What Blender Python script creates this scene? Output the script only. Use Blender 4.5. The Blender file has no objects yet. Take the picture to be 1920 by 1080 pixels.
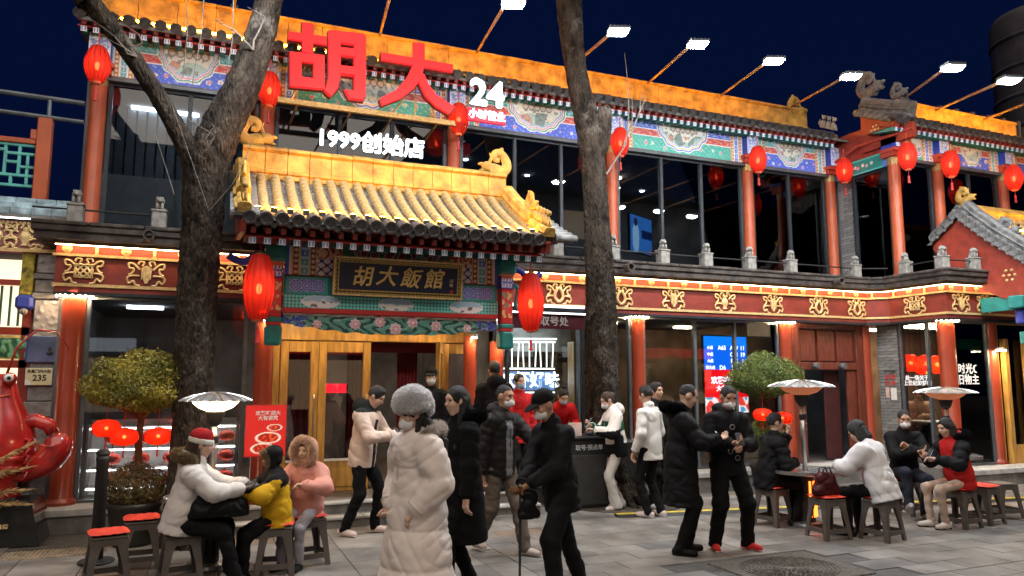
import bpy, math, random
import numpy as np
from mathutils import Vector, Matrix, Quaternion
R = math.radians
random.seed(7); rng = np.random.default_rng(7)
SC = bpy.context.scene
COL = SC.collection
# ------------------------------------------------------------------ camera
cam = bpy.data.cameras.new('camera'); camo = bpy.data.objects.new('camera', cam); COL.objects.link(camo)
camo.location = (0, 0, 1.83)
camo.rotation_euler = (R(90 + 7.069), 0, R(-22.376))
cam.sensor_width = 36; cam.lens = 26.006; cam.clip_start = .05; cam.clip_end = 1500
SC.camera = camo
# ------------------------------------------------------------------ world, dim dusk light, exposure
W = bpy.data.worlds.new('World'); SC.world = W; W.use_nodes = True
wn = W.node_tree.nodes; wl = W.node_tree.links
bg = wn['Background']
sky = wn.new('ShaderNodeTexSky'); sky.sky_type = 'NISHITA'; sky.sun_disc = False
sky.sun_elevation = R(-3.0); sky.sun_rotation = R(200); sky.altitude = 50; sky.air_density = 1.2; sky.ozone_density = 3.0
tint = wn.new('ShaderNodeMix'); tint.data_type = 'RGBA'; tint.blend_type = 'MULTIPLY'; tint.inputs[0].default_value = 1
tint.inputs[7].default_value = (.28, .55, 1, 1)
night = wn.new('ShaderNodeMix'); night.data_type = 'RGBA'; night.blend_type = 'ADD'; night.inputs[0].default_value = 1
night.inputs[7].default_value = (.005, .025, .155, 1)          # deep blue after sunset
wl.new(sky.outputs[0], tint.inputs[6]); wl.new(tint.outputs[2], night.inputs[6]); wl.new(night.outputs[2], bg.inputs[0])
bg.inputs[1].default_value = .10
sun = bpy.data.lights.new('street_glow', 'SUN'); suno = bpy.data.objects.new('street_glow', sun); COL.objects.link(suno)
sun.energy = 1.75; sun.angle = R(70); sun.color = (1, .86, .72)
suno.rotation_euler = (R(52), 0, R(-18))
SC.view_settings.view_transform = 'Standard'; SC.view_settings.look = 'None'
SC.view_settings.exposure = .38; SC.view_settings.gamma = 1
SC.cycles.use_denoising = True
try: SC.cycles.denoiser = 'OPENIMAGEDENOISE'
except Exception: pass
SC.cycles.max_bounces = 6; SC.cycles.diffuse_bounces = 2; SC.cycles.glossy_bounces = 3
SC.cycles.transparent_max_bounces = 10; SC.cycles.transmission_bounces = 3
SC.cycles.sample_clamp_indirect = 4; SC.cycles.caustics_reflective = False; SC.cycles.caustics_refractive = False
SC.cycles.use_light_tree = True

# ------------------------------------------------------------------ materials
MT = {}
def s2l(c):
    c = np.asarray(c, float); return np.where(c <= .04045, c/12.92, ((c+.055)/1.055)**2.4)
def mat(name, col, rough=.6, metal=0., var=.15, vs=8., bump=0., bs=40., spec=.5, coat=0., detail=4, kind='noise', stretch=None, world=False):
    """procedural principled: colour mottled by noise, fine relief by bump"""
    m = bpy.data.materials.new(name); m.use_nodes = True; n = m.node_tree.nodes; l = m.node_tree.links
    b = n['Principled BSDF']; b.inputs['Roughness'].default_value = rough; b.inputs['Metallic'].default_value = metal
    b.inputs['Specular IOR Level'].default_value = spec; b.inputs['Coat Weight'].default_value = coat
    tc = n.new('ShaderNodeTexCoord'); src = tc.outputs['Object']
    if world: src = n.new('ShaderNodeNewGeometry').outputs['Position']
    if stretch:
        mp = n.new('ShaderNodeMapping'); mp.inputs['Scale'].default_value = stretch; l.new(src, mp.inputs[0]); src = mp.outputs[0]
    nz = n.new('ShaderNodeTexNoise'); nz.inputs['Scale'].default_value = vs; nz.inputs['Detail'].default_value = detail
    l.new(src, nz.inputs['Vector'])
    rp = n.new('ShaderNodeValToRGB'); l.new(nz.outputs['Fac'], rp.inputs[0])
    c = np.array(col[:3]); lo = np.clip(c*(1-var*1.6), 0, 1); hi = np.clip(c*(1+var*1.6), 0, 1)
    rp.color_ramp.elements[0].position = .3; rp.color_ramp.elements[1].position = .72
    rp.color_ramp.elements[0].color = (*lo, 1); rp.color_ramp.elements[1].color = (*hi, 1)
    l.new(rp.outputs[0], b.inputs['Base Color'])
    if bump:
        n2 = n.new('ShaderNodeTexNoise') if kind == 'noise' else n.new('ShaderNodeTexVoronoi')
        n2.inputs['Scale'].default_value = bs; l.new(src, n2.inputs['Vector'])
        bp = n.new('ShaderNodeBump'); bp.inputs['Strength'].default_value = bump; bp.inputs['Distance'].default_value = .02
        l.new(n2.outputs[0], bp.inputs['Height']); l.new(bp.outputs[0], b.inputs['Normal'])
    MT[name] = m; return m
def emis(name, col, s, base=None):
    m = bpy.data.materials.new(name); m.use_nodes = True
    b = m.node_tree.nodes['Principled BSDF']
    b.inputs['Base Color'].default_value = (*(base or col), 1); b.inputs['Emission Color'].default_value = (*col, 1)
    b.inputs['Emission Strength'].default_value = s; b.inputs['Roughness'].default_value = .5
    MT[name] = m; return m
def painted(name, rough=.5, e=0.):
    m = bpy.data.materials.new(name); m.use_nodes = True; n = m.node_tree.nodes; l = m.node_tree.links
    b = n['Principled BSDF']; b.inputs['Roughness'].default_value = rough
    a = n.new('ShaderNodeVertexColor'); a.layer_name = 'paint'; l.new(a.outputs[0], b.inputs['Base Color'])
    if e:
        l.new(a.outputs[0], b.inputs['Emission Color']); b.inputs['Emission Strength'].default_value = e
    MT[name] = m; return m
def glass(name, tint, refl=1.0, ior=1.5):
    m = bpy.data.materials.new(name); m.use_nodes = True; n = m.node_tree.nodes; l = m.node_tree.links
    n.clear(); o = n.new('ShaderNodeOutputMaterial'); t = n.new('ShaderNodeBsdfTransparent'); g = n.new('ShaderNodeBsdfGlossy')
    t.inputs[0].default_value = (*tint, 1); g.inputs['Roughness'].default_value = .01; g.inputs[0].default_value = (refl, refl, refl, 1)
    f = n.new('ShaderNodeFresnel'); f.inputs[0].default_value = ior; x = n.new('ShaderNodeMixShader')
    l.new(f.outputs[0], x.inputs[0]); l.new(t.outputs[0], x.inputs[1]); l.new(g.outputs[0], x.inputs[2]); l.new(x.outputs[0], o.inputs[0])
    MT[name] = m; return m
def silk(name, col, tr=.6):
    m = bpy.data.materials.new(name); m.use_nodes = True; n = m.node_tree.nodes; l = m.node_tree.links
    n.clear(); o = n.new('ShaderNodeOutputMaterial'); d = n.new('ShaderNodeBsdfPrincipled'); t = n.new('ShaderNodeBsdfTranslucent')
    d.inputs['Base Color'].default_value = (*col, 1); d.inputs['Roughness'].default_value = .45
    t.inputs[0].default_value = (*col, 1); x = n.new('ShaderNodeMixShader'); x.inputs[0].default_value = tr
    l.new(d.outputs[0], x.inputs[1]); l.new(t.outputs[0], x.inputs[2])
    p = n.new('ShaderNodeBsdfTransparent'); p.inputs[0].default_value = (1, .10, .05, 1); y = n.new('ShaderNodeMixShader'); y.inputs[0].default_value = .16
    l.new(x.outputs[0], y.inputs[1]); l.new(p.outputs[0], y.inputs[2]); l.new(y.outputs[0], o.inputs[0])
    MT[name] = m; return m

mat('column_red', (.27, .040, .016), .32, var=.12, vs=3, coat=.3)
mat('beam_red', (.20, .028, .018), .5, var=.15, vs=4)
mat('band_red', (.45, .06, .035), .55, var=.1)
mat('board_red', (.30, .040, .022), .55, var=.15)
mat('bright_red', (.55, .03, .03), .45, var=.08)
mat('teal', (.02, .24, .22), .5, var=.15)
mat('blue', (.03, .06, .42), .5, var=.15)
mat('gold_relief', (.72, .52, .24), .42, metal=.25, var=.15, vs=20)
mat('gold_dark', (.40, .27, .10), .4, metal=.4, var=.25, vs=30)
mat('stone_dark', (.055, .045, .040), .8, var=.5, vs=5, bump=.5, bs=30)
mat('stone_post', (.26, .25, .23), .85, var=.2, vs=12, bump=.5, bs=60)
mat('tile_grey', (.13, .13, .128), .65, var=.35, vs=9, bump=.35, bs=50)
mat('tile_roll_amber_lit', (.27, .195, .085), .7, var=.3, vs=10, bump=.35, bs=50)  # grey roll tile; the amber lamp glow is put into its base colour
mat('tile_end', (.050, .048, .048), .5, var=.4, vs=12, bump=.3)
mat('ridge_amber_lit', (.42, .25, .055), .8, var=.3, vs=5, bump=.6, bs=22)  # golden base carries the amber lamplight; the ridge itself is grey tile
mat('metal_dark', (.028, .034, .042), .45, metal=.3, var=.2)
mat('metal_grey', (.12, .14, .155), .45, metal=.4, var=.15)
mat('black_matte', (.012, .012, .012), .6, var=.2)
mat('steel', (.55, .54, .52), .28, metal=.9, var=.12, vs=3)
mat('wood_gold', (.56, .31, .075), .38, var=.22, vs=3, stretch=(6, 6, 1), coat=.2)
mat('wood_red', (.13, .030, .017), .45, var=.28, vs=4, stretch=(7, 7, 1))
mat('wall_pale', (.45, .44, .42), .85, var=.08)
mat('wall_dark', (.12, .125, .14), .8, var=.3, vs=2)
mat('wall_brown', (.22, .15, .10), .8, var=.3, vs=2)
mat('floor_in', (.10, .09, .08), .4, var=.2)
mat('ceiling_in', (.13, .13, .13), .9, var=.1)
mat('plinth', (.42, .42, .40), .75, var=.18, vs=6, bump=.3, bs=60)
mat('plinth_dark', (.16, .15, .14), .8, var=.3, vs=4, bump=.4)
mat('mortar', (.10, .095, .09), .9, var=.2, vs=20, bump=.5)
mat('white_paint', (.75, .75, .74), .55, var=.05)
mat('white_glow_plastic', (.8, .8, .8), .4, var=.03)
mat('curtain', (.17, .012, .022), .8, var=.25, vs=5, stretch=(9, 9, .6), bump=.4, bs=4)
painted('paint', .5); painted('paint_gloss', .3); painted('screen', .3, 1.6); painted('poster', .4, 0.25)
glass('glass_low', (.80, .82, .84), .9); glass('glass_up', (.58, .62, .66), 1.0, 1.6); glass('glass_door', (.82, .80, .80), 1.0, 1.6)
silk('lantern_silk', (.74, .045, .022), .6)
silk('lantern_paper', (.90, .06, .02), .6)
emis('bulb', (1, .55, .30), 30); emis('bulb_in', (1, .45, .16), 60)
emis('flood', (.95, .98, 1), 560); emis('led_warm', (1, .64, .32), 26); emis('led_amber', (1, .36, .02), 115)
emis('led_white', (1, .97, .92), 7); emis('bead', (1, .66, .36), 850); emis('sign_red', (1, .012, .016), 1.15, (.15, .005, .005))
emis('sign_white', (.90, .96, 1), 2.4); emis('heat', (1, .16, .02), 4); emis('heat_white', (1, .72, .36), 30)
emis('ceil_light', (1, .76, .50), 42); emis('ceil_cool', (.85, .92, 1), 16); emis('green_exit', (.05, 1, .3), 4)
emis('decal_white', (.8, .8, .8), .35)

# ------------------------------------------------------------------ mesh helpers
class MB:
    def __init__(s): s.v = []; s.f = []
    def add(s, vs, fs, M=None):
        k = len(s.v)
        if M is not None: vs = [tuple(M @ Vector(p)) for p in vs]
        s.v += [tuple(p) for p in vs]; s.f += [tuple(i+k for i in f) for f in fs]; return s
    def box(s, a, b, M=None):
        (x0, y0, z0), (x1, y1, z1) = a, b
        return s.add([(x0,y0,z0),(x1,y0,z0),(x1,y1,z0),(x0,y1,z0),(x0,y0,z1),(x1,y0,z1),(x1,y1,z1),(x0,y1,z1)],
            [(0,3,2,1),(4,5,6,7),(0,1,5,4),(1,2,6,5),(2,3,7,6),(3,0,4,7)], M)
    def bbox(s, a, b, e=.01, M=None):
        """box with chamfered vertical and top edges"""
        (x0, y0, z0), (x1, y1, z1) = a, b
        def ring(i, z): return [(x0+i+e,y0+i,z),(x1-i-e,y0+i,z),(x1-i,y0+i+e,z),(x1-i,y1-i-e,z),(x1-i-e,y1-i,z),(x0+i+e,y1-i,z),(x0+i,y1-i-e,z),(x0+i,y0+i+e,z)]
        rs = ring(e*.7, z0)+ring(0, z0+e)+ring(0, z1-e)+ring(e*.7, z1)
        fs = [tuple(range(7, -1, -1)), tuple(range(24, 32))]
        for r in range(3):
            for i in range(8): j = (i+1) % 8; fs.append((r*8+i, r*8+j, r*8+8+j, r*8+8+i))
        return s.add(rs, fs, M)
    def prism(s, poly, y0, y1, M=None):
        """polygon in x,z extruded along y"""
        n = len(poly); vs = [(x, y0, z) for x, z in poly]+[(x, y1, z) for x, z in poly]
        fs = [tuple(range(n)), tuple(range(2*n-1, n-1, -1))]
        fs += [(i, i+n, (i+1) % n+n, (i+1) % n) for i in range(n)]
        return s.add(vs, fs, M)
    def prismx(s, poly, x0, x1, M=None):
        """polygon in y,z extruded along x"""
        n = len(poly); vs = [(x0, y, z) for y, z in poly]+[(x1, y, z) for y, z in poly]
        fs = [tuple(range(n-1, -1, -1)), tuple(range(n, 2*n))]
        fs += [(i, (i+1) % n, (i+1) % n+n, i+n) for i in range(n)]
        return s.add(vs, fs, M)
    def lathe(s, prof, seg=16, M=None, cap=True):
        vs = []; fs = []
        for r, z in prof:
            vs += [(r*math.cos(2*math.pi*i/seg), r*math.sin(2*math.pi*i/seg), z) for i in range(seg)]
        for k in range(len(prof)-1):
            for i in range(seg): j = (i+1) % seg; fs.append((k*seg+i, k*seg+j, k*seg+seg+j, k*seg+seg+i))
        if cap: fs += [tuple(range(seg-1, -1, -1)), tuple(range((len(prof)-1)*seg, len(prof)*seg))]
        return s.add(vs, fs, M)
    def tube(s, pts, rad, seg=8, flat=1., cap=True, closed=False):
        pts = [Vector(p) for p in pts]; n = len(pts)
        if not hasattr(rad, '__len__'): rad = [rad]*n
        vs = []; fs = []; prev = None
        for i, p in enumerate(pts):
            if closed: t = pts[(i+1) % n]-pts[i-1]
            else: t = pts[min(i+1, n-1)]-pts[max(i-1, 0)]
            t = t.normalized() if t.length > 1e-9 else Vector((0, 0, 1))
            if prev is None:
                a = Vector((0, 1, 0)) if abs(t.y) < .9 else Vector((1, 0, 0))
            else: a = prev
            a = (a-t*a.dot(t)).normalized(); prev = a; b = t.cross(a)
            for k in range(seg):
                w = 2*math.pi*k/seg; vs.append(tuple(p+(a*math.cos(w)*flat+b*math.sin(w))*rad[i]))
        m = n if closed else n-1
        for i in range(m):
            for k in range(seg):
                j = (k+1) % seg; q = ((i+1) % n)*seg; fs.append((i*seg+k, i*seg+j, q+j, q+k))
        if cap and not closed: fs += [tuple(range(seg-1, -1, -1)), tuple(range((n-1)*seg, n*seg))]
        return s.add(vs, fs)
    def ball(s, c, r, seg=10, rings=6, sc=(1, 1, 1), M=None):
        prof = [(r*math.sin(math.pi*i/rings) if 0 < i < rings else r*.02, -r*math.cos(math.pi*i/rings)) for i in range(rings+1)]
        T = Matrix.Translation(c) @ Matrix.Diagonal((*sc, 1))
        return s.lathe(prof, seg, (M @ T) if M is not None else T)
    def mesh(s, name, m=None, smooth=False):
        me = bpy.data.meshes.new(name); me.from_pydata(s.v, [], s.f); me.update()
        if m is not None: me.materials.append(MT[m] if isinstance(m, str) else m)
        if smooth: me.polygons.foreach_set('use_smooth', [True]*len(me.polygons)); 
        return me
    def build(s, name, m, parent=None, smooth=False, loc=None, M=None):
        return link(name, s.mesh(name, m, smooth), parent, loc, M)
def link(name, me, parent=None, loc=None, M=None):
    o = bpy.data.objects.new(name, me); COL.objects.link(o)
    if parent is not None: o.parent = parent
    if M is not None: o.matrix_local = M
    elif loc is not None: o.location = loc
    return o
def smooth_by_angle(me, ang=40):
    me.polygons.foreach_set('use_smooth', [True]*len(me.polygons))
    try: me.set_sharp_from_angle(angle=R(ang))
    except Exception: pass
    return me
def thing(name, label, cat, loc=(0, 0, 0), rz=0, group=None):
    o = bpy.data.objects.new(name, None); COL.objects.link(o); o.location = loc; o.rotation_euler = (0, 0, rz)
    o.empty_display_size = .1; return tag(o, label, cat, group)
def tag(o, label, cat, group=None):
    o['label'] = label; o['category'] = cat
    if group: o['group'] = group
    return o
def struct(o, kind='structure'): o['kind'] = kind; return o
def copy_tree(o, parent=None):
    c = o.copy(); COL.objects.link(c); c.parent = parent
    for ch in o.children: copy_tree(ch, c)
    return c
def box(name, a, b, m, parent=None, e=0):
    mb = MB(); (mb.bbox(a, b, e) if e else mb.box(a, b)); return mb.build(name, m, parent)
def TR(x, y, z, rz=0, rx=0, ry=0): return Matrix.Translation((x, y, z)) @ Matrix.Rotation(rz, 4, 'Z') @ Matrix.Rotation(ry, 4, 'Y') @ Matrix.Rotation(rx, 4, 'X')
UP = Matrix.Rotation(R(90), 4, 'X')      # text plane to a wall facing -y
def text(name, body, size, m, M, parent=None, depth=.01, bold=0., align='CENTER', spacing=1., shear=0.):
    cu = bpy.data.curves.new('t', 'FONT'); cu.body = body; cu.size = size; cu.extrude = depth; cu.offset = bold
    cu.align_x = align; cu.align_y = 'CENTER'; cu.space_character = spacing; cu.shear = shear; cu.resolution_u = 2
    o = bpy.data.objects.new(name, bpy.data.meshes.new(name)); COL.objects.link(o)
    if parent is not None: o.parent = parent
    o.matrix_local = M @ UP; TEXTS.append((o, cu, m)); return o
TEXTS = []
def bold(name, body, size, m, M, parent, depth=.01, w=.01, **k):
    """heavy lettering: the same strokes struck several times side by side"""
    for i, (a, b) in enumerate(((0, 0), (1, .3), (-1, -.3), (.3, -1), (-.3, 1))): text(name, body, size, m, M @ Matrix.Translation((a*w, -.0006*i, b*w)), parent, depth, **k)
def finish_texts():
    """turn all lettering into meshes in one evaluation"""
    tmp = []
    for o, cu, m in TEXTS:
        t = bpy.data.objects.new('t', cu); COL.objects.link(t); tmp.append(t)
    dg = bpy.context.evaluated_depsgraph_get()
    for (o, cu, m), t in zip(TEXTS, tmp):
        me = bpy.data.meshes.new_from_object(t.evaluated_get(dg)); me.name = o.name; me.materials.clear(); me.materials.append(MT[m]); o.data = me
    for t in tmp: bpy.data.objects.remove(t)
def panel(name, W, H, fn, res, M, parent, m='paint', relief=None, keep=None):
    """a painted board: fine grid whose pigments fn(u,v)->rgb (sRGB) go to a colour attribute; u right, v up, faces -y"""
    nu = max(2, int(W/res)+1); nv = max(2, int(H/res)+1)
    u, v = np.meshgrid(np.linspace(0, W, nu), np.linspace(0, H, nv)); c = np.clip(fn(u, v), 0, 1)
    if m == 'paint': c = c**.74          # pigments lightened in place of missing light on the boards
    y = np.zeros_like(u) if relief is None else -relief(u, v)
    P = np.stack([u, y, v], -1).reshape(-1, 3)
    i = np.arange(nu*nv).reshape(nv, nu)
    q = np.stack([i[:-1, :-1], i[:-1, 1:], i[1:, 1:], i[1:, :-1]], -1).reshape(-1, 4)
    if keep is not None:
        k = keep(u, v); kk = k[:-1, :-1] | k[1:, 1:]; q = q[kk.reshape(-1)]
    me = bpy.data.meshes.new(name); me.from_pydata(P.tolist(), [], q.tolist()); me.update()
    ca = me.color_attributes.new('paint', 'FLOAT_COLOR', 'POINT')
    rgba = np.ones((nu*nv, 4)); rgba[:, :3] = s2l(c).reshape(-1, 3)
    ca.data.foreach_set('color', rgba.reshape(-1).astype(np.float32))
    me.materials.append(MT[m])
    if relief is not None: me.polygons.foreach_set('use_smooth', [True]*len(me.polygons))
    return link(name, me, parent, M=M)
# pigments (sRGB 0..1)
def rgb(r, g, b): return np.array([r, g, b])/255.
TEAL, BLUE, RED, CREAM, GOLD, PALE, WHITE, PINK, NAVY, OCHRE = rgb(58,165,150), rgb(58,84,214), rgb(208,66,70), rgb(236,232,216), rgb(206,172,100), rgb(170,205,232), rgb(238,240,238), rgb(216,132,156), rgb(24,34,92), rgb(176,112,60)
def fill(c, mask, col, a=1.): c[mask] = c[mask]*(1-a)+np.asarray(col)*a
def nz(u, v, s, seed=0):
    r = np.random.default_rng(seed); o = np.zeros_like(u)
    for k in range(7):
        a = r.uniform(0, 6.28); f = s*r.uniform(.5, 1.8); o += np.sin((u*math.cos(a)+v*math.sin(a))*f+r.uniform(0, 6.28))
    return o/3.5
def flower(c, u, v, x, y, r, col, core, n=6):
    d = np.hypot(u-x, v-y); a = np.arctan2(v-y, u-x); rr = r*(.72+.28*np.abs(np.cos(a*n/2)))
    fill(c, d < rr, WHITE); fill(c, d < rr*.86, col); fill(c, d < rr*.36, core)
def fret(u, v, p):
    a = (u/p) % 1; b = (v/p) % 1
    return ((np.abs(a-.5) > .36) & (b < .82)) | ((np.abs(b-.5) > .36) & (a > .14)) | ((np.abs(a-.5) < .12) & (b > .3) & (b < .7))
emis('led_flood_amber', (1, .36, .02), 480); emis('downlight', (1, .72, .42), 300); emis('led_edge', (1, .98, .95), 3.5); emis('neon', (.92, 1, .92), 4); emis('screen_white', (.85, .92, 1), 2.5); emis('shop_glow', (1, .8, .55), 1.1)
mat('gold_char', (.80, .58, .22), .35, metal=.35, var=.1); mat('sign_casing', (.16, .02, .015), .5); mat('char_grey', (.45, .44, .45), .5, var=.05); mat('paper_pink', (.6, .42, .36), .8); mat('rib_red', (.22, .01, .008), .6); mat('lantern_ring', (.8, .2, .1), .5); mat('arm_brown', (.22, .13, .08), .6, var=.3)
painted('screen_dim', .3, .55)
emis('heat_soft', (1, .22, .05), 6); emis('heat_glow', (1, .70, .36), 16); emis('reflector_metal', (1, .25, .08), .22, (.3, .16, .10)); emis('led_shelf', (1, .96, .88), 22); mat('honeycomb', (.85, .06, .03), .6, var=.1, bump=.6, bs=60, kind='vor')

def furmat(name, col):
    m = bpy.data.materials.new(name); m.use_nodes = True; n = m.node_tree.nodes; l = m.node_tree.links; n.clear(); o = n.new('ShaderNodeOutputMaterial'); d = n.new('ShaderNodeBsdfDiffuse'); t = n.new('ShaderNodeBsdfTranslucent'); x = n.new('ShaderNodeMixShader'); x.inputs[0].default_value = .45
    tc = n.new('ShaderNodeTexCoord'); z = n.new('ShaderNodeTexNoise'); z.inputs['Scale'].default_value = 30; rp = n.new('ShaderNodeValToRGB'); rp.color_ramp.elements[0].color = (*[c*.75 for c in col], 1); rp.color_ramp.elements[1].color = (*[min(1, c*1.15) for c in col], 1); l.new(tc.outputs['Object'], z.inputs['Vector']); l.new(z.outputs['Fac'], rp.inputs[0]); l.new(rp.outputs[0], d.inputs[0]); l.new(rp.outputs[0], t.inputs[0]); l.new(d.outputs[0], x.inputs[1]); l.new(t.outputs[0], x.inputs[2]); l.new(x.outputs[0], o.inputs[0]); MT[name] = m; return name
emis('downlight_cool', (.9, .95, 1), 45)
mat('wall_upper', (.16, .17, .19), .8, var=.25, vs=1.5)
mat('glass_dark', (.02, .025, .03), .1, var=.1)
# ------------------------------------------------------------------ ground and paving
def sweep(path, prof, name, m, parent=None):
    """closed profile (outward offset, z) swept along a plan path with mitred corners; outward is right of travel"""
    P = [Vector(p) for p in path]; n = len(P); k = len(prof); vs = []; fs = []
    for i in range(n):
        d0 = (P[i]-P[i-1]).normalized() if i else (P[1]-P[0]).normalized()
        d1 = (P[i+1]-P[i]).normalized() if i < n-1 else d0
        n0 = Vector((d0.y, -d0.x)); n1 = Vector((d1.y, -d1.x)); b = (n0+n1); b = b/(1+n0.dot(n1))
        vs += [(P[i].x+b.x*o, P[i].y+b.y*o, z) for o, z in prof]
    for i in range(n-1):
        for j in range(k): q = (j+1) % k; fs.append((i*k+j, i*k+k+j, i*k+k+q, i*k+q))
    fs += [tuple(range(k)), tuple(range(n*k-1, (n-1)*k-1, -1))]
    mb = MB(); mb.add(vs, fs); return mb.build(name, m, parent)
gm = mat('ground_joint', (.075, .072, .068), .9, var=.2, vs=9, bump=.4)
g = MB(); g.add([(-60, -40, -.012), (80, -40, -.012), (80, 90, -.012), (-60, 90, -.012)], [(0, 1, 2, 3)])
ground = struct(g.build('ground', gm))
stone_mats = [mat('paving_%d' % i, c, .52, var=.30, vs=2.6, bump=.3, bs=90, detail=12, world=True) for i, c in enumerate(
    [(.175, .160, .145), (.145, .137, .126), (.20, .183, .162), (.155, .14, .122), (.165, .118, .085), (.128, .122, .117)])]
Fv = Vector((math.sin(R(22.376))*math.cos(R(7.069)), math.cos(R(22.376))*math.cos(R(7.069)), math.sin(R(7.069))))
Rv = Vector((math.cos(R(22.376)), -math.sin(R(22.376)), 0)); Uv = Rv.cross(Fv)
stones = []
def lay(x0, x1, y0, y1, sx, sy, bond):
    r = 0; y = y0
    while y < y1-.01:
        x = x0-(sx/2 if (bond and r % 2) else 0)
        while x < x1-.01:
            a = max(x, x0); b = min(x+sx, x1)
            if b-a > .05: stones.append((a, y, b, min(y+sy, y1)))
            x += sx
        y += sy; r += 1
lay(-6, 3.0, .6, 9.6, .62, .6, False); lay(3.0, 22, .6, 10.2, .62, .31, True); lay(-6, -1.9, 9.6, 12, .62, .6, False); lay(12.2, 22, 10.2, 10.51, .62, .31, True)
def vis(s):
    c = Vector(((s[0]+s[2])/2, (s[1]+s[3])/2, -1.83)); w = c.dot(Fv)
    if w < 2: return 0
    px = 960+1387*c.dot(Rv)/w; py = 540-1387*c.dot(Uv)/w
    if not (-20 < px < 1940 and py < 1095): return 0
    return (s[2]-s[0])*(s[3]-s[1])/w**3
cut = [(4.72, 5.45, 6.05, 6.42), (10.0, 6.35, 11.6, 7.0)]      # service covers sit here
stones = [s for s in stones if not any(s[0] < c[2] and s[2] > c[0] and s[1] < c[3] and s[3] > c[1] for c in cut)]
stones.sort(key=vis, reverse=True)
smesh = {}; restmb = [MB() for _ in range(6)]
for i, (x0, y0, x1, y1) in enumerate(stones):
    z = random.uniform(-.0025, .0025); k = random.choices(range(6), [4, 3, 3, 3, 1 if x0 < 3 else .3, 2])[0]; j = .004
    w, h = round(x1-x0, 3), round(y1-y0, 3)
    if i < 290:
        if (w, h, k) not in smesh:
            mb = MB(); mb.bbox((-w/2+j, -h/2+j, -.03), (w/2-j, h/2-j, 0), .004); smesh[w, h, k] = mb.mesh('paving_stone', stone_mats[k])
        o = link('paving_stone', smesh[w, h, k], ground, ((x0+x1)/2, (y0+y1)/2, z)); o.rotation_euler = (random.uniform(-.002, .002), random.uniform(-.002, .002), 0)
    else: restmb[k].box((x0+j, y0+j, -.03), (x1-j, y1-j, z))
mb = MB(); rm = []
for k in range(6):
    rm += [k]*len(restmb[k].f); mb.add(restmb[k].v, restmb[k].f)
o = mb.build('far_paving', stone_mats[0], ground); struct(o, 'stuff')
for k in range(1, 6): o.data.materials.append(stone_mats[k])
o.data.polygons.foreach_set('material_index', rm)
# service covers
mat('cover_metal', (.12, .105, .09), .55, metal=.5, var=.3, vs=30, bump=.9, bs=55, kind='vor')
def cover(x0, y0, x1, y1, label, ridges):
    t = thing('manhole_cover', label, 'manhole cover', ((x0+x1)/2, (y0+y1)/2, 0)); w, h = (x1-x0)/2, (y1-y0)/2
    box('frame', (-w, -h, -.02), (w, h, .001), 'cover_metal', t, .004)
    mb = MB(); n = 11
    for i in range(n):
        r = .06+i*(min(w, h)-.08)/n
        mb.tube([(r*math.cos(a)*w/h*.9, r*math.sin(a), .004) for a in np.linspace(0, 2*math.pi, 33)[:-1]], .007, 5, closed=True)
    mb.build('raised_rings', 'cover_metal', t)
cover(4.76, 5.47, 6.02, 6.40, 'square metal service cover with raised rings set in paving', 1)
cover(10.02, 6.37, 11.5, 6.98, 'dark metal service cover beside the stools at far right', 1)
mb = MB(); mb.box((-2.6, 9.18, -.02), (-.9, 9.58, .004))
for i in range(40): mb.box((-2.58+i*.042, 9.19, .004), (-2.56+i*.042, 9.57, .012))
tag(mb.build('drain_grate', mat('drain_stone', (.22, .17, .11), .8, var=.3, bump=.5)), 'long slotted drain grate in paving by the lobster statue', 'drain grate')
t = thing('cable_cover', 'yellow and black cable cover strip lying on paving behind stools', 'cable cover')
mat('yellow_rubber', (.55, .40, .03), .7, var=.2)
mb = MB(); mb.prismx([(-.10, .003), (-.05, .035), (.05, .035), (.10, .003)], 0, 8.6, TR(5.2, 8.95, 0, R(-10))); mb.build('rubber_base', 'black_matte', t)
mb = MB(); mb.prismx([(-.045, .036), (-.04, .041), (.04, .041), (.045, .036)], 0, 8.6, TR(5.2, 8.95, 0, R(-10))); mb.build('yellow_lid', 'yellow_rubber', t)

# ------------------------------------------------------------------ restaurant building: ground floor
BL = thing('restaurant_building', 'two storey restaurant with red columns, painted beams and tiled roof', 'building')
LOW = [(-1.82, 11.3), (-1.82, 10.75), (11.95, 10.75), (12.25, 10.45), (12.25, 9.25), (15.5, 9.25)]
def off(path, d):
    P = [Vector(p) for p in path]; n = len(P); out = []
    for i in range(n):
        d0 = (P[i]-P[i-1]).normalized() if i else (P[1]-P[0]).normalized()
        d1 = (P[i+1]-P[i]).normalized() if i < n-1 else d0
        n0 = Vector((d0.y, -d0.x)); n1 = Vector((d1.y, -d1.x)); b = (n0+n1)/(1+n0.dot(n1)); out.append((P[i].x+b.x*d, P[i].y+b.y*d))
    return out
sweep(LOW, [(0, 2.94), (0, 3.40), (-.34, 3.40), (-.34, 2.94)], 'frieze_beam', 'beam_red', BL)
sweep(LOW, [(.022, 3.045), (.022, 3.005), (-.01, 3.005), (-.01, 3.045)], 'lower_trim', 'gold_relief', BL)
sweep(LOW, [(.035, 3.425), (.035, 3.392), (-.01, 3.392), (-.01, 3.425)], 'upper_trim', 'gold_relief', BL)
sweep(LOW, [(.004, 3.40), (.004, 3.58), (-.3, 3.58), (-.3, 3.40)], 'upper_band', 'band_red', BL)
sweep(LOW, [(.0, 3.56), (.12, 3.53), (.16, 3.565), (.22, 3.58), (.22, 3.66), (.25, 3.68), (.25, 3.75), (-.3, 3.75), (-.3, 3.56)], 'balcony_cornice', 'stone_dark', BL)
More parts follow.
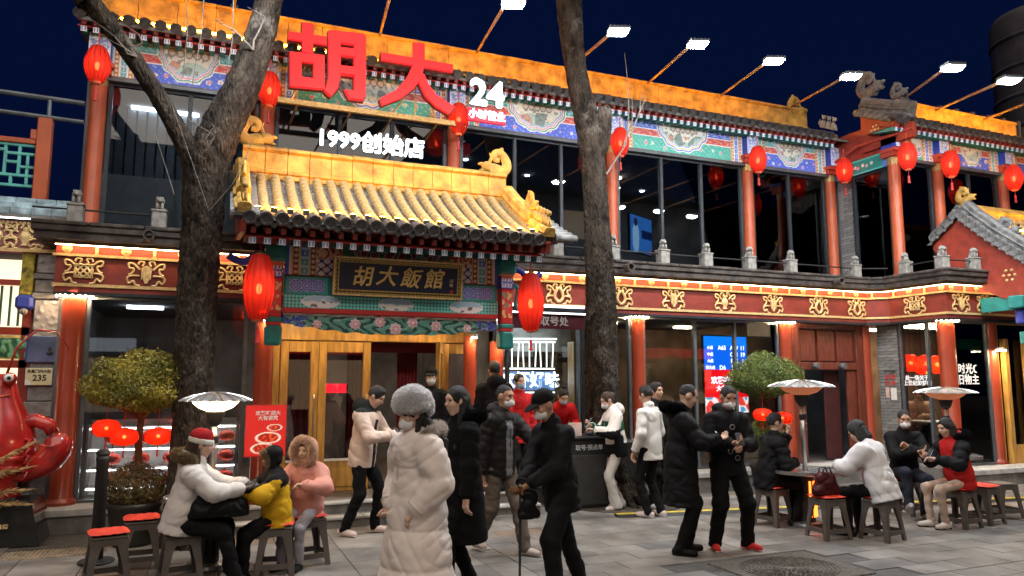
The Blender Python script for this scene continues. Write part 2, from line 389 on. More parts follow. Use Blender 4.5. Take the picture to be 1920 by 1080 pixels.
sweep(LOW, [(.0, 2.90), (.0, 2.94), (-.34, 2.94), (-.34, 2.90)], 'soffit', 'metal_dark', BL)
# individual cap stones along the balcony edge
segs = []
cp = off(LOW, .262)
for a, b in zip(cp[1:-1], cp[2:]):
    L = math.hypot(b[0]-a[0], b[1]-a[1]); n = max(1, round(L/.62))
    for i in range(n):
        s0 = i/n; s1 = (i+1)/n; segs.append((a[0]+(b[0]-a[0])*s0, a[1]+(b[1]-a[1])*s0, L/n, math.atan2(b[1]-a[1], b[0]-a[0])))
cm = {}
for x, y, L, an in segs:
    key = round(L, 2)
    if key not in cm: mb = MB(); mb.bbox((.004, -.01, 0), (key-.004, .3, .05), .012); cm[key] = mb.mesh('cap_stone', 'stone_dark')
    link('cap_stone', cm[key], BL, M=TR(x, y, 3.752+random.uniform(-.003, .003), an))
# warm LED tube tucked under the cornice
sweep(LOW[1:], [(.085, 3.534), (.110, 3.530), (.110, 3.520), (.085, 3.522)], 'led_strip', 'led_warm', BL)
# studs on the upper band
def stud_meshes():
    d = MB(); d.lathe([(.062, 0), (.062, .012), (.05, .02), (.034, .016), (.028, .026), (.001, .028)], 14, Matrix.Rotation(R(90), 4, 'X')); md = d.mesh('disc_stud', 'gold_relief', True)
    s = MB(); s.prism([(-.035, -.075), (.035, -.075), (.018, -.045), (.018, .045), (.035, .075), (-.035, .075), (-.018, .045), (-.018, -.045)], -.022, 0); ms = s.mesh('spool_stud', 'gold_relief')
    return md, ms
md, ms = stud_meshes()
def studs(a, b, first=0):
    L = math.hypot(b[0]-a[0], b[1]-a[1]); an = math.atan2(b[1]-a[1], b[0]-a[0]); n = int(L/.335)
    for i in range(n+1):
        s = (.12+i*.335)/L
        if s > 1: break
        k = (i+first) % 2
        link('disc_stud' if k == 0 else 'spool_stud', md if k == 0 else ms, BL, M=TR(a[0]+(b[0]-a[0])*s, a[1]+(b[1]-a[1])*s, 3.49, an) @ Matrix.Translation((0, -.006, 0)))
for a, b, f in zip(LOW[1:-1], LOW[2:], (0, 1, 1, 0)): studs(a, b, f)
# knot and emblem ornaments of the frieze
def spl(p, n=7):
    p = [Vector((a, 0, b)) for a, b in p]; out = []
    for i in range(len(p)-1):
        p0, p1, p2, p3 = p[max(i-1, 0)], p[i], p[i+1], p[min(i+2, len(p)-1)]
        for k in range(n):
            t = k/n; out.append(.5*((2*p1)+(p2-p0)*t+(2*p0-5*p1+4*p2-p3)*t*t+(3*p1-p0-3*p2+p3)*t**3))
    return out+[p[-1]]
def ribbons(mb, s, r=.0145):
    for q in ([(.08,.05),(.15,.12),(.21,.13),(.20,.07),(.15,.06),(.17,.0),(.21,-.02)], [(.08,-.03),(.16,-.03),(.22,-.06),(.20,-.13),(.15,-.10),(.12,-.15),(.07,-.16)], [(.05,.10),(.03,.15),(.08,.16),(.10,.12)]):
        mb.tube([(x*s, y-.014, z) for x, y, z in spl(q)], r, 6, flat=.8)
def orn(k):
    mb = MB()
    for s in (-1, 1): ribbons(mb, s)
    if k == 0:
        for a0, dz in ((0, 0),):
            mb.tube([(.10*math.sin(3*t+.8), -.016+.006*math.sin(12*t), 1.0*.085*math.sin(4*t)) for t in np.linspace(0, 2*math.pi, 90)[:-1]], .013, 6, closed=True)
    elif k == 1:
        mb.prism([(-.015,-.13),(.02,-.13),(.055,-.02),(.07,.07),(.0,.11),(-.07,.07),(-.05,-.02)], -.03, 0)
        for i in range(3): mb.tube([(-.05+.05*i, -.032, -.08), (-.055+.055*i, -.034, .06)], .009, 5)
    elif k == 2:
        mb.lathe([(.02,-.13),(.05,-.12),(.03,-.09),(.07,-.02),(.06,.04),(.03,.07),(.045,.10),(.01,.13)], 10, Matrix.Diagonal((1, .5, 1, 1)))
    else:
        for s in (-1, 1): mb.tube([(x*s, y-.02, z) for x, y, z in spl([(.0,-.13),(.07,-.06),(.06,.03),(.0,.10),(-.03,.06)])], [.02]*2+[.026]*20+[.01]*7, 6, flat=.7)
    me = mb.mesh('ornament', 'gold_relief'); smooth_by_angle(me); return me
OR = [orn(k) for k in range(4)]
for i, x in enumerate([-1.50, -.78, .306, 5.239, 6.40, 7.45, 8.55, 9.63, 10.73, 11.70]):
    link('ornament', OR[(0, 1, 0, 3, 3, 1, 2, 1, 3, 3)[i]], BL, M=TR(x, 10.748, 3.21))
link('ornament', OR[0], BL, M=TR(12.248, 9.89, 3.21, R(-90))); link('ornament', OR[1], BL, M=TR(12.60, 9.248, 3.21)); link('ornament', OR[2], BL, M=TR(13.25, 9.248, 3.21))
# water spouts of the cornice
for x, y in ((-.75, 10.5), (6.35, 10.5), (10.9, 10.5)):
    mb = MB(); mb.lathe([(.065, 0), (.075, .02), (.07, .16), (.05, .16), (.045, .03)], 12, TR(x, y-.04, 3.66) @ Matrix.Rotation(R(90), 4, 'X'), cap=False); mb.build('water_spout', 'stone_dark', BL)
# plinth and entrance steps
PL = [(-1.95, 11.6), (-1.95, 10.52), (.3, 10.52)]
def plinth(path, nm='plinth'):
    sweep(path, [(0, -.01), (0, .28), (-1.2, .28), (-1.2, -.01)], nm, 'plinth_dark', BL)
    P = path
    for a, b in zip(P[:-1], P[1:]):
        L = math.hypot(b[0]-a[0], b[1]-a[1]); n = max(1, round(L/.95)); an = math.atan2(b[1]-a[1], b[0]-a[0])
        for i in range(n):
            mb = MB(); mb.bbox((i*L/n+.004, -.03, .285-.085), ((i+1)*L/n-.004, .42, .285), .008); mb.build('kerb_stone', 'plinth', BL, M=TR(a[0], a[1], 0, an))
plinth([(-1.95, 10.50), (.3, 10.50)]); plinth([(4.4, 10.50), (12.05, 10.50)]); plinth([(12.05, 8.98), (15.5, 8.98)])
box('plinth', (12.062, 8.99, -.01), (15.4, 11.6, .276), 'plinth_dark', BL)
for i, (y, z) in enumerate(((9.62, .125), (9.92, .265))):
    n = 5; x0, x1 = .3, 4.4
    box('step', (x0+.004, y+.01, -.01), (x1-.004, 10.9, z-.03), 'plinth_dark', BL)
    for k in range(n):
        a = x0+(x1-x0)*k/n; b = x0+(x1-x0)*(k+1)/n
        box('tread_stone', (a+.003, y-.015, z-.03), (b-.003, y+.2 if i == 0 else y+.16, z), 'plinth', BL, .006)
        box('tread_stone', (a+.003, y+.206 if i == 0 else y+.166, z-.03), (b-.003, y+.3 if i == 0 else 10.95, z-.001), stone_mats[1], BL, .004)
# interior shell of both floors
FX0, FX1 = -1.75, 12.0
def room(nm, x0, x1, y0, y1, z0, z1, wm, fm='floor_in', cmn='ceiling_in', sides=True):
    box(nm+'_floor', (x0, y0, z0-.05), (x1, y1, z0), fm, BL); box(nm+'_ceiling', (x0, y0, z1), (x1, y1, z1+.05), cmn, BL)
    box(nm+'_back_wall', (x0, y1, z0-.05), (x1, y1+.1, z1+.05), wm, BL)
    if sides:
        box(nm+'_side_wall', (x0-.1, y0, z0-.05), (x0, y1+.1, z1+.05), wm, BL); box(nm+'_side_wall', (x1, y0, z0-.05), (x1+.1, y1+.1, z1+.05), wm, BL)
room('hall', -1.7, 4.15, 11.06, 15, .287, 2.95, 'wall_dark'); room('waiting_room', 4.26, 10.1, 11.06, 14.2, .287, 2.95, 'wall_brown'); room('corridor', 10.24, 12.34, 11.15, 14, .287, 2.95, 'wall_dark')
room('tea_room', 12.5, 17, 9.6, 13, .287, 2.95, 'wall_brown', sides=False)
room('upper_hall', -1.7, 12.3, 12.0, 15.5, 3.78, 6.2, 'wall_upper', 'wall_pale'); room('upper_wing', 12.6, 19, 10.5, 14, 3.78, 6.2, 'wall_upper', 'wall_pale')
box('interior_partition', (-1.7, 12.9, 3.78), (.9, 13.0, 5.05), 'wall_pale', BL)
for i in range(16): box('ceiling_slat', (-1.65+i*.15, 12.95, 5.06), (-1.53+i*.15, 13.0, 6.19), 'metal_grey', BL)
for x, y, z, w, m in ((-.9, 12.6, 2.93, .5, 'ceil_cool'), (1.2, 12.6, 2.93, .9, 'ceil_light'), (3.0, 12.4, 2.93, .9, 'ceil_light'), (7.2, 12.6, 2.93, .35, 'ceil_light'), (5.0, 12.6, 2.93, .9, 'ceil_cool'), (9.3, 13.1, 2.93, .35, 'ceil_light'), (14.2, 11.2, 2.93, 1.2, 'ceil_light'), (13.3, 10.6, 2.93, .6, 'ceil_light'), (13.6, 12.2, 2.93, 1.2, 'ceil_light'), (11, 12.4, 2.93, .35, 'ceil_cool')):
    box('ceiling_light', (x-w/2, y-.08, z-.02), (x+w/2, y+.08, z+.03), m, BL)
for x, y, z, w, m in ((.5, 14, 6.16, .8, 'ceil_cool'), (8, 13.6, 6.16, .3, 'ceil_light'), (11, 14.2, 6.16, .3, 'ceil_light'), (13.4, 12.4, 6.16, .6, 'ceil_cool'), (-.8, 12.9, 6.16, 1.0, 'ceil_cool')):
    box('ceiling_light', (x-w/2, y-.05, z), (x+w/2, y+.05, z+.03), m, BL)
for x, y in ((-.9, 12.5), (2.2, 13.4), (4.6, 13.6), (6.2, 14.2), (7.8, 13.2), (9.2, 14.4), (10.9, 13.5), (13.3, 11.4), (14.8, 12.2), (16.4, 11.6)):
    mb = MB(); mb.lathe([(.045, 6.18), (.045, 6.19)], 12, TR(x, y, 0)); mb.build('ceiling_downlight', 'downlight_cool', BL)
# ground-floor columns with bead light rings
def column(x, y, z0, z1, r, m='column_red', ring=True):
    mb = MB(); mb.lathe([(r*1.35, z0), (r*1.35, z0+.05), (r*1.05, z0+.09), (r, z0+.1), (r, z1)], 24); me = mb.mesh('column', m); smooth_by_angle(me)
    c = link('column', me, BL, (x, y, 0))
    if ring:
        mb = MB(); mb.lathe([(r+.06, z1-.03), (r+.075, z1-.03), (r+.075, z1), (r+.06, z1)], 20, cap=False); mb.build('light_ring', 'metal_dark', c)
        for k in range(9):
            a = math.pi*(1+k/8); b = MB(); b.ball(((r+.067)*math.cos(a), (r+.067)*math.sin(a), z1-.036), .010, 6, 4); b.build('bead_lamp', 'bead', c)
    return c
for x, y, r in ((-1.606, 10.93, .135), (6.84, 10.93, .11), (10.06, 10.93, .11), (12.5, 9.5, .145)): column(x, y, .27, 2.93, r)
column(13.75, 9.55, .27, 2.93, .11, ring=False); column(12.14, 10.98, .27, 2.93, .09, ring=False)
# windows: frame bars and separate panes
def window(x0, x1, y, z0, z1, xs, zs, gm, fw=.05, M=None, fm='metal_grey'):
    w = bpy.data.objects.new('window', None); COL.objects.link(w); w.parent = BL
    if M is not None: w.matrix_local = M
    X = [x0]+list(xs)+[x1]; Z = [z0]+list(zs)+[z1]
    for i, x in enumerate(X):
        a = fw/2
        box('mullion', (x-a if 0 < i else x, y-.04, z0), (x+a if i < len(X)-1 else x, y+.04, z1), fm, w, .004) if 0 < i < len(X)-1 else box('mullion', (x if i == 0 else x-fw, y-.04, z0), (x+fw if i == 0 else x, y+.04, z1), fm, w, .004)
    for z in Z:
        for i in range(len(X)-1): box('transom', (X[i]+fw*.5+.002, y-.034, max(z-fw/2, z0)), (X[i+1]-fw*.5-.002, y+.034, min(z+fw/2, z1)), fm, w)
    for i in range(len(X)-1):
        for k in range(len(Z)-1): box('pane', (X[i]+.01, y-.004, Z[k]+.01), (X[i+1]-.01, y+.004, Z[k+1]-.01), gm, w)
    return w
window(-1.47, .52, 11.0, .29, 2.90, [-.33], [], 'glass_low')
window(4.2, 6.72, 11.0, .29, 2.90, [5.72], [], 'glass_low')
window(6.96, 9.94, 11.0, .29, 2.90, [8.05, 8.93], [], 'glass_low')
# entrance doors (golden wood), each leaf a part with its own pane
def leaf(w, h, sill=.5):
    o = bpy.data.objects.new('door', None); COL.objects.link(o); o.parent = BL
    s = .11
    box('stile', (0, -.03, 0), (s, .03, h), 'wood_gold', o, .006); box('stile', (w-s, -.03, 0), (w, .03, h), 'wood_gold', o, .006)
    box('rail', (s+.001, -.027, h-.15), (w-s-.001, .027, h), 'wood_gold', o, .006); box('rail', (s+.001, -.027, 0), (w-s-.001, .027, sill), 'wood_gold', o, .006)
    box('base_panel', (s+.05, -.033, .06), (w-s-.05, -.02, sill-.08), 'wood_gold', o, .008)
    box('ledge', (s+.001, -.04, sill), (w-s-.001, .02, sill+.03), 'white_paint', o)
    box('pane', (s, -.004, sill), (w-s, .004, h-.15), 'glass_door', o)
    mb = MB(); mb.tube([(w-.055, -.05, h*.36), (w-.055, -.075, h*.38), (w-.055, -.075, h*.62), (w-.055, -.05, h*.64)], .012, 8); mb.build('handle', 'steel', o)
    return o
for x, w, rz, y in ((.96, .52, 0, 10.85), (1.485, .74, 0, 10.85)): leaf(w, 2.1, .42).matrix_local = TR(x, y, .272, rz)
leaf(.62, 2.1, .42).matrix_local = TR(3.30, 10.82, .272, R(180+68)); leaf(.5, 2.1, .42).matrix_local = TR(3.31, 10.85, .272)
box('door_header', (.93, 10.80, 2.385), (3.86, 10.92, 2.62), 'wood_gold', BL, .01); box('door_jamb', (.84, 10.80, .27), (.948, 10.92, 2.64), 'wood_gold', BL, .008)
# maroon curtains inside the doorway
mb = MB()
for x0, x1, y in ((1.0, 1.55, 11.75), (2.0, 2.35, 11.5), (2.78, 3.1, 11.5)):
    n = 26; pts = [(x0+(x1-x0)*i/n, y+.04*math.sin(i*1.35)) for i in range(n+1)]
    mb = MB(); mb.add([(a, b, .3) for a, b in pts]+[(a, b, 2.9) for a, b in pts], [(i, i+1, i+n+2, i+n+1) for i in range(n)]); mb.build('curtain', 'curtain', BL, True)
box('valance', (.97, 11.4, 2.25), (3.85, 11.46, 2.9), 'curtain', BL)
# red panelled side door
def red_door():
    d = bpy.data.objects.new('panel_door', None); COL.objects.link(d); d.parent = BL; y = 11.02
    box('jamb', (10.2, y-.07, .28), (10.42, y+.07, 2.9), 'wood_red', d, .01); box('jamb', (11.86, y-.07, .28), (12.04, y+.07, 2.9), 'wood_red', d, .01)
    box('rail', (10.421, y-.065, 2.02), (11.859, y+.065, 2.16), 'wood_red', d, .01); box('rail', (10.421, y-.065, 2.80), (11.859, y+.065, 2.9), 'wood_red', d, .01)
    for i in range(3):
        x = 10.43+i*.48; box('panel', (x+.03, y-.02, 2.18), (x+.44, y+.02, 2.78), 'wood_red', d, .015); box('post', (x-.012, y-.05, 2.161), (x+.02, y+.05, 2.799), 'wood_red', d)
    box('side_panel', (11.62, y-.03, .28), (11.858, y+.03, 2.018), 'wood_red', d, .012)
    for z in (.5, .95, 1.02): box('moulding', (11.66, y-.045, z), (11.82, y-.028, z+.03), 'wood_red', d, .004)
    box('side_panel', (10.422, y-.03, .28), (10.56, y+.03, 2.018), 'wood_red', d, .012)
    for z in (.9, 1.0, 1.2): box('moulding', (10.44, y-.045, z), (10.54, y-.028, z+.025), 'steel', d)
    box('door_leaf', (11.2, y+.15, .3), (11.6, y+.2, 2.0), mat('dark_maroon', (.05, .012, .012), .5), d, .01)
    for x in (10.74, 11.42):
        mb = MB(); mb.lathe([(.03, 0), (.06, .02), (.065, .1), (.05, .13), (.001, .13)], 12, TR(x, y-.06, 2.09) @ Matrix.Rotation(R(90), 4, 'X')); mb.build('round_lamp', 'metal_grey', d)
red_door()
mb = MB(); mb.bbox((10.95, 11.9, .29), (11.35, 12.3, 1.18), .01); c = tag(mb.build('cabinet', 'white_paint'), 'white metal cabinet standing inside the red panelled doorway', 'cabinet')
box('door_seam', (10.955, 11.892, .35), (11.345, 11.9, 1.12), 'white_paint', c, .004); box('handle', (10.99, 11.875, .7), (11.005, 11.893, .85), 'black_matte', c)
tag(box('exit_sign', (10.62, 11.3, 1.95), (10.74, 11.32, 2.0), 'green_exit'), 'small lit green exit sign above the red doorway', 'exit sign')
tag(box('notice_board', (11.05, 13.95, 1.35), (11.3, 13.98, 1.75), 'white_paint'), 'white notice hanging on the corridor wall inside the doorway', 'notice')
# grey brick pier beside the red door, built brick by brick
mat('brick_grey', (.20, .205, .205), .85, var=.22, vs=30, bump=.5, bs=80); mat('brick_light', (.27, .275, .27), .85, var=.2, vs=30, bump=.5, bs=80)
def bricks(parent, origin, rz, w, z0, z1, bw=.235, bh=.062):
    mb = MB(); mb.box((.0, .012, z0), (w, .2, z1)); pier = mb.build('brick_pier', 'mortar', parent, M=TR(*origin, rz))
    me = {}
    r = 0; z = z0
    while z < z1-.02:
        x = -(bw/2 if r % 2 else 0)
        while x < w-.01:
            a, b = max(x, 0), min(x+bw, w)
            if b-a > .04:
                k = (round(b-a, 3), random.random() < .35)
                if k not in me: q = MB(); q.bbox((.004, 0, .004), (k[0]-.004, .05, bh-.004), .004); me[k] = q.mesh('brick', 'brick_light' if k[1] else 'brick_grey')
                link('brick', me[k], pier, (a, random.uniform(-.003, .003), z))
            x += bw
        z += bh; r += 1
bricks(BL, (12.45, 10.98, 0), R(-90), .48, .28, 2.9)
# wing ground-floor windows (side facing left, and front)
window(0, .62, 0, .29, 2.90, [], [], 'glass_low', M=TR(12.47, 10.45, 0, R(-90)))
window(12.66, 13.64, 9.55, .29, 2.90, [], [], 'glass_low'); window(13.86, 15.4, 9.55, .29, 2.90, [], [], 'glass_low', fm='wood_gold')
# balcony posts with stone lions and hand rails
def lion():
    mb = MB(); mb.bbox((-.09, -.09, 0), (.09, .09, .22), .012); mb.bbox((-.10, -.10, .22), (.10, .10, .25), .008); post = mb.mesh('balcony_post', 'stone_post')
    l = MB(); l.ball((0, .015, .06), .06, 10, 6, (.8, 1, 1.1)); l.ball((0, -.03, .13), .05, 10, 7); l.ball((0, -.075, .12), .026, 8, 5); l.ball((0, .0, .125), .055, 9, 6, (1.1, .8, 1))
    for s in (-1, 1):
        l.tube([(s*.03, -.05, .09), (s*.032, -.06, .0)], [.02, .017], 6); l.ball((s*.04, .03, .02), .03, 7, 5); l.ball((s*.035, -.02, .17), .014, 6, 4)
    lm = l.mesh('lion', 'stone_post', True); return post, lm
PM, LM = lion()
def bpost(x, y, rz): p = link('balcony_post', PM, BL, M=TR(x, y, 3.80, rz)); link('lion', LM, p, (0, 0, .25))
px = [-1.62, -.66, 5.16, 6.2, 7.19, 8.09, 9.04, 10.0, 11.6]
for x in px: bpost(x, 10.64, 0)
for x, y, rz in ((12.2, 10.0, R(-90)), (12.17, 9.22, 0), (12.92, 9.17, 0)): bpost(x, y, rz)
for a, b in [(px[i], px[i+1]) for i in (0, 2, 3, 4, 5, 6, 7)]+[(-2.2, -1.62)]:
    mb = MB(); mb.tube([(a+.1, 10.64, 3.98), (b-.1, 10.64, 3.98)], .013, 8); mb.build('hand_rail', 'black_matte', BL)
for a, b in (((11.7, 10.64), (12.2, 10.4)), ((12.2, 9.9), (12.17, 9.32)), ((12.27, 9.2), (12.82, 9.17))):
    mb = MB(); mb.tube([(*a, 3.98), (*b, 3.98)], .013, 8); mb.build('hand_rail', 'black_matte', BL)

# ------------------------------------------------------------------ upper floor
UX = [-1.62, .71, 3.77, 6.88, 10.06, 12.28]
mat('column_up', (.42, .085, .03), .4, var=.12, vs=3)
def upcol(x, y):
    mb = MB(); mb.lathe([(.14, 3.80), (.14, 3.86), (.11, 3.9), (.11, 6.24)], 20); me = mb.mesh('upper_column', 'column_up'); smooth_by_angle(me); c = link('upper_column', me, BL, (x, y, 0))
    mb = MB(); mb.lathe([(.118, 6.05), (.118, 6.19)], 20); mb.build('capital_band', 'gold_dark', c)
    mb = MB(); mb.box((-.16, -.15, 6.2), (.16, .15, 6.29)); mb.box((-.19, -.2, 6.29), (.19, .15, 6.36)); mb.build('capital', 'band_red', c)
    def swirl(u, v):
        c = np.zeros(u.shape+(3,)); c[:] = rgb(120, 150, 225); k = np.sin(nz(u, v, 60, 3)*5+v*40) > .25; fill(c, k, WHITE); fill(c, (np.abs(u-.14) > .125) | (v < .015) | (v > .385), rgb(200, 215, 245)); return c
    box('beam_block', (-.14, -.205, 6.37), (.14, .15, 6.78), 'blue', c)
    panel('painted_block', .28, .40, swirl, .012, TR(-.14, -.208, 6.375), c)
    return c
for x in UX: upcol(x, 11.8)
for x in (12.42, 13.63, 15.6): upcol(x, 10.3)
def bayfn(W, H, var, seed):
    lo, hi = (TEAL, BLUE) if var == 0 else (BLUE, TEAL)
    def fn(u, v):
        c = np.zeros(u.shape+(3,)); t = v/H; x = u-W/2; n = nz(u, v, 14, seed)
        c[:] = lo; fill(c, t > .46, RED); fill(c, t > .68, hi)
        fill(c, np.abs(t-.46) < .018, WHITE); fill(c, np.abs(t-.68) < .016, WHITE)
        g = (t > .49) & (t < .65) & (np.sin(u*36+3*np.sin(v*50))*np.cos(v*44+u*9) > .3); fill(c, g, rgb(222, 140, 110))
        w = (t > .72) & (np.abs(np.sin(u*26+4*np.sin(v*34+u*5))) > .86); fill(c, w, rgb(190, 215, 245))
        r = np.random.default_rng(seed)
        for k in range(9):
            fx = W*(.16+.68*(k+.5)/9)+r.uniform(-.04, .04); fy = H*r.uniform(.12, .34)
            flower(c, u, v, fx, fy, r.uniform(.028, .045), (CREAM if k % 2 else PINK), OCHRE, 5)
        lf = (t < .42) & (np.sin(u*55+n*4)*np.sin(v*60-n*3) > .72); fill(c, lf, rgb(150, 200, 170) if var == 0 else rgb(120, 150, 230))
        # medallion hanging from the top
        d = np.hypot(x/(.215*W), (H*1.04-v)/(H*.96)); sc = 1+.025*np.cos(np.arctan2(v-H, x)*14)
        for rr, cc in ((1.0, WHITE), (.965, rgb(60, 150, 140) if var else rgb(60, 90, 200)), (.925, WHITE), (.90, PINK if seed % 2 else rgb(226, 190, 120)), (.86, WHITE), (.835, rgb(120, 170, 220)), (.80, CREAM)): fill(c, d < rr*sc, cc)
        inn = d < .79*sc
        hill = inn & (v < H*(.52+.10*np.sin(x*9+seed)+.05*n)); fill(c, hill, rgb(150, 190, 180), .8)
        fill(c, inn & (n > .35) & (t < .66), rgb(96, 120, 118), .8); fill(c, inn & (n < -.5) & (t < .6), rgb(196, 120, 96), .8); fill(c, inn & (nz(u, v, 40, seed+5) > .55), rgb(90, 90, 86), .6)
        for k in range(5):     # arched brackets along the medallion head
            q = np.hypot(x-(k-2)*.115, (v-H*.80)*.8); fill(c, inn & (q < .055) & (t > .66), rgb(205, 196, 176)); fill(c, inn & (np.abs(q-.05) < .008) & (t > .66), rgb(120, 100, 84))
        # end strips
        for s in (-1, 1):
            e = W/2-s*x
            for a, b, cc in ((0, .05, rgb(90, 160, 215)), (.05, .07, WHITE), (.07, .13, OCHRE), (.13, .15, WHITE), (.15, .24, TEAL if var else BLUE), (.24, .26, WHITE), (.26, .31, OCHRE), (.31, .33, GOLD)): fill(c, (e >= a) & (e < b), cc)
            fill(c, (e > .15) & (e < .24) & fret(e-.15, v, .09), rgb(170, 200, 240))
            for q in (.10, .285): fill(c, np.hypot(e-q, (v % .07)-.035) < .02, rgb(240, 220, 180))
        fill(c, (t < .02) | (t > .985), rgb(70, 50, 40))
        return np.clip(c*(1+.06*nz(u, v, 90, seed+9)[..., None]), 0, 1)
    return fn
def bay(x0, x1, y, var, seed):
    box('lintel', (x0, y-.09, 6.14), (x1, y+.15, 6.19), 'metal_grey', BL)
    box('painted_beam_core', (x0+.001, y-.06, 6.195), (x1-.001, y+.12, 6.86), 'beam_red', BL)
    panel('painted_beam', x1-x0, .64, bayfn(x1-x0, .64, var, seed), .0105, TR(x0, y-.064, 6.2), BL)
for i in range(5): bay(UX[i]+.11, UX[i+1]-.11, 11.8, (1, 0, 1, 0, 1)[i], i+1)
bay(12.56, 13.50, 10.3, 0, 11); bay(13.76, 15.47, 10.3, 1, 12); bay(15.73, 19, 10.3, 1, 13)
def upwin(x0, x1, y, xs, zs=(4.9,)): window(x0, x1, y, 3.80, 6.13, xs, list(zs), 'glass_up', .06, fm='metal_dark')
upwin(-1.5, .59, 11.85, [-.40], ()); upwin(.83, 3.65, 11.85, [1.84, 2.70], ()); upwin(3.89, 6.76, 11.85, [4.92, 5.84], ()); upwin(7.0, 9.94, 11.85, [8.0, 8.93], ()); upwin(10.18, 12.16, 11.85, [11.16], ())
upwin(12.55, 13.51, 10.35, [], ()); upwin(13.75, 15.48, 10.35, [14.6], ()); upwin(15.72, 19, 10.35, [17], ())
window(0, .95, 0, 3.80, 6.05, [], [], 'glass_up', .07, M=TR(12.47, 11.36, 0, R(-90)), fm='metal_dark')
bricks(BL, (12.45, 11.75, 0), R(-90), .36, 3.8, 6.2)
def teal_beam(u, v):
    c = np.zeros(u.shape+(3,)); c[:] = rgb(24, 110, 100); fill(c, (v < .03) | (v > .27), rgb(60, 180, 170)); fill(c, (u < .1) | (u > 1.18), rgb(70, 100, 190))
    for k, x in enumerate((.4, .5, .58, .7, .8, .92)): flower(c, u, v, x, .13+.03*(k % 2), .035, WHITE if k % 2 else PINK, RED, 5)
    return c
box('wing_side_beam', (12.36, 10.36, 6.06), (12.56, 11.72, 6.36), 'teal', BL); panel('painted_side_beam', 1.28, .3, teal_beam, .012, TR(12.356, 11.68, 6.06, R(-90)), BL)

# ------------------------------------------------------------------ tiled eaves, roof slopes and ridges
def tile_meshes():
    r = .072; a = MB(); seg = 10
    prof = [(r*math.cos(math.pi*i/seg), r*math.sin(math.pi*i/seg)) for i in range(seg+1)]
    vs = [(x, 0, z) for x, z in prof]+[(x, .3, z) for x, z in prof]; a.add(vs, [(i, i+1, i+seg+2, i+seg+1) for i in range(seg)])
    a.lathe([(.001, -.008), (.05, -.006), (.055, -.016), (.078, -.016), (.078, .02)], 16, TR(0, 0, 0) @ Matrix.Rotation(R(-90), 4, 'X'), cap=False)
    ra = a.mesh('round_end_tile', 'tile_end')
    d = MB(); d.add([(-.10, 0, -.01), (-.05, 0, -.055), (0, -.01, -.10), (.05, 0, -.055), (.10, 0, -.01), (-.10, .28, .02), (-.05, .28, -.03), (0, .28, -.045), (.05, .28, -.03), (.10, .28, .02), (0, 0, -.03)],
        [(0, 1, 6, 5), (1, 10, 7, 6), (10, 3, 8, 7), (3, 4, 9, 8), (0, 10, 1), (1, 10, 2), (2, 10, 3), (3, 10, 4)]); dr = d.mesh('drip_tile', 'tile_end')
    return ra, dr
RT, DT = tile_meshes()
def raft(u, v):
    c = np.zeros(u.shape+(3,)); c[:] = rgb(228, 236, 250); m = (np.abs(u-.0375) < .024) & (np.abs(v-.0375) < .024); fill(c, m, rgb(70, 100, 200)); fill(c, m & (np.abs(u-.0375) < .008), WHITE); return c
rp = panel('rafter_face', .075, .075, raft, .0075, Matrix.Identity(4), None); RFm = rp.data; bpy.data.objects.remove(rp)
rb = MB(); rb.box((-.0375, .003, -.0375), (.0375, .55, .0375)); RBm = rb.mesh('rafter', 'teal')
rd = MB(); rd.bbox((-.03, 0, -.04), (.03, .5, .04), .006); RDm = rd.mesh('upper_rafter', 'beam_red')
def eave(parent, x0, x1, y, z, sp=.205, rs=.152, pitch=R(24), M=None, rd=(.12, -.165)):
    M = M or Matrix.Identity(4); n = int((x1-x0)/sp)
    for i in range(n+1):
        x = x0+i*sp; jz = random.uniform(-.006, .006)
        link('round_end_tile', RT, parent, M=M @ TR(x, y, z+jz, 0, pitch))
        if i < n: link('drip_tile', DT, parent, M=M @ TR(x+sp/2, y+.01, z-.01+jz, 0, pitch))
    m = int((x1-x0)/rs)
    for i in range(m+1):
        x = x0+.05+i*rs
        r = link('rafter', RBm, parent, M=M @ TR(x, y+rd[0], z+rd[1], 0, R(10))); link('rafter_face', RFm, r, (-.0375, 0, -.0375))
        link('upper_rafter', RDm, parent, M=M @ TR(x, y+rd[0]*.42, z+rd[1]*.55, 0, R(16)))
    for a, b, mm in (((x0-.03, y+.06, z-.062), (x1+.03, y+.12, z-.03), 'board_red'), ((x0-.03, y+rd[0]+.012, z+rd[1]+.040), (x1+.03, y+rd[0]+.06, z+rd[1]+.058), 'bright_red'), ((x0-.03, y+rd[0]+.07, z+rd[1]+.062), (x1+.03, y+.75, z+rd[1]+.09), 'beam_red')):
        mb = MB(); mb.box(a, b); mb.build('eave_board', mm, parent, M=M)
EY = 11.30; EZ = 6.90
eave(BL, -1.86, 12.05, EY, EZ)
eave(BL, 12.05, 17.2, 9.80, 6.80)
def slope(parent, x0, x1, y0, z0, y1, z1, name='roof_slope', sp=.205):
    mb = MB(); mb.prismx([(y0, z0-.05), (y1, z1-.05), (y1, z1), (y0, z0)], x0, x1); s = mb.build(name, 'tile_grey', parent)
    q = MB(); n = int((x1-x0)/sp); an = math.atan2(z1-z0, y1-y0)
    for i in range(n+1):
        x = x0+i*sp; q.tube([(x, y0+.25, z0+.1+.02), (x, y1, z1+.02)], .07, 8)
    q.build('roll_tiles', 'tile_roll_amber_lit', s, True)['kind'] = 'stuff'
slope(BL, -1.86, 12.4, EY+.02, EZ-.03, 13.5, 7.70); slope(BL, 12.25, 17.2, 9.82, 6.77, 11.0, 7.32)
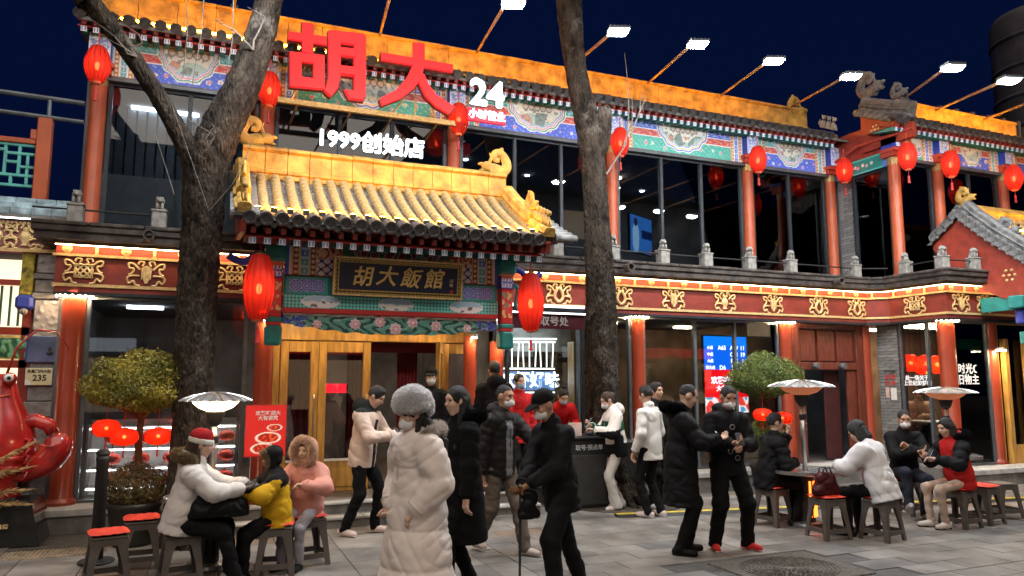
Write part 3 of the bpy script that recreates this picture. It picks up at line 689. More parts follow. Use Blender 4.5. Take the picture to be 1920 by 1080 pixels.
def ridge(parent, x0, x1, y, z0, z1, n, t=.13):
    for i in range(n):          # ridge blocks with joints
        a = x0+(x1-x0)*i/n; b = x0+(x1-x0)*(i+1)/n
        mb = MB(); mb.prismx([(-t, z0), (-t, z0+.3*(z1-z0)), (-t-.03, z0+.33*(z1-z0)), (-t-.03, z0+.42*(z1-z0)), (-t, z0+.45*(z1-z0)), (-t, z1-.10), (-t-.04, z1-.07), (-t-.04, z1-.03), (-t*.4, z1), (t*.4, z1), (t+.04, z1-.05), (t, z1-.1), (t, z0)], a+.004, b-.004)
        mb.build('ridge_block', 'ridge_amber_lit', parent, M=Matrix.Translation((0, y, random.uniform(-.004, .004))))
ridge(BL, -1.95, 13.3, 13.5, 7.6, 8.40, 25); ridge(BL, 13.35, 17.2, 11.05, 7.2, 7.79, 8)
# amber LED bars on the roofs that wash the ridges
for a, b in (((-1.8, 12.25, 7.335), (11.4, 12.29, 7.36)), ((13.4, 10.4, 7.14), (17, 10.44, 7.165))):
    box('amber_led_bar', a, b, 'led_amber', BL)
# wing gable facing left, with bargeboard, studs, edge tiles and beasts
gx = 12.28
gp = [(9.72, 6.45), (9.72, 6.74), (10.1, 6.90), (10.5, 7.07), (10.9, 7.25), (10.9, 6.45)]
mb = MB(); mb.prismx(gp, gx, gx+.10); mb.build('gable_board', 'board_red', BL)
box('gable_wall', (12.38, 9.95, 6.34), (12.5, 12.2, 7.0), 'board_red', BL)
mb = MB(); mb.tube([(gx-.01, 9.7, 6.60), (gx-.02, 11.0, 6.62), (gx-.02, 11.7, 6.42)], .03, 6); mb.build('gable_moulding', 'band_red', BL)
studm = MB(); studm.ball((0, 0, 0), .028, 8, 5); SM = studm.mesh('gold_stud', 'gold_relief', True)
def stud7(parent, x, y, z, r=.13, M=None):
    for k in range(7):
        a = k*math.pi/3; q = 0 if k == 6 else r; link('gold_stud', SM, parent, (x, y+q*math.cos(a), z+q*math.sin(a)))
stud7(BL, gx-.005, 10.08, 6.74, .085); stud7(BL, gx-.005, 10.55, 6.84, .085)
def gable_edge(parent, x, pts, n, toleft=True):
    """edge tiles hanging over a gable, following the roof curve"""
    P = [Vector((0, a, b)) for a, b in pts]; L = [0]
    for i in range(1, len(P)): L.append(L[-1]+(P[i]-P[i-1]).length)
    def at(s):
        for i in range(1, len(P)):
            if s <= L[i]+1e-6:
                t = (s-L[i-1])/(L[i]-L[i-1]); return P[i-1].lerp(P[i], t), (P[i]-P[i-1]).normalized()
        return P[-1], (P[-1]-P[-2]).normalized()
    for i in range(n):
        p, d = at(L[-1]*(i+.5)/n); an = math.atan2(d.z, d.y)
        Mx = Matrix.Translation((x, p.y, p.z)) @ Matrix.Rotation(an, 4, 'X') @ Matrix.Rotation(R(-90), 4, 'Z')
        link('round_end_tile', RTG, parent, M=Mx)
        p2, _ = at(min(L[-1], L[-1]*(i+1)/n)); link('drip_tile', DTG, parent, M=Matrix.Translation((x, p2.y, p2.z-.01)) @ Matrix.Rotation(an, 4, 'X') @ Matrix.Rotation(R(-90), 4, 'Z'))
RTG = RT.copy(); RTG.materials[0] = MT['tile_grey']; DTG = DT.copy(); DTG.materials[0] = MT['tile_grey']
gable_edge(BL, gx-.10, [(9.75, 6.84), (10.1, 6.97), (10.5, 7.14), (10.9, 7.32)], 7)
def ridge_run(parent, x, pts, w=.09, h=.2, m='tile_grey', name='gable_ridge'):
    for i in range(len(pts)-1):
        (y0, z0), (y1, z1) = pts[i], pts[i+1]; L = math.hypot(y1-y0, z1-z0); an = math.atan2(z1-z0, y1-y0)
        mb = MB(); mb.prism([(-w, 0), (-w, h*.3), (-w-.03, h*.4), (-w, h*.5), (-w, h*.8), (-w*.6, h), (w*.6, h), (w, h*.8), (w, 0)], -.01, L+.01)
        mb.build(name, m, parent, M=Matrix.Translation((x, y0, z0)) @ Matrix.Rotation(an, 4, 'X'))
ridge_run(BL, gx+.12, [(9.85, 6.90), (10.2, 7.03), (10.55, 7.18), (10.95, 7.36)], .12, .30)
def dragon_head(parent, M, m, s=1., name='ridge_dragon'):
    """ridge-end beast: curled tail, open jaws, horn"""
    mb = MB(); S = Matrix.Scale(s, 4)
    tmp = MB(); pts = spl([(-.22, .0), (-.10, .02), (.06, .0), (.16, .12), (.10, .28), (.0, .36), (-.10, .32), (-.08, .22), (.0, .22)])
    tmp.tube([(x, y, z) for x, y, z in pts], list(np.linspace(.13, .05, len(pts))), 8, flat=.6)
    tmp.ball((-.24, 0, .06), .12, 9, 6, (1.1, .7, .9)); tmp.ball((-.36, 0, .10), .06, 8, 5, (1.3, .8, .6)); tmp.ball((-.35, 0, -.02), .05, 8, 5, (1.3, .8, .6))
    tmp.tube([(-.2, 0, .15), (-.16, 0, .26), (-.20, 0, .34)], [.035, .028, .01], 6); tmp.tube([(.05, 0, .35), (.05, 0, .46)], [.03, .035], 6)
    for i in range(6): tmp.tube([(.12-.02*i, .02, .05+.05*i), (.20-.03*i, .02, .08+.055*i)], [.03, .008], 5)
    me = tmp.mesh(name, m); smooth_by_angle(me, 50); return link(name, me, parent, M=M @ S)
def beast(parent, M, m, s=1.):
    tmp = MB(); tmp.ball((0, 0, .09), .05, 8, 6, (.8, 1, 1.5)); tmp.ball((0, -.04, .2), .04, 8, 5); tmp.tube([(0, .04, .05), (0, .08, .14), (0, .05, .2)], [.02, .018, .006], 6)
    tmp.tube([(.02, -.04, .1), (.02, -.05, 0)], .014, 5); tmp.tube([(-.02, -.04, .1), (-.02, -.05, 0)], .014, 5); tmp.tube([(0, -.02, .22), (0, .01, .27)], [.016, .005], 5)
    me = tmp.mesh('ridge_beast', m, True); return link('ridge_beast', me, parent, M=M @ Matrix.Scale(s, 4))
dragon_head(BL, TR(12.4, 10.80, 7.72, R(90)), 'tile_grey', 1.05); dragon_head(BL, TR(12.42, 10.12, 7.42, R(90)), 'tile_grey', .62)
for i, y in enumerate((9.9, 10.0)): beast(BL, TR(12.42, y, 7.20+.05*i), 'tile_grey', .7)
dragon_head(BL, TR(12.95, 13.4, 8.30, R(180)), 'ridge_amber_lit', .9)
for i in range(3): beast(BL, TR(12.05, 11.4+.14*i, 7.05+.07*i), 'stone_post', 1.2)
# ------------------------------------------------------------------ building added across the street, unseen, hiding the sun lamp in the glass
OB = thing('added_opposite_building', 'dark street-side building with shop signs across the road', 'building', (6, -16, 0))
mat('opposite_wall', (.06, .058, .06), .9, var=.3, vs=.5); emis('lit_window', (1, .72, .42), .5); emis('shop_sign_red', (.9, .05, .04), 1.0); emis('shop_sign_white', (.8, .9, 1), 1.2)
box('wall', (-30, -8, 0), (32, 0, 13.5), 'opposite_wall', OB)
for k in range(3):
    for i in range(20): box('window', (-29+i*3.05, 0, 4.6+k*2.9), (-27.2+i*3.05, .06, 6.3+k*2.9), 'lit_window' if (i*7+k*5) % 9 == 0 else 'glass_dark', OB)
for i, (x, w, m) in enumerate(((-22, 5, 'shop_sign_red'), (-13, 4, 'shop_sign_white'), (-3, 6, 'shop_sign_red'), (9, 4, 'shop_sign_white'), (18, 5, 'shop_sign_red'))):
    box('shop_sign', (x, .0, 3.1), (x+w, .18, 3.7), m, OB); box('shop_front', (x, .0, .4), (x+w, .05, 2.8), 'lit_window', OB)
# ------------------------------------------------------------------ entrance porch with tiled roof
PO = thing('entrance_porch', 'golden lit tiled porch roof with painted beams over entrance doors', 'porch')
PX0, PX1 = .42, 4.02
def rz_(t): return 3.66+.87*(.68*t+.32*t*t)
def ry_(t): return 8.72+1.53*t
eave(PO, PX0-.04, PX1+.04, 8.70, 3.655, sp=.18, rs=.165, pitch=R(20), rd=(.20, -.225))
seg = 8; prof = [(math.cos(math.pi*i/seg), math.sin(math.pi*i/seg)) for i in range(seg+1)]
q = MB(); L = .136
rows = [(0, .062), (.104, .060), (.108, .067), (L+.012, .067)]
vs = [(x*r, y, z*r) for y, r in rows for x, z in prof]
q.add(vs, [(k*(seg+1)+i, k*(seg+1)+i+1, (k+1)*(seg+1)+i+1, (k+1)*(seg+1)+i) for k in range(3) for i in range(seg)]); ROLL = q.mesh('roll_tile', 'tile_roll_amber_lit'); smooth_by_angle(ROLL, 30)
NT = 13; ncol = 21; sp = (PX1-PX0+.08)/(ncol-1)
for c in range(ncol):
    x = PX0-.04+c*sp
    for k in range(NT):
        t0, t1 = k/NT, (k+1)/NT; dy, dz = ry_(t1)-ry_(t0), rz_(t1)-rz_(t0); an = math.atan2(dz, dy)
        link('roll_tile', ROLL, PO, M=TR(x+random.uniform(-.003, .003), ry_(t0)+.02, rz_(t0)+.012, random.uniform(-.012, .012), an))
for c in range(ncol-1):                                     # stepped pan tiles in each channel
    x = PX0-.04+(c+.5)*sp; w = sp/2-.02; vs = []; fs = []; n = 26
    for k in range(n):
        for e in (0, 1):
            t = (k+e)/n; z = rz_(t)-.012*e; y = ry_(t)
            vs += [(x-w, y, z+.012), (x-w*.4, y, z-.022), (x+w*.4, y, z-.022), (x+w, y, z+.012)]
    for r in range(2*n-1): fs += [(r*4+i, r*4+i+1, r*4+5+i, r*4+4+i) for i in range(3)]
    mb = MB(); mb.add(vs, fs); mb.build('pan_tiles', 'tile_grey', PO)
mb = MB(); N = 12
vs = [(x, ry_(k/N), rz_(k/N)-.05) for k in range(N+1) for x in (PX0-.1, PX1+.1)]; mb.add(vs, [(2*k, 2*k+1, 2*k+3, 2*k+2) for k in range(N)]); mb.build('roof_deck', 'beam_red', PO)
mb = MB(); mb.prismx([(10.25, 4.5), (10.98, 3.95), (10.98, 3.88), (10.25, 4.42)], PX0-.1, PX1+.1); mb.build('rear_slope', 'tile_grey', PO)
# porch ridge built of blocks, cap tiles and a row of carved panels
for i in range(13):
    a = PX0-.1+(PX1-PX0+.2)*i/13; b = a+(PX1-PX0+.2)/13
    mb = MB(); mb.prismx([(-.12, 4.5), (-.12, 4.58), (-.15, 4.60), (-.15, 4.64), (-.12, 4.67), (-.12, 4.88), (-.16, 4.91), (-.16, 4.94), (-.07, 4.985), (.07, 4.985), (.16, 4.93), (.12, 4.9), (.12, 4.5)], a+.004, b-.004)
    mb.build('ridge_block', 'ridge_amber_lit', PO, M=Matrix.Translation((0, 10.36, random.uniform(-.004, .004))))
    mb = MB(); mb.bbox((a+.05, 10.22, 4.515), (b-.05, 10.245, 4.575), .008); mb.build('carved_panel', 'ridge_amber_lit', PO)
dragon_head(PO, TR(PX0+.0, 10.33, 5.05, R(180)), 'ridge_amber_lit', .8); dragon_head(PO, TR(PX1+.02, 10.33, 5.02, 0), 'ridge_amber_lit', .8)
for x, sgn in ((PX0-.10, -1), (PX1+.10, 1)):
    pts = [(ry_(t)+.0, rz_(t)+.05) for t in (.0, .18, .36, .55, .78, 1.0)]
    ridge_run(PO, x, pts[2:], .085, .20, 'ridge_amber_lit'); ridge_run(PO, x, pts[:3], .075, .12, 'ridge_amber_lit')
    dragon_head(PO, TR(x, ry_(.40), rz_(.40)+.26, R(90)), 'ridge_amber_lit', .62)
    for i in range(5): beast(PO, TR(x, ry_(.30-.07*i), rz_(.30-.07*i)+.16), 'ridge_amber_lit', .95)
    mb = MB(); gy = [(ry_(t), rz_(t)-.03) for t in (0, .2, .4, .6, .8, 1)]; mb.prismx([(8.78, 3.50)]+gy+[(10.95, 4.1), (10.95, 3.75), (9.6, 3.6)], x-.03, x+.03); mb.build('gable_board', 'board_red', PO)
    gable_edge(PO, x+(.13 if sgn > 0 else -.13), [(ry_(t), rz_(t)+.01) for t in (0, .25, .5, .75, 1)], 11)
# amber floods standing in the tile channels just behind the eave
for c in range(0, ncol-1):
    x = PX0-.04+(c+.5)*sp; y = 8.93; z = rz_(.137)+.052
    h = bpy.data.objects.new('amber_flood', None); COL.objects.link(h); h.parent = PO; h.location = (x, y, z)
    mb = MB(); mb.prismx([(-.02, -.02), (-.024, .034), (-.018, .036), (.018, .004), (.018, -.02)], -.035, .035); mb.build('housing', 'black_matte', h)
    mb = MB(); mb.add([(-.032, -.014, .040), (.032, -.014, .040), (.032, .020, .010), (-.032, .020, .010)], [(0, 1, 2, 3)]); mb.build('lens', 'led_flood_amber', h)
# painted fascia between the hanging posts
def up_beam(u, v):
    W, H = 2.86, .44; c = np.zeros(u.shape+(3,)); x = u-W/2; t = v/H; c[:] = rgb(70, 40, 34); n = nz(u, v, 30, 4)
    fill(c, t > .55, TEAL); fill(c, (np.sin(u*50+n*3)*np.sin(v*60) > .55), GOLD)
    e = W/2-np.abs(x)
    for a, b, cc in ((0, .05, BLUE), (.05, .075, WHITE), (.075, .10, GOLD), (.10, .16, rgb(60, 44, 40)), (.16, .18, GOLD), (.18, .29, TEAL), (.29, .31, GOLD), (.31, .37, rgb(60, 44, 40)), (.37, .39, GOLD)): fill(c, (e >= a) & (e < b), cc)
    fill(c, (e > .18) & (e < .29) & (t > .55), BLUE); fill(c, (e > .18) & (e < .29) & fret(e-.18, v, .11), rgb(150, 215, 230))
    for q in (.13, .34): fill(c, np.hypot(e-q, (v % .07)-.035) < .024, rgb(216, 190, 160))
    m = (e > .39) & (e < .70); fill(c, m & (t < .5), rgb(228, 230, 240)); fill(c, m & (t < .5) & (np.abs(np.sin(e*46)+np.sin(v*58)) < .5), NAVY); fill(c, m & (t >= .5), rgb(222, 190, 150)); fill(c, m & (t >= .5) & (np.sin(e*40+n*4) > .2), rgb(150, 50, 40))
    k = np.hypot(x/.62, (H*1.05-v)/(H*.95)); fill(c, k < 1, WHITE); fill(c, k < .94, PINK); fill(c, k < .88, rgb(214, 226, 220)); fill(c, (k < .86) & (n > .1), rgb(190, 60, 90)); fill(c, (k < .86) & (n < -.45), rgb(70, 120, 90))
    return c
def scroll(u, v):
    c = np.zeros(u.shape+(3,)); c[:] = rgb(50, 168, 160); m = (u > .05) & (u < .47) & (v > .03) & (v < .19); fill(c, m, rgb(40, 60, 170)); w = np.abs(np.sin(np.hypot(((u-.05) % .14)-.07, v-.11)*110)) > .62; fill(c, m & w, rgb(150, 170, 235)); return c
def lattice(u, v):
    c = np.zeros(u.shape+(3,)); c[:] = rgb(30, 110, 106); d = np.hypot((u % .045)-.0225, (v % .042)-.021); fill(c, d < .0185, rgb(100, 212, 204))
    for x in (.45, 1.42, 2.40):
        q = np.hypot((u-x)/.24, (v-.085)/.085); fill(c, q < 1, WHITE); n = nz(u, v, 40, int(x*10)); fill(c, (q < .95) & (v > .09+.02*n), rgb(150, 200, 230)); fill(c, (q < .9) & (n > .55) & (v < .1), rgb(90, 90, 100))
    return c
LOT = [(.42, .11, .062), (.90, .125, .075), (1.22, .165, .078), (1.43, .075, .085), (1.66, .165, .078), (1.98, .13, .075), (2.42, .11, .062)]
def val_edge(u): x = np.abs(u-1.43)/1.43; return np.where(x < .62, .0+.05*(x/.62)**2, .05+.06*np.clip((x-.62)/.38, 0, 1))
def valance(u, v):
    c = np.zeros(u.shape+(3,)); n = nz(u, v, 36, 8); c[:] = rgb(34, 92, 84); s = np.sin(u*34+3.2*np.sin(v*30+u*5)+n); fill(c, s > .1, rgb(70, 140, 122)); fill(c, np.abs(s-.1) < .09, rgb(170, 200, 186)); fill(c, s < -.75, rgb(20, 50, 52))
    e = np.minimum(u, 2.86-u); fill(c, (e < .30) & (n+.4-e > 0), rgb(40, 66, 175)); fill(c, (e < .30) & (np.abs(np.sin(n*6+e*20)) < .18), rgb(170, 190, 235))
    fill(c, v > .222, rgb(230, 232, 220))
    for x, y, r in LOT:
        flower(c, u, v, x, y, r, rgb(214, 120, 146), rgb(244, 214, 214), 8); d = np.hypot(u-x, v-y); fill(c, (np.abs(d-r*.62) < r*.07), rgb(246, 220, 226))
    return c
def val_relief(u, v):
    h = .010*np.sin(u*34+3.2*np.sin(v*30+u*5))
    for x, y, r in LOT: d = np.hypot(u-x, v-y)/r; h = np.where(d < 1, .03*np.sqrt(np.clip(1-d*d, 0, 1))+.008*np.cos(np.arctan2(v-y, u-x)*8), h)
    return h
FX = .86
box('upper_beam', (FX, 9.56, 3.14), (FX+2.86, 9.72, 3.59), 'board_red', PO); panel('painted_upper_beam', 2.86, .44, up_beam, .0085, TR(FX, 9.555, 3.145), PO)
box('middle_board', (FX, 9.60, 2.90), (FX+2.86, 9.70, 3.135), 'teal', PO)
for x in (FX+.02, FX+2.86-.54): panel('scroll_board', .52, .22, scroll, .0085, TR(x, 9.596, 2.905), PO)
box('lattice_beam', (FX, 9.56, 2.725), (FX+2.86, 9.70, 2.895), 'teal', PO); panel('lattice_board', 2.86, .17, lattice, .0075, TR(FX, 9.556, 2.725), PO)
box('red_rail', (FX, 9.53, 2.665), (FX+2.86, 9.70, 2.722), 'bright_red', PO, .006)
panel('carved_valance', 2.86, .245, valance, .0075, TR(FX, 9.60, 2.415), PO, relief=val_relief, keep=lambda u, v: v > val_edge(u)+.012*np.sin(u*22))
box('valance_back', (FX+.02, 9.615, 2.54), (FX+2.84, 9.64, 2.66), 'teal', PO)
def hang_post(x):
    p = bpy.data.objects.new('hanging_post', None); COL.objects.link(p); p.parent = PO; p.location = (x, 9.58, 0)
    box('shaft', (-.085, -.085, 2.60), (.085, .085, 3.09), 'bright_red', p, .012); box('teal_collar', (-.095, -.095, 2.535), (.095, .095, 2.598), 'teal', p, .012); box('red_collar', (-.088, -.088, 2.50), (.088, .088, 2.533), 'bright_red', p); box('drop', (-.10, -.10, 2.25), (.10, .10, 2.498), 'teal', p, .03)
    def pf(u, v):
        c = np.zeros(u.shape+(3,)); c[:] = rgb(226, 236, 250); fill(c, fret(u, v, .085), rgb(60, 90, 190)); fill(c, v > .14, rgb(226, 120, 70)); return c
    box('fret_block_core', (-.09, -.09, 3.092), (.09, .09, 3.27), 'blue', p); panel('fret_block', .18, .175, pf, .009, TR(-.09, -.094, 3.093), p)
    box('bracket_block', (-.13, -.14, 3.29), (.13, .13, 3.50), 'teal', p, .03); box('bracket_base', (-.11, -.115, 3.272), (.11, .11, 3.289), 'gold_relief', p)
    def sf(u, v):
        c = np.zeros(u.shape+(3,)); c[:] = rgb(190, 44, 44); n = nz(u, v, 45, 6); fill(c, n > .35, rgb(200, 190, 110)); fill(c, n < -.55, rgb(70, 150, 110)); return c
    panel('shaft_painting', .15, .36, sf, .009, TR(-.075, -.089, 2.68), p)
for x in (.745, 3.835): hang_post(x)
for sx, x in ((-1, .745), (1, 3.835)):           # side brackets curling outwards
    mb = MB(); mb.tube([(x+sx*.1+sx*a, 9.58, 3.38+b) for a, _, b in spl([(0, 0), (.14, -.02), (.24, -.10), (.34, -.10), (.46, -.04)])], .045, 8, flat=.6); mb.build('cloud_bracket', 'blue', PO, True)
    mb = MB(); mb.tube([(x+sx*.1+sx*a, 9.58, 3.10+b) for a, _, b in spl([(0, 0), (.06, .05), (.10, -.02), (.06, -.22), (.10, -.30)])], .03, 8, flat=.6); mb.build('leaf_bracket', 'teal', PO, True)
def pcol(x, y, z1, r=.10):
    mb = MB(); mb.lathe([(r*1.3, .26), (r*1.3, .31), (r, .36), (r, z1)], 22); me = mb.mesh('porch_column', 'column_red'); smooth_by_angle(me); c = link('porch_column', me, PO, (x, y, 0))
    mb = MB(); mb.lathe([(.045, 0), (.05, .02), (.05, .05)], 12, TR(0, -r-.09, z1-.03)); mb.build('downlight', 'white_paint', c); mb = MB(); mb.lathe([(.04, -.004), (.04, 0)], 12, TR(0, -r-.09, z1-.032)); mb.build('downlight_lens', 'downlight', c)
pcol(.70, 10.25, 2.62, .12); pcol(3.66, 10.55, 2.48, .10); pcol(4.05, 10.45, 2.40, .105)
for x in (1.2, 2.1, 3.0):
    mb = MB(); mb.lathe([(.05, 0), (.055, .02), (.055, .06)], 14, TR(x, 10.30, 2.72)); mb.build('ceiling_downlight', 'white_paint', PO); mb = MB(); mb.lathe([(.045, -.004), (.045, 0)], 14, TR(x, 10.30, 2.718)); mb.build('ceiling_downlight_lens', 'downlight', PO)
box('porch_ceiling', (.75, 9.72, 2.78), (3.85, 10.78, 2.82), 'board_red', PO)
# name plaque
PQ = thing('name_plaque', 'dark blue name plaque with gold fret frame and gold characters', 'plaque', (2.29, 9.40, 3.14)); PQ.rotation_euler = (R(7), 0, 0)
def pl_frame(u, v):
    c = np.zeros(u.shape+(3,)); c[:] = rgb(206, 176, 96); e = np.minimum(np.minimum(u, 1.72-u), np.minimum(v, .50-v)); k = (e > .018) & (e < .068); fill(c, k & fret(u+v*.0, v, .052), rgb(52, 40, 30)); fill(c, e > .078, rgb(30, 40, 66)); return c
box('board', (-.86, .0, -.25), (.86, .05, .25), 'gold_dark', PQ, .006); panel('fret_frame', 1.72, .50, pl_frame, .0065, TR(-.86, -.004, -.25), PQ, 'paint_gloss')
for a, b in (((-.86, -.02, .225), (.86, -.005, .25)), ((-.86, -.02, -.25), (.86, -.005, -.225)), ((-.86, -.02, -.224), (-.835, -.005, .224)), ((.835, -.02, -.224), (.86, -.005, .224))): box('frame_bead', a, b, 'gold_relief', PQ, .004)
for i, ch in enumerate('胡大飯館'): bold('gold_character', ch, .27, 'gold_char', TR(-.50+i*.315, -.012, -.005+(-.01, .01, 0, 0)[i]) @ Matrix.Rotation(R((-3, 2, 4, -3)[i]), 4, 'Y'), PQ, .012, .004, shear=.22)
text('signature', '胡\n敏', .055, 'gold_relief', TR(.70, -.008, -.03), PQ, .002); box('seal', (.685, -.008, -.165), (.725, -.004, -.125), 'bright_red', PQ)

# ------------------------------------------------------------------ side porch at the right edge
SP = thing('side_porch', 'grey tiled porch roof with red gable board at right edge', 'porch'); sx = 13.05
curve = [(8.0, 3.70), (8.45, 4.05), (8.9, 4.42), (9.3, 4.80), (9.46, 4.98)]; back = [(9.46, 4.98), (9.65, 4.80), (10.05, 4.52)]
mb = MB(); mb.prismx([(7.9, 3.42)]+[(a, b-.06) for a, b in curve]+[(a, b-.06) for a, b in back[1:]]+[(10.05, 4.35), (9.75, 3.95), (9.2, 3.5), (8.8, 3.28), (8.3, 3.15), (7.9, 3.2)], sx, sx+.07); mb.build('gable_board', 'board_red', SP)
stud7(SP, sx-.004, 8.62, 3.66, .10)
gable_edge(SP, sx-.10, curve, 12); gable_edge(SP, sx-.10, back, 4)
ridge_run(SP, sx+.10, [(a, b+.06) for a, b in curve], .09, .2); ridge_run(SP, sx+.10, [(a, b+.06) for a, b in back], .08, .14)
mb = MB(); n = len(curve); mb.add([(x, a, b) for a, b in curve for x in (sx, 16)], [(2*i, 2*i+1, 2*i+3, 2*i+2) for i in range(n-1)]); mb.build('roof_deck', 'tile_grey', SP)
for c in range(14):
    for k in range(9):
        t = k/9; a = 8.02+1.38*t; i = max(j for j in range(n-1) if curve[j][0] <= a+1e-6); s = (a-curve[i][0])/(curve[i+1][0]-curve[i][0]); z = curve[i][1]+s*(curve[i+1][1]-curve[i][1]); an = math.atan2(curve[i+1][1]-curve[i][1], curve[i+1][0]-curve[i][0])
        link('roll_tile', ROLL, SP, M=TR(sx+.36+c*.185, a, z+.01, 0, an))
for i in range(6):
    a = sx+.1+i*.45; mb = MB(); mb.prismx([(-.1, 4.85), (-.1, 5.0), (-.13, 5.03), (-.05, 5.14), (.05, 5.14), (.13, 5.03), (.1, 4.85)], a+.003, a+.447); mb.build('ridge_block', 'ridge_amber_lit', SP, M=Matrix.Translation((0, 9.46, 0)))
dragon_head(SP, TR(sx+.1, 9.44, 5.20, R(90)), 'ridge_amber_lit', .62); dragon_head(SP, TR(sx+.1, 8.70, 4.42, R(90)), 'tile_grey', .72); beast(SP, TR(sx+.1, 8.35, 4.20), 'tile_grey', 1.1)
box('amber_led_bar', (sx+.35, 8.98, 4.60), (16, 9.01, 4.625), 'led_amber', SP)
eave(SP, sx+.2, 16, 7.98, 3.66, sp=.185, rs=.165, pitch=R(20))
box('teal_bracket', (sx-.15, 8.35, 3.06), (sx+1.2, 8.6, 3.28), 'teal', SP, .02); box('blue_bracket', (sx-.02, 8.42, 2.80), (sx+.28, 8.58, 3.05), 'blue', SP, .02); box('side_beam', (sx+.02, 8.62, 3.05), (sx+.10, 9.2, 3.3), 'teal', SP)
mb = MB(); mb.lathe([(.10, 0), (.10, 3.3)], 18, TR(sx+.52, 8.50, 0)); mb.build('post', 'column_red', SP, True)
mb = MB(); mb.lathe([(.16, 0), (.17, .1), (.12, .16), (.11, .2)], 16, TR(sx+.52, 8.50, 0)); mb.build('post_base', 'plinth', SP)
box('teal_beam', (sx+.05, 8.45, 2.45), (sx+2.5, 8.57, 2.66), 'teal', SP, .01)
for i, x in enumerate((.16, .30)): mb = MB(); mb.ball((sx+x, 8.44, 2.56), .04, 8, 5, (1, .3, 1)); mb.build('flower_boss', 'white_paint', SP)
# yellow wood shop-front under the side porch
box('shop_frame', (sx+.90, 9.42, .27), (sx+1.02, 9.52, 2.6), 'wood_gold', SP, .01); box('shop_frame', (sx+1.5, 9.42, .27), (sx+1.6, 9.52, 2.6), 'wood_gold', SP, .01); box('shop_frame', (sx+1.021, 9.43, .27), (sx+1.499, 9.51, .62), 'wood_gold', SP, .01)
mb = MB(); mb.lathe([(.05, 0), (.09, -.02), (.09, -.05)], 14, TR(sx+.62, 9.30, 2.42)); mb.build('downlight', 'white_paint', SP); mb = MB(); mb.lathe([(.08, -.056), (.08, -.05)], 14, TR(sx+.62, 9.30, 2.42)); mb.build('downlight_lens', 'downlight', SP)

# ------------------------------------------------------------------ neighbouring shop at left
NB = thing('neighbour_shop', 'neighbouring shop with carved frieze, white lit ledge and turquoise lattice', 'building')
mat('glaze_blue', (.30, .42, .48), .45, var=.4, vs=6, bump=.5, bs=25); mat('nb_stone', (.22, .22, .22), .8, var=.2, bump=.6, bs=25); mat('turq', (.10, .42, .38), .5, var=.15)
for i in range(14):
    a = -4.9+i*.2283; 
    for k in range(3): box('glazed_tile', (a+.002, 10.9+.13*k, 3.92+.09*k), (a+.226, 11.15+.13*k, 4.01+.09*k), 'glaze_blue', NB, .006)
box('ledge', (-4.9, 10.88, 3.88), (-1.74, 11.4, 3.915), 'nb_stone', NB); box('led_strip', (-4.9, 10.93, 3.868), (-1.80, 10.96, 3.879), 'led_white', NB)
box('frieze', (-4.9, 11.12, 3.50), (-1.84, 11.5, 3.87), mat('frieze_mauve', (.30, .10, .10), .6), NB)
for x in (-2.55, -2.24, -1.98): link('carved_flower', OR[2], NB, M=TR(x, 11.117, 3.67))
for i in range(24): mb = MB(); mb.ball((-2.9+i*.046, 11.10, 3.84), .02, 6, 4); mb.build('bead', 'gold_relief', NB)
box('frieze_trim', (-4.9, 11.09, 3.47), (-1.83, 11.13, 3.51), 'gold_relief', NB)
box('yellow_post', (-2.26, 11.14, 2.92), (-2.115, 11.3, 3.468), mat('post_green_gold', (.36, .30, .03), .5, var=.5, vs=16), NB, .01); box('blue_bracket', (-2.29, 11.05, 2.72), (-2.09, 11.25, 2.91), 'blue', NB, .04); mb = MB(); mb.ball((-2.19, 11.1, 2.70), .05, 8, 6); mb.build('bracket_drop', 'stone_post', NB)
box('red_post', (-2.22, 11.2, .28), (-2.10, 11.36, 2.9), 'beam_red', NB)
# grey stone pillar of carved blocks
for z0, z1, w in ((.28, .95, .0), (.96, 1.35, .01), (1.36, 1.55, .03), (1.56, 2.45, .0), (2.46, 2.86, .0), (2.87, 2.95, .03), (2.96, 3.12, .01), (3.13, 3.2, .03), (3.21, 3.46, .0)): box('pillar_block', (-2.09-w, 11.16-w, z0), (-1.80+w, 11.5, z1), 'nb_stone', NB, .01)
def carve(u, v): return .018*np.maximum(0, nz(u, v, 55, 21))+.02*np.exp(-((u-.14)**2+(v-.2)**2)/.006)
for z, h in ((2.47, .38), (3.22, .23)): panel('carving', .27, h, lambda u, v: np.ones(u.shape+(3,))*rgb(132, 132, 134), .008, TR(-2.08, 11.155, z), NB, relief=carve)
for i in range(6):
    for k in range(3): box('brick', (-3.0+k*.3+(.15 if i % 2 else 0), 11.05, .28+i*.1), (-2.71+k*.3+(.15 if i % 2 else 0), 11.3, .375+i*.1), 'brick_grey', NB, .005)
box('sill', (-2.6, 11.0, .93), (-1.78, 11.4, .985), 'plinth', NB); box('shop_wall', (-5, 11.5, 0), (-1.78, 11.7, 3.5), 'wall_dark', NB)
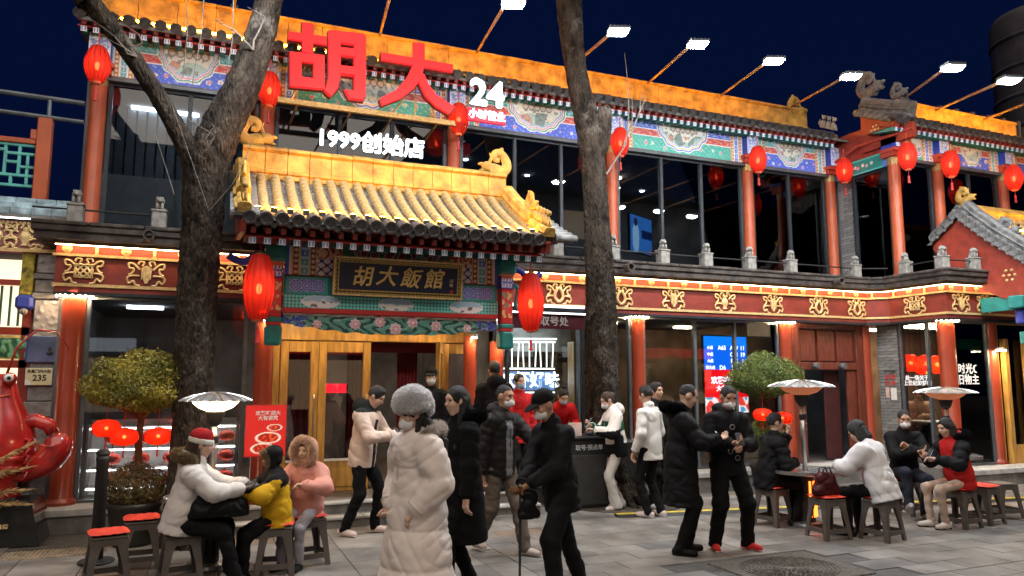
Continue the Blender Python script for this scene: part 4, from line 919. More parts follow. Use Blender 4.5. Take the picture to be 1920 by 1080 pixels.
# green shop windows with lattice bars and books behind
box('window_rail', (-4.5, 11.25, 3.05), (-2.27, 11.35, 3.12), 'band_red', NB); box('window_rail', (-4.5, 11.2, 2.40), (-2.13, 11.34, 2.50), 'column_red', NB); box('window_rail', (-4.5, 11.2, 1.98), (-2.13, 11.34, 2.08), 'column_red', NB)
for i in range(12): box('lattice_bar', (-3.4+i*.1, 11.3, 2.52), (-3.375+i*.1, 11.33, 3.04), mat('lattice_green', (.06, .18, .12), .6) if i == 0 else 'lattice_green', NB)
def greencarve(u, v):
    c = np.zeros(u.shape+(3,)); c[:] = rgb(24, 70, 46); n = nz(u, v, 45, 30); fill(c, n > .1, rgb(80, 150, 100)); fill(c, (v < .02) | (v > .28), rgb(200, 180, 80)); return c
panel('green_carved_panel', 1.0, .31, greencarve, .009, TR(-3.15, 11.2, 2.085), NB, relief=lambda u, v: .012*nz(u, v, 45, 30))
box('lit_interior', (-4.4, 11.42, 1.0), (-2.24, 11.45, 3.4), 'shop_glow', NB)
for i in range(8): box('book', (-2.9+i*.075, 11.36, 1.62), (-2.84+i*.075, 11.40, 1.85-.02*(i % 3)), ('bright_red', 'white_paint', 'black_matte')[i % 3], NB)
# roof terrace screen: red frame, turquoise lattice, steel rails
box('screen_post', (-2.27, 11.42, 4.18), (-2.10, 11.58, 5.38), 'column_up', NB, .01); box('screen_rail', (-4.6, 11.44, 5.0), (-2.272, 11.56, 5.07), 'column_up', NB, .01); box('screen_step', (-2.34, 11.43, 5.07), (-2.272, 11.57, 5.2), 'column_up', NB)
lat = [((-2.9,-2.28),5.0-.02),((-2.9,-2.28),4.42),((-2.62,-2.28),4.86),((-2.62,-2.46),4.74),((-2.9,-2.62),4.90),((-2.46,-2.28),4.68),((-2.8,-2.28),4.56),((-2.9,-2.7),4.72)]
for (a, b), z in lat: box('lattice_bar', (a, 11.47, z-.018), (b, 11.53, z+.018), 'turq', NB, .004)
for x, z0, z1 in ((-2.62,4.58,4.98),(-2.46,4.58,4.98),(-2.36,4.44,4.66),(-2.54,4.44,4.56),(-2.72,4.44,4.7),(-2.8,4.58,4.9),(-2.36,4.7,4.85)): box('lattice_bar', (x-.018, 11.475, z0), (x+.018, 11.525, z1), 'turq', NB, .004)
for i in range(3):
    for k in range(6): box('lattice_bar', (-4.5+i*.55, 11.475, 4.44+k*.1), (-4.05+i*.55, 11.525, 4.47+k*.1), 'turq', NB)
for z, r in ((5.70, .035), (5.43, .03)): mb = MB(); mb.tube([(-5, 11.5, z+.05), (-1.74, 11.5, z-.03)], r, 10); mb.build('steel_rail', 'metal_grey', NB)
mb = MB(); mb.tube([(-2.16, 11.5, 5.4), (-2.16, 11.5, 5.68)], .025, 8); mb.build('rail_post', 'metal_grey', NB)
# house number plate and blue name plate on the pillar
def plate(u, v):
    c = np.zeros(u.shape+(3,)); c[:] = rgb(196, 196, 150); fill(c, np.hypot(u, v) < .07, rgb(210, 225, 225)); return c
HN = thing('house_number_plate', 'small cream house number plate 235 on stone pillar', 'sign', (-1.97, 11.12, 1.87)); box('plate', (-.15, 0, -.11), (.15, .015, .11), 'white_paint', HN, .004); panel('plate_face', .29, .21, plate, .01, TR(-.145, -.004, -.105), HN)
text('street_name', '东直门内大街', .044, 'black_matte', TR(0, -.006, .065), HN, .001, .001); text('house_number', '235', .105, 'black_matte', TR(.01, -.006, -.02), HN, .001, .002)
BPt = thing('blue_plate', 'shiny blue metal plate above the house number', 'sign', (-1.94, 11.12, 2.22)); box('plate', (-.18, 0, -.17), (.18, .02, .17), mat('plate_blue', (.14, .19, .36), .3, metal=.6, var=.3, vs=3), BPt, .006); box('edge', (-.195, .004, -.17), (-.182, .025, .19), 'blue', BPt)
mb = MB(); mb.ball((.07, -.004, -.05), .04, 8, 5, (1, .2, .8)); mb.ball((.07, -.004, .0), .02, 8, 5, (1, .2, 1.4)); mb.build('emblem', 'metal_dark', BPt)

# ------------------------------------------------------------------ illuminated signs
SG = {'gu_h': [(.904,6.978),(1.459,6.996),(1.463,6.868),(.908,6.861)], 'gu_v': [(1.098,7.158),(1.255,7.163),(1.27,6.69),(1.114,6.697)],
'yue_top': [(1.503,7.107),(2.016,7.142),(2.05,7.113),(2.054,6.948),(1.492,6.934),(1.488,7.078)], 'yue_l': [(1.488,7.087),(1.665,7.085),(1.684,6.412),(1.65,6.212),(1.558,6.071),(1.461,6.14),(1.51,6.359)],
'yue_r': [(1.877,7.073),(2.05,7.087),(2.073,6.157),(2.025,6.09),(1.903,6.097)], 'yue_hook': [(1.754,6.202),(2.056,6.197),(2.042,6.084),(1.83,6.078)], 'yue_b1': [(1.647,6.859),(1.907,6.87),(1.91,6.75),(1.651,6.739)], 'yue_b2': [(1.655,6.569),(1.915,6.578),(1.918,6.45),(1.659,6.442)],
'da_h': [(2.306,6.896),(3.469,6.89),(3.461,6.762),(2.308,6.774)], 'da_l': [(2.806,7.153),(2.991,7.16),(2.996,6.829),(2.955,6.599),(2.837,6.404),(2.625,6.196),(2.333,6.041),(2.297,6.147),(2.538,6.314),(2.705,6.533),(2.796,6.742)],
'da_r': [(2.902,6.671),(2.999,6.642),(3.062,6.501),(3.188,6.342),(3.512,6.185),(3.406,6.053),(3.191,6.147),(3.021,6.299),(2.886,6.544)]}
ob = [(.938,6.666),(1.436,6.694),(1.452,6.164),(.957,6.138)]; ib = [(1.104,6.544),(1.283,6.549),(1.291,6.307),(1.112,6.303)]
for i in range(4): j = (i+1) % 4; SG['box%d' % i] = [ob[i], ob[j], ib[j], ib[i]]
def glyph(label, keys):
    c = np.mean([p for k in keys for p in SG[k]], 0); t = thing('sign_character', label, 'sign', (c[0], 10.98, c[1]))
    for n, k in enumerate(keys):
        P = [(x-c[0], z-c[1]) for x, z in SG[k]]; cc = np.mean(P, 0)
        if P[0][0]*P[1][1]-P[1][0]*P[0][1] > 0: pass
        mb = MB(); mb.prism(P, -.05-.002*n, .02); mb.build('lit_stroke', 'sign_red', t)
        E = [(cc[0]+(a-cc[0])*1.0+(.014 if a > cc[0] else -.014), cc[1]+(b-cc[1])+(.014 if b > cc[1] else -.014)) for a, b in P]
        mb = MB(); mb.prism(E, -.010+.002*n, .07+.002*n); mb.build('stroke_casing', 'sign_casing', t)
glyph('large red lit character with two halves at left of roof sign', ['gu_h', 'gu_v', 'box0', 'box1', 'box2', 'box3', 'yue_top', 'yue_l', 'yue_r', 'yue_hook', 'yue_b1', 'yue_b2'])
glyph('large red lit character with two spreading legs beside the 24', ['da_h', 'da_l', 'da_r'])
for a, b, c in ((2.2, 11.0, 6.2), (2.9, 11.0, 6.6)): pass
SF = thing('sign_bracing', 'golden steel frame bracing the red roof characters from behind', 'frame')
mb = MB(); mb.box((.80, 11.09, 5.93), (3.75, 11.15, 6.01)); mb.build('bottom_rail', 'gold_dark', SF)
for x0, z0, x1, z1 in ((1.0, 6.0, 1.2, 6.6), (2.55, 6.0, 2.85, 6.5), (3.25, 6.0, 3.0, 6.6), (1.9, 6.0, 1.9, 7.0), (2.9, 6.0, 2.9, 7.0)):
    mb = MB(); mb.tube([(x0, 11.1, z0), (x1, 11.1, z1)], .016, 6); mb.build('strut', 'gold_dark', SF)
for x in (1.1, 1.9, 2.55, 3.3): mb = MB(); mb.tube([(x, 11.12, 5.97), (x-.05, 11.75, 5.85)], .018, 6); mb.build('wall_tie', 'gold_dark', SF)
S9 = thing('founding_sign', 'white lit lettering 1999 on glass above the porch ridge', 'sign', (2.2, 11.0, 5.42)); bold('lit_characters', '1999创始店', .34, 'sign_white', TR(0, 0, 0), S9, .02, .008, spacing=.98)
bold('letter_backs', '1999创始店', .34, 'black_matte', TR(0, .045, 0), S9, .012, .012, spacing=.98); box('mounting_rail', (-.80, .07, -.03), (.80, .09, .0), 'metal_dark', S9)
S24 = thing('opening_hours_sign', 'white lit 24 above small red board with white characters', 'sign', (4.06, 10.95, 6.47)); bold('lit_number', '24', .60, 'sign_white', TR(0, -.02, 0), S24, .02, .020)
bold('letter_backs', '24', .60, 'black_matte', TR(0, .03, 0), S24, .012, .026); box('red_board', (-.335, -.02, -.475), (.33, .03, -.255), emis('board_glow', (.7, .01, .05), .6, (.4, .01, .03)), S24, .006); text('lit_characters', '小时营业', .165, 'sign_white', TR(0, -.028, -.362), S24, .006, .004, spacing=.95)
QS = thing('queue_sign', 'dark maroon board with grey characters under white lit awning', 'sign', (4.95, 10.56, 2.76)); box('board', (-.70, 0, -.135), (.66, .06, .09), mat('maroon_board', (.07, .012, .018), .35), QS, .006)
text('characters', '排队取号处', .165, 'char_grey', TR(-.05, -.008, -.02), QS, .004, .002, spacing=1.05); box('lit_edge', (-.76, -.06, .205), (.68, .02, .24), 'led_edge', QS, .008); box('canopy', (-.76, -.04, .095), (.68, .1, .204), 'metal_dark', QS, .008); box('lit_edge', (-.70, -.045, .102), (.66, -.038, .125), 'led_edge', QS)
box('post', (.60, .0, -2.48), (.66, .06, -.136), 'black_matte', QS); box('post', (-.70, .0, -2.48), (-.64, .06, -.136), 'metal_dark', QS)
# queue screen inside the window
def scr(u, v):
    c = np.zeros(u.shape+(3,)); c[:] = rgb(8, 96, 220); fill(c, v < .82, rgb(225, 16, 24)); fill(c, (v > 1.24), rgb(10, 120, 240))
    n = nz(u, v, 22, 2); m = v < .30; fill(c, m, rgb(235, 220, 215)); fill(c, m & (n > .1), rgb(220, 60, 50)); fill(c, m & (n < -.5), rgb(60, 150, 190)); return c
QD = thing('queue_screen', 'tall lit screen, blue queue table over red advert, inside window', 'screen', (9.16, 11.55, 1.93)); box('casing', (-.52, 0, -.74), (.52, .06, .74), 'black_matte', QD, .01); panel('display', 1.0, 1.44, scr, .02, TR(-.5, -.004, -.72), QD, 'screen')
for r, row in enumerate((('小桌', 'A65', 'A79', '11'), ('中桌', '', 'C91', '19'), ('大桌', '', 'F14', '6'), ('特大桌', 'D6', 'D7', '0'))):
    for k, s in enumerate(row):
        if s: text('queue_number', s, .115 if k else .07, 'screen_white', TR((-.36, -.08, .2, .40)[k], -.007, .50-r*.125), QD, .001, .002)
text('advert_line', '欢聚吃胡大', .15, 'screen_white', TR(.02, -.007, -.12), QD, .001, .004); text('advert_line', '大有讲究', .12, 'screen_white', TR(.0, -.007, -.27), QD, .001, .003)
# red poster on a stand by the doors
def post(u, v):
    c = np.zeros(u.shape+(3,)); c[:] = rgb(206, 40, 36); 
    for x, y, a in ((.26, .21, .15), (.20, .085, .14), (.33, .33, .09)):
        d = np.hypot((u-x)/a, (v-y)/(a*.46)); fill(c, d < 1, rgb(232, 214, 200)); n = nz(u, v, 90, int(x*50)); fill(c, d < .8, rgb(170, 30, 20)); fill(c, (d < .8) & (n > .2), rgb(220, 90, 50))
    return c
PS = thing('poster_stand', 'red food poster with dishes on black stand by doors', 'poster', (.70, 9.45, .0)); PS.rotation_euler = (0, 0, R(3))
box('board', (-.235, 0, .92), (.235, .02, 1.53), 'bright_red', PS); panel('poster_print', .46, .59, post, .008, TR(-.23, -.004, .93), PS, 'poster'); text('headline', '欢聚吃胡大\n大有讲究', .058, 'white_paint', TR(.02, -.008, 1.40), PS, .001, .001)
mb = MB(); mb.tube([(0, .03, 0), (0, .03, 1.4)], .015, 8); mb.build('pole', 'black_matte', PS); mb = MB(); mb.lathe([(.16, 0), (.16, .02), (.03, .04)], 16); mb.build('base', 'black_matte', PS)
# signs and lamps seen inside
ND = thing('neon_drawing', 'white neon line drawing over a blue white lit sign inside window', 'sign', (5.45, 12.4, 1.9))
mb = MB(); mb.tube([(-.55, 0, .66), (.55, 0, .68)], .018, 6); mb.tube([(-.55, 0, .60), (.52, 0, .62)], .012, 6); mb.build('neon_beam', 'neon', ND)
for i in range(9):
    x = -.46+i*.115; mb = MB(); mb.tube([(x, 0, .16), (x+.02*(i % 3-1), 0, .60)], .009, 5); mb.build('neon_post', 'neon', ND)
mb = MB(); mb.tube([(-.55, 0, .13), (.5, 0, .13)], .014, 6); mb.build('neon_beam', 'neon', ND)
box('lit_sign', (-.55, 0, -.26), (.5, .04, .08), emis('sign_blue', (.16, .30, .60), .8), ND); text('lit_characters', '饮虾好味', .30, 'neon', TR(0, -.008, -.09), ND, .003, .006)
for z in (-.30, -.55): mb = MB(); mb.tube([(-.55, 0, z), (.5, 0, z)], .012, 6); mb.build('neon_beam', 'neon', ND)
box('timber_post', (6.0, 11.7, .287), (6.28, 11.95, 2.5), 'wood_gold', BL); box('pale_wall', (4.3, 12.6, 2.35), (6.4, 12.7, 2.95), 'wall_pale', BL); box('stone_wall', (5.95, 12.55, .287), (7.3, 12.6, 2.3), mat('marble', (.14, .10, .07), .4, var=.5, vs=3), BL)
RB = thing('indoor_red_sign', 'red lit sign band seen through the entrance doors', 'sign', (2.0, 13.4, 1.68)); box('band', (-.85, 0, -.08), (.75, .05, .08), emis('band_glow', (.8, .01, .03), 1.6), RB); text('lit_characters', '欢饮', .14, 'sign_white', TR(-.60, -.008, 0), RB, .002, .003)
TV = thing('wall_screen', 'bright blue screen mounted inside the upper window', 'screen', (8.2, 12.9, 4.80)); TV.rotation_euler = (0, R(0), R(28))
def tv(u, v):
    c = np.zeros(u.shape+(3,)); c[:] = rgb(60, 130, 215); fill(c, np.hypot((u-.22)/.14, (v-.3)/.34) < 1, rgb(170, 215, 250)); fill(c, np.hypot((u-.22)/.07, (v-.62)/.09) < 1, rgb(40, 40, 60)); fill(c, (u > .45) & (np.abs(v-.4) < .09), rgb(14, 40, 90)); fill(c, (u > .8) & (v < .12), rgb(200, 40, 40)); return c
box('casing', (-.46, 0, -.40), (.46, .05, .40), 'black_matte', TV); panel('display', .88, .76, tv, .02, TR(-.44, -.004, -.38), TV, 'screen_dim')
def decal(name, label, s, sz, M): t = thing(name, label, 'decal'); t.matrix_local = M; text('characters', s, sz, 'decal_white', Matrix.Identity(4), t, .001, .003)
decal('window_decal', 'white decal characters on the narrow side window', '赴一场关于\n上世纪的梦吧', .10, TR(12.452, 10.12, 1.81, R(-90))); decal('window_decal', 'large white decal characters with crescent on the corner window', '时光☾\n旧物主', .20, TR(13.05, 9.535, 1.92))
HN2 = thing('wall_numbers', 'black and red numbers with notices on grey brick pier', 'sign', (12.435, 10.70, 1.82), R(-90)); text('black_line', '9SONGBA', .06, 'black_matte', TR(0, -.006, .17), HN2, .001, .002); text('red_number', '233号', .10, 'bright_red', TR(.0, -.006, .06), HN2, .001, .003); text('red_number', '251号', .10, 'bright_red', TR(.0, -.006, -.06), HN2, .001, .003)
box('paper_notice', (-.12, -.006, -.34), (-.03, -.002, -.14), 'paper_pink', HN2); box('paper_notice', (.0, -.006, -.38), (.13, -.002, -.15), 'white_paint', HN2)

# ------------------------------------------------------------------ lanterns
def lantern_proto(h, w, ribs=14):
    r = bpy.data.objects.new('lantern', None); COL.objects.link(r)
    mb = MB(); seg = ribs*4; rows = 14; vs = []; fs = []
    for k in range(rows+1):
        t = k/rows; z = -h/2+h*t; rad = w/2*(.34+.66*math.sin(math.pi*(.06+.88*t))**.75)
        for i in range(seg):
            a = 2*math.pi*i/seg; f = 1-.035*(1-abs(math.sin(a*ribs/2)))**2*1.6; vs.append((rad*f*math.cos(a), rad*f*math.sin(a), z))
    for k in range(rows):
        for i in range(seg): j = (i+1) % seg; fs.append((k*seg+i, k*seg+j, k*seg+seg+j, k*seg+seg+i))
    mb.add(vs, fs); mb.build('shade', 'lantern_silk', r, True)
    q = MB()
    for i in range(ribs):
        a = 2*math.pi*i/ribs; q.tube([(w/2*(.34+.66*math.sin(math.pi*(.06+.88*t))**.75)*1.0*math.cos(a), w/2*(.34+.66*math.sin(math.pi*(.06+.88*t))**.75)*1.0*math.sin(a), -h/2+h*t) for t in np.linspace(0, 1, 9)], .0035, 4)
    q.build('rib_wires', 'rib_red', r)
    c = MB(); c.lathe([(w*.17, h/2-.005), (w*.19, h/2+.01), (w*.12, h/2+.03)], 14); c.build('cap', 'gold_dark', r); c = MB(); c.lathe([(w*.15, -h/2-.03), (w*.19, -h/2-.012), (w*.18, -h/2+.005)], 14); c.build('base_ring', 'lantern_ring', r)
    c = MB(); c.tube([(0, 0, h/2+.02), (0, 0, h/2+.22)], .008, 6); c.build('cord', 'bright_red', r)
    c = MB(); c.tube([(0, 0, -h/2-.03), (0, 0, -h/2-.14)], .004, 5); c.lathe([(.012, -h/2-.15), (.022, -h/2-.13), (.018, -h/2-.19), (.026, -h/2-.27), (.01, -h/2-.275)], 8); c.build('tassel', 'bright_red', r)
    c = MB(); c.ball((0, 0, -.02), w*.10, 8, 5, (1, 1, 1.8)); c.build('bulb', 'bulb', r)
    return r
L0 = lantern_proto(.50, .33); L1 = lantern_proto(.76, .36)
used = set()
def lantern(proto, x, y, z, label, group):
    o = proto if proto.name not in used else copy_tree(proto); used.add(proto.name); o.location = (x, y, z); o.rotation_euler = (0, 0, random.uniform(0, 6)); tag(o, label, 'lantern', group)
for x, z, lb in ((-1.578, 6.15, 'red silk lantern hanging at the far left upper column'), (.685, 6.14, 'red silk lantern hanging just left of the red roof characters'), (3.66, 6.09, 'red silk lantern hanging below the 24 sign'), (6.72, 6.08, 'red silk lantern hanging just right of the bare right-hand tree'), (9.83, 6.12, 'red silk lantern on the upper column above the red side door'), (12.08, 6.14, 'red silk lantern in the inner corner beside the gable')):
    lantern(L0, x, 11.2, z, lb, 'red lanterns under the main eave')
for x, z, lb in ((12.10, 6.03, 'red silk lantern on the corner column of the right wing'), (13.26, 6.01, 'red silk lantern second from the wing corner'), (15.1, 5.93, 'red silk lantern at the right edge of the wing')): lantern(L0, x, 9.72, z, lb, 'red lanterns under the wing eave')
lantern(L1, .535, 9.1, 2.91, 'long red lantern hanging at left end of porch eave', 'long lanterns of the porch'); lantern(L1, 4.02, 9.1, 2.87, 'long red lantern hanging at right end of porch eave', 'long lanterns of the porch')
# lanterns behind the corner window
def indoor(x, y, z, lb, h=.34):
    r = thing('indoor_lantern', lb, 'lantern', (x, y, z), 0, 'glowing lanterns inside corner window'); mb = MB(); mb.lathe([(.06, -h/2), (.12, -h*.38), (.135, 0), (.12, h*.38), (.06, h/2)], 16); mb.build('shade', 'lantern_paper', r, True); mb = MB(); mb.ball((0, 0, 0), .04, 7, 5); mb.build('bulb', 'bulb_in', r); mb = MB(); mb.tube([(0, 0, h/2), (0, 0, 2.9-z)], .006, 5); mb.build('cord', 'black_matte', r)
for i, (y, z, lb) in enumerate(((10.60, 2.16, 'glowing lantern nearest the brick pier inside corner window'), (10.44, 2.10, 'glowing lantern second from brick pier inside corner window'), (10.26, 2.14, 'glowing lantern third from brick pier inside corner window'), (10.10, 2.12, 'glowing lantern nearest the corner column inside window'))): indoor(12.9+.1*(i % 2), y, z, lb)
# ------------------------------------------------------------------ floodlights on long arms
def flood(foot, head, lb):
    t = thing('floodlight', lb, 'floodlight', foot, 0, 'roof floodlights on arms'); d = Vector(head)-Vector(foot)
    mb = MB(); mb.tube([(0, 0, 0), tuple(d)], .022, 8); mb.build('arm', 'arm_brown', t); mb = MB(); mb.bbox((-.07, -.06, -.05), (.07, .06, .04), .01); mb.build('foot', 'metal_dark', t)
    Mh = TR(d.x+.08, d.y-.10, d.z+.02, R(-18), R(4)); h = MB(); h.bbox((-.145, -.10, 0), (.145, .10, .035), .010); hd = h.build('housing', 'metal_grey', t, M=Mh)
    q = MB(); q.add([(-.13, -.085, -.003), (-.13, .085, -.003), (.13, .085, -.003), (.13, -.085, -.003), (-.10, -.06, -.05), (-.10, .06, -.05), (.10, .06, -.05), (.10, -.06, -.05)], [(4, 5, 6, 7), (0, 1, 5, 4), (1, 2, 6, 5), (2, 3, 7, 6), (3, 0, 4, 7)]); q.build('lamp_lens', 'flood', hd)
    f = MB()
    for i in range(6): f.box((-.13+i*.05, -.09, .035), (-.12+i*.05, .09, .05))
    f.build('cooling_fins', 'metal_grey', hd); mb = MB(); mb.tube([(d.x-.02, d.y+.03, d.z-.02), (d.x, d.y, d.z+.06), (d.x+.08, d.y-.05, d.z+.06)], .012, 6); mb.build('bracket', 'metal_grey', t)
for f, h, lb in (((.17, 13.5, 8.45), (0.147, 8.30, 6.516), 'roof floodlight above the left tree, lamp out of frame'), ((2.80, 13.5, 8.40), (1.726, 7.60, 6.223), 'roof floodlight over the red characters, lamp out of frame'), ((4.774, 13.5, 8.40), (3.027, 7.60, 6.160), 'roof floodlight at top centre above the 24 sign'), ((6.9, 13.5, 8.45), (4.847, 8.30, 6.473), 'roof floodlight just right of the bare right-hand tree'),
    ((8.817, 13.5, 8.38), (6.139, 8.30, 6.525), 'roof floodlight second to the right of the bare tree'), ((10.813, 13.5, 8.41), (7.496, 8.30, 6.507), 'roof floodlight third to the right of the bare tree'), ((12.934, 13.5, 8.45), (9.018, 8.30, 6.516), 'roof floodlight just left of the gable dragon'),
    ((13.55, 11.05, 7.75), (9.814, 7.20, 6.347), 'roof floodlight just right of the gable dragon'), ((14.7, 11.05, 7.75), (11.040, 7.20, 6.347), 'roof floodlight second right of the gable dragon'), ((16.25, 11.05, 7.75), (12.111, 7.20, 6.296), 'roof floodlight at right edge, only its arm in frame')): flood(f, h, lb)
# ------------------------------------------------------------------ dark background buildings
BG = thing('background_tower', 'dark round tower far behind the right wing', 'building', (100.6, 60, 0)); mat('night_wall', (.05, .045, .055), .9, var=.3, vs=.3)
mb = MB(); mb.lathe([(5.5, 0), (5.5, 49), (5.0, 50), (0.1, 51)], 28); mb.build('drum', 'night_wall', BG, True)
for k in range(5): mb = MB(); mb.lathe([(5.55, 30+k*4), (5.7, 30.3+k*4), (5.55, 30.6+k*4)], 28, cap=False); mb.build('band', 'night_wall', BG)
B2 = thing('background_building', 'dark building with ribbed facade behind the right wing roof', 'building', (47, 32, 0)); box('wall', (-5.5, 0, 0), (12, 10, 16.2), 'night_wall', B2)
for i in range(22): box('facade_rib', (-5+i*.75, -.25, 12), (-4.75+i*.75, -.002, 19+(i % 2)*.3), mat('night_rib', (.16, .12, .10), .8) if i == 0 else 'night_rib', B2)
box('roof_rail', (-5.5, -.3, 16.5), (12, -.26, 16.8), 'night_rib', B2)
# ------------------------------------------------------------------ trees
def barkmat():
    m = bpy.data.materials.new('bark'); m.use_nodes = True; n = m.node_tree.nodes; l = m.node_tree.links; b = n['Principled BSDF']; b.inputs['Roughness'].default_value = .95; b.inputs['Specular IOR Level'].default_value = .15
    tc = n.new('ShaderNodeTexCoord'); mp = n.new('ShaderNodeMapping'); mp.inputs['Scale'].default_value = (1, 1, .38); l.new(tc.outputs['Object'], mp.inputs[0])
    a = n.new('ShaderNodeTexNoise'); a.inputs['Scale'].default_value = 9; a.inputs['Detail'].default_value = 10; a.inputs['Roughness'].default_value = .68; l.new(mp.outputs[0], a.inputs['Vector'])
    r1 = n.new('ShaderNodeValToRGB'); e = r1.color_ramp.elements; e[0].position = .36; e[0].color = (.010, .008, .007, 1); e[1].position = .60; e[1].color = (.055, .042, .032, 1); l.new(a.outputs['Fac'], r1.inputs[0])
    p = n.new('ShaderNodeTexNoise'); p.inputs['Scale'].default_value = 2.6; p.inputs['Detail'].default_value = 9; p.inputs['Roughness'].default_value = .75; l.new(tc.outputs['Object'], p.inputs['Vector']); r2 = n.new('ShaderNodeValToRGB'); r2.color_ramp.elements[0].position = .55; r2.color_ramp.elements[1].position = .62; l.new(p.outputs['Fac'], r2.inputs[0])
    x = n.new('ShaderNodeMix'); x.data_type = 'RGBA'; x.inputs[7].default_value = (.095, .082, .070, 1); l.new(r2.outputs[0], x.inputs[0]); l.new(r1.outputs[0], x.inputs[6]); l.new(x.outputs[2], b.inputs['Base Color'])
    v = n.new('ShaderNodeTexVoronoi'); v.inputs['Scale'].default_value = 22; v.feature = 'DISTANCE_TO_EDGE'; l.new(mp.outputs[0], v.inputs['Vector']); ad = n.new('ShaderNodeMath'); ad.operation = 'ADD'; l.new(v.outputs['Distance'], ad.inputs[0]); l.new(a.outputs['Fac'], ad.inputs[1])
    bp = n.new('ShaderNodeBump'); bp.inputs['Strength'].default_value = 1; bp.inputs['Distance'].default_value = .05; l.new(ad.outputs[0], bp.inputs['Height']); l.new(bp.outputs[0], b.inputs['Normal']); MT['bark'] = m
barkmat()
mat('bark_scar', (.30, .29, .28), .95, var=.5, vs=30, bump=.8, bs=60)
mat('twig', (.13, .115, .10), .9, var=.2)
def limb(pts, rad, n=90, seg=40, seed=0, rough=.13):
    """bark-covered limb: spline path, fissured rings"""
    P = [Vector(p) for p in pts]; m = len(P); path = []; rr = []
    for k in range(n+1):
        s = k/n*(m-1); i = min(int(s), m-2); t = s-i; p0, p1, p2, p3 = P[max(i-1, 0)], P[i], P[i+1], P[min(i+2, m-1)]
        path.append(.5*((2*p1)+(p2-p0)*t+(2*p0-5*p1+4*p2-p3)*t*t+(3*p1-p0-3*p2+p3)*t**3)); rr.append(rad[i]*(1-t)+rad[i+1]*t)
    vs = []; fs = []; prev = None; L = 0; r_ = np.random.default_rng(seed); ph = r_.uniform(0, 6.28, 12)
    for k, p in enumerate(path):
        t = (path[min(k+1, n)]-path[max(k-1, 0)]).normalized(); L += (p-path[k-1]).length if k else 0
        a = prev or Vector((0, 1, 0)); a = (a-t*a.dot(t)).normalized(); prev = a; b = t.cross(a)
        for j in range(seg):
            w = 2*math.pi*j/seg
            d = .45*math.sin(3*w+ph[0]+L*.7)+.30*math.sin(5*w+ph[1]-L*1.1)
            f = abs(math.sin(9*w+ph[2]+1.4*math.sin(L*4+ph[3])+.6*math.sin(L*11+w*2)))**.6*1.3-.8+.35*math.sin(17*w+L*23+ph[4])+.3*math.sin(L*31+5*w+ph[5])
            q = p+(a*math.cos(w)+b*math.sin(w))*rr[k]*(1+rough*(.5*d+.75*f)); vs.append(tuple(q))
    for k in range(n):
        for j in range(seg): q = (j+1) % seg; fs.append((k*seg+j, k*seg+q, k*seg+seg+q, k*seg+seg+j))
    fs.append(tuple(range(n*seg, (n+1)*seg))); mb = MB(); mb.add(vs, fs); return mb
TL = thing('street_tree', 'bare tree forking low beside the porch, left of entrance', 'tree', (-.1, 9.3, 0))
o = (.1, -9.3, 0); sh = lambda L_: [(x+.1, y-9.3, z) for x, y, z in L_]
limb(sh([(-.06, 9.3, -.05), (-.08, 9.3, .35), (-.10, 9.3, 1.3), (-.14, 9.3, 2.78), (-.12, 9.3, 3.6), (-.11, 9.3, 4.3), (.04, 9.3, 4.85), (.24, 9.3, 5.35), (.41, 9.3, 5.95), (.52, 9.3, 6.55), (.66, 9.3, 7.4), (.75, 9.25, 8.6)]), [.34, .26, .215, .21, .215, .24, .225, .20, .175, .15, .14, .11], 170, 44, 1).build('trunk', 'bark', TL, True)
limb(sh([(-.14, 9.3, 4.1), (-.30, 9.27, 4.5), (-.50, 9.25, 4.85), (-.72, 9.22, 5.2), (-1.02, 9.2, 5.62), (-1.28, 9.2, 5.95), (-1.45, 9.2, 6.15)]), [.18, .125, .10, .095, .095, .10, .12], 80, 26, 2).build('side_limb', 'bark', TL, True)
limb(sh([(-1.43, 9.2, 6.1), (-1.62, 9.15, 6.35), (-1.9, 9.1, 6.8)]), [.14, .11, .06], 24, 18, 3).build('side_limb', 'bark', TL, True)
for k in range(9):
    r = random.Random(k+3); a = [(-.9, 9.1, 5.5), (-1.4, 9.1, 6.15), (.35, 9.1, 5.8), (-.1, 9.0, 4.5)][k % 4]; pts = [a]
    for i in range(4): pts.append((pts[-1][0]+r.uniform(-.22, .14), pts[-1][1]-.03, pts[-1][2]+r.uniform(-.02, .16)))
    mb = MB(); mb.tube(sh(pts), [.014, .011, .009, .006, .003], 5); mb.build('twig', 'twig', TL)
for k, (x0, z0, x1, z1) in enumerate(((-.42, 6.6, -.40, 5.3), (-.22, 6.7, -.30, 5.2), (.10, 6.4, .06, 5.4), (-.66, 4.6, -.42, 3.9), (-.52, 5.0, -.05, 3.75), (.38, 4.6, -.05, 3.75))):
    mb = MB(); mb.tube(sh([(x0, 9.0, z0), ((x0+x1)/2+.03, 8.98, (z0+z1)/2-.08), (x1, 9.0, z1)]), .0045, 4); mb.build('hanging_wire', 'twig', TL)
TRt = thing('street_tree', 'tall bare tree with slim trunk right of the porch', 'tree', (5.75, 10.0, 0)); sh = lambda L_: [(x-5.75, y-10.0, z) for x, y, z in L_]
limb(sh([(5.86, 10.0, -.08), (5.80, 10.0, .30), (5.68, 10.0, .8), (5.62, 10.0, 1.6), (5.60, 10.0, 3.08), (5.55, 10.0, 4.2), (5.50, 10.0, 5.1), (5.40, 10.0, 5.9), (5.22, 10.0, 6.7), (5.11, 10.0, 7.9), (5.10, 10, 9.2)]), [.48, .33, .27, .245, .23, .19, .18, .19, .16, .20, .18], 190, 44, 5).build('trunk', 'bark', TRt, True)
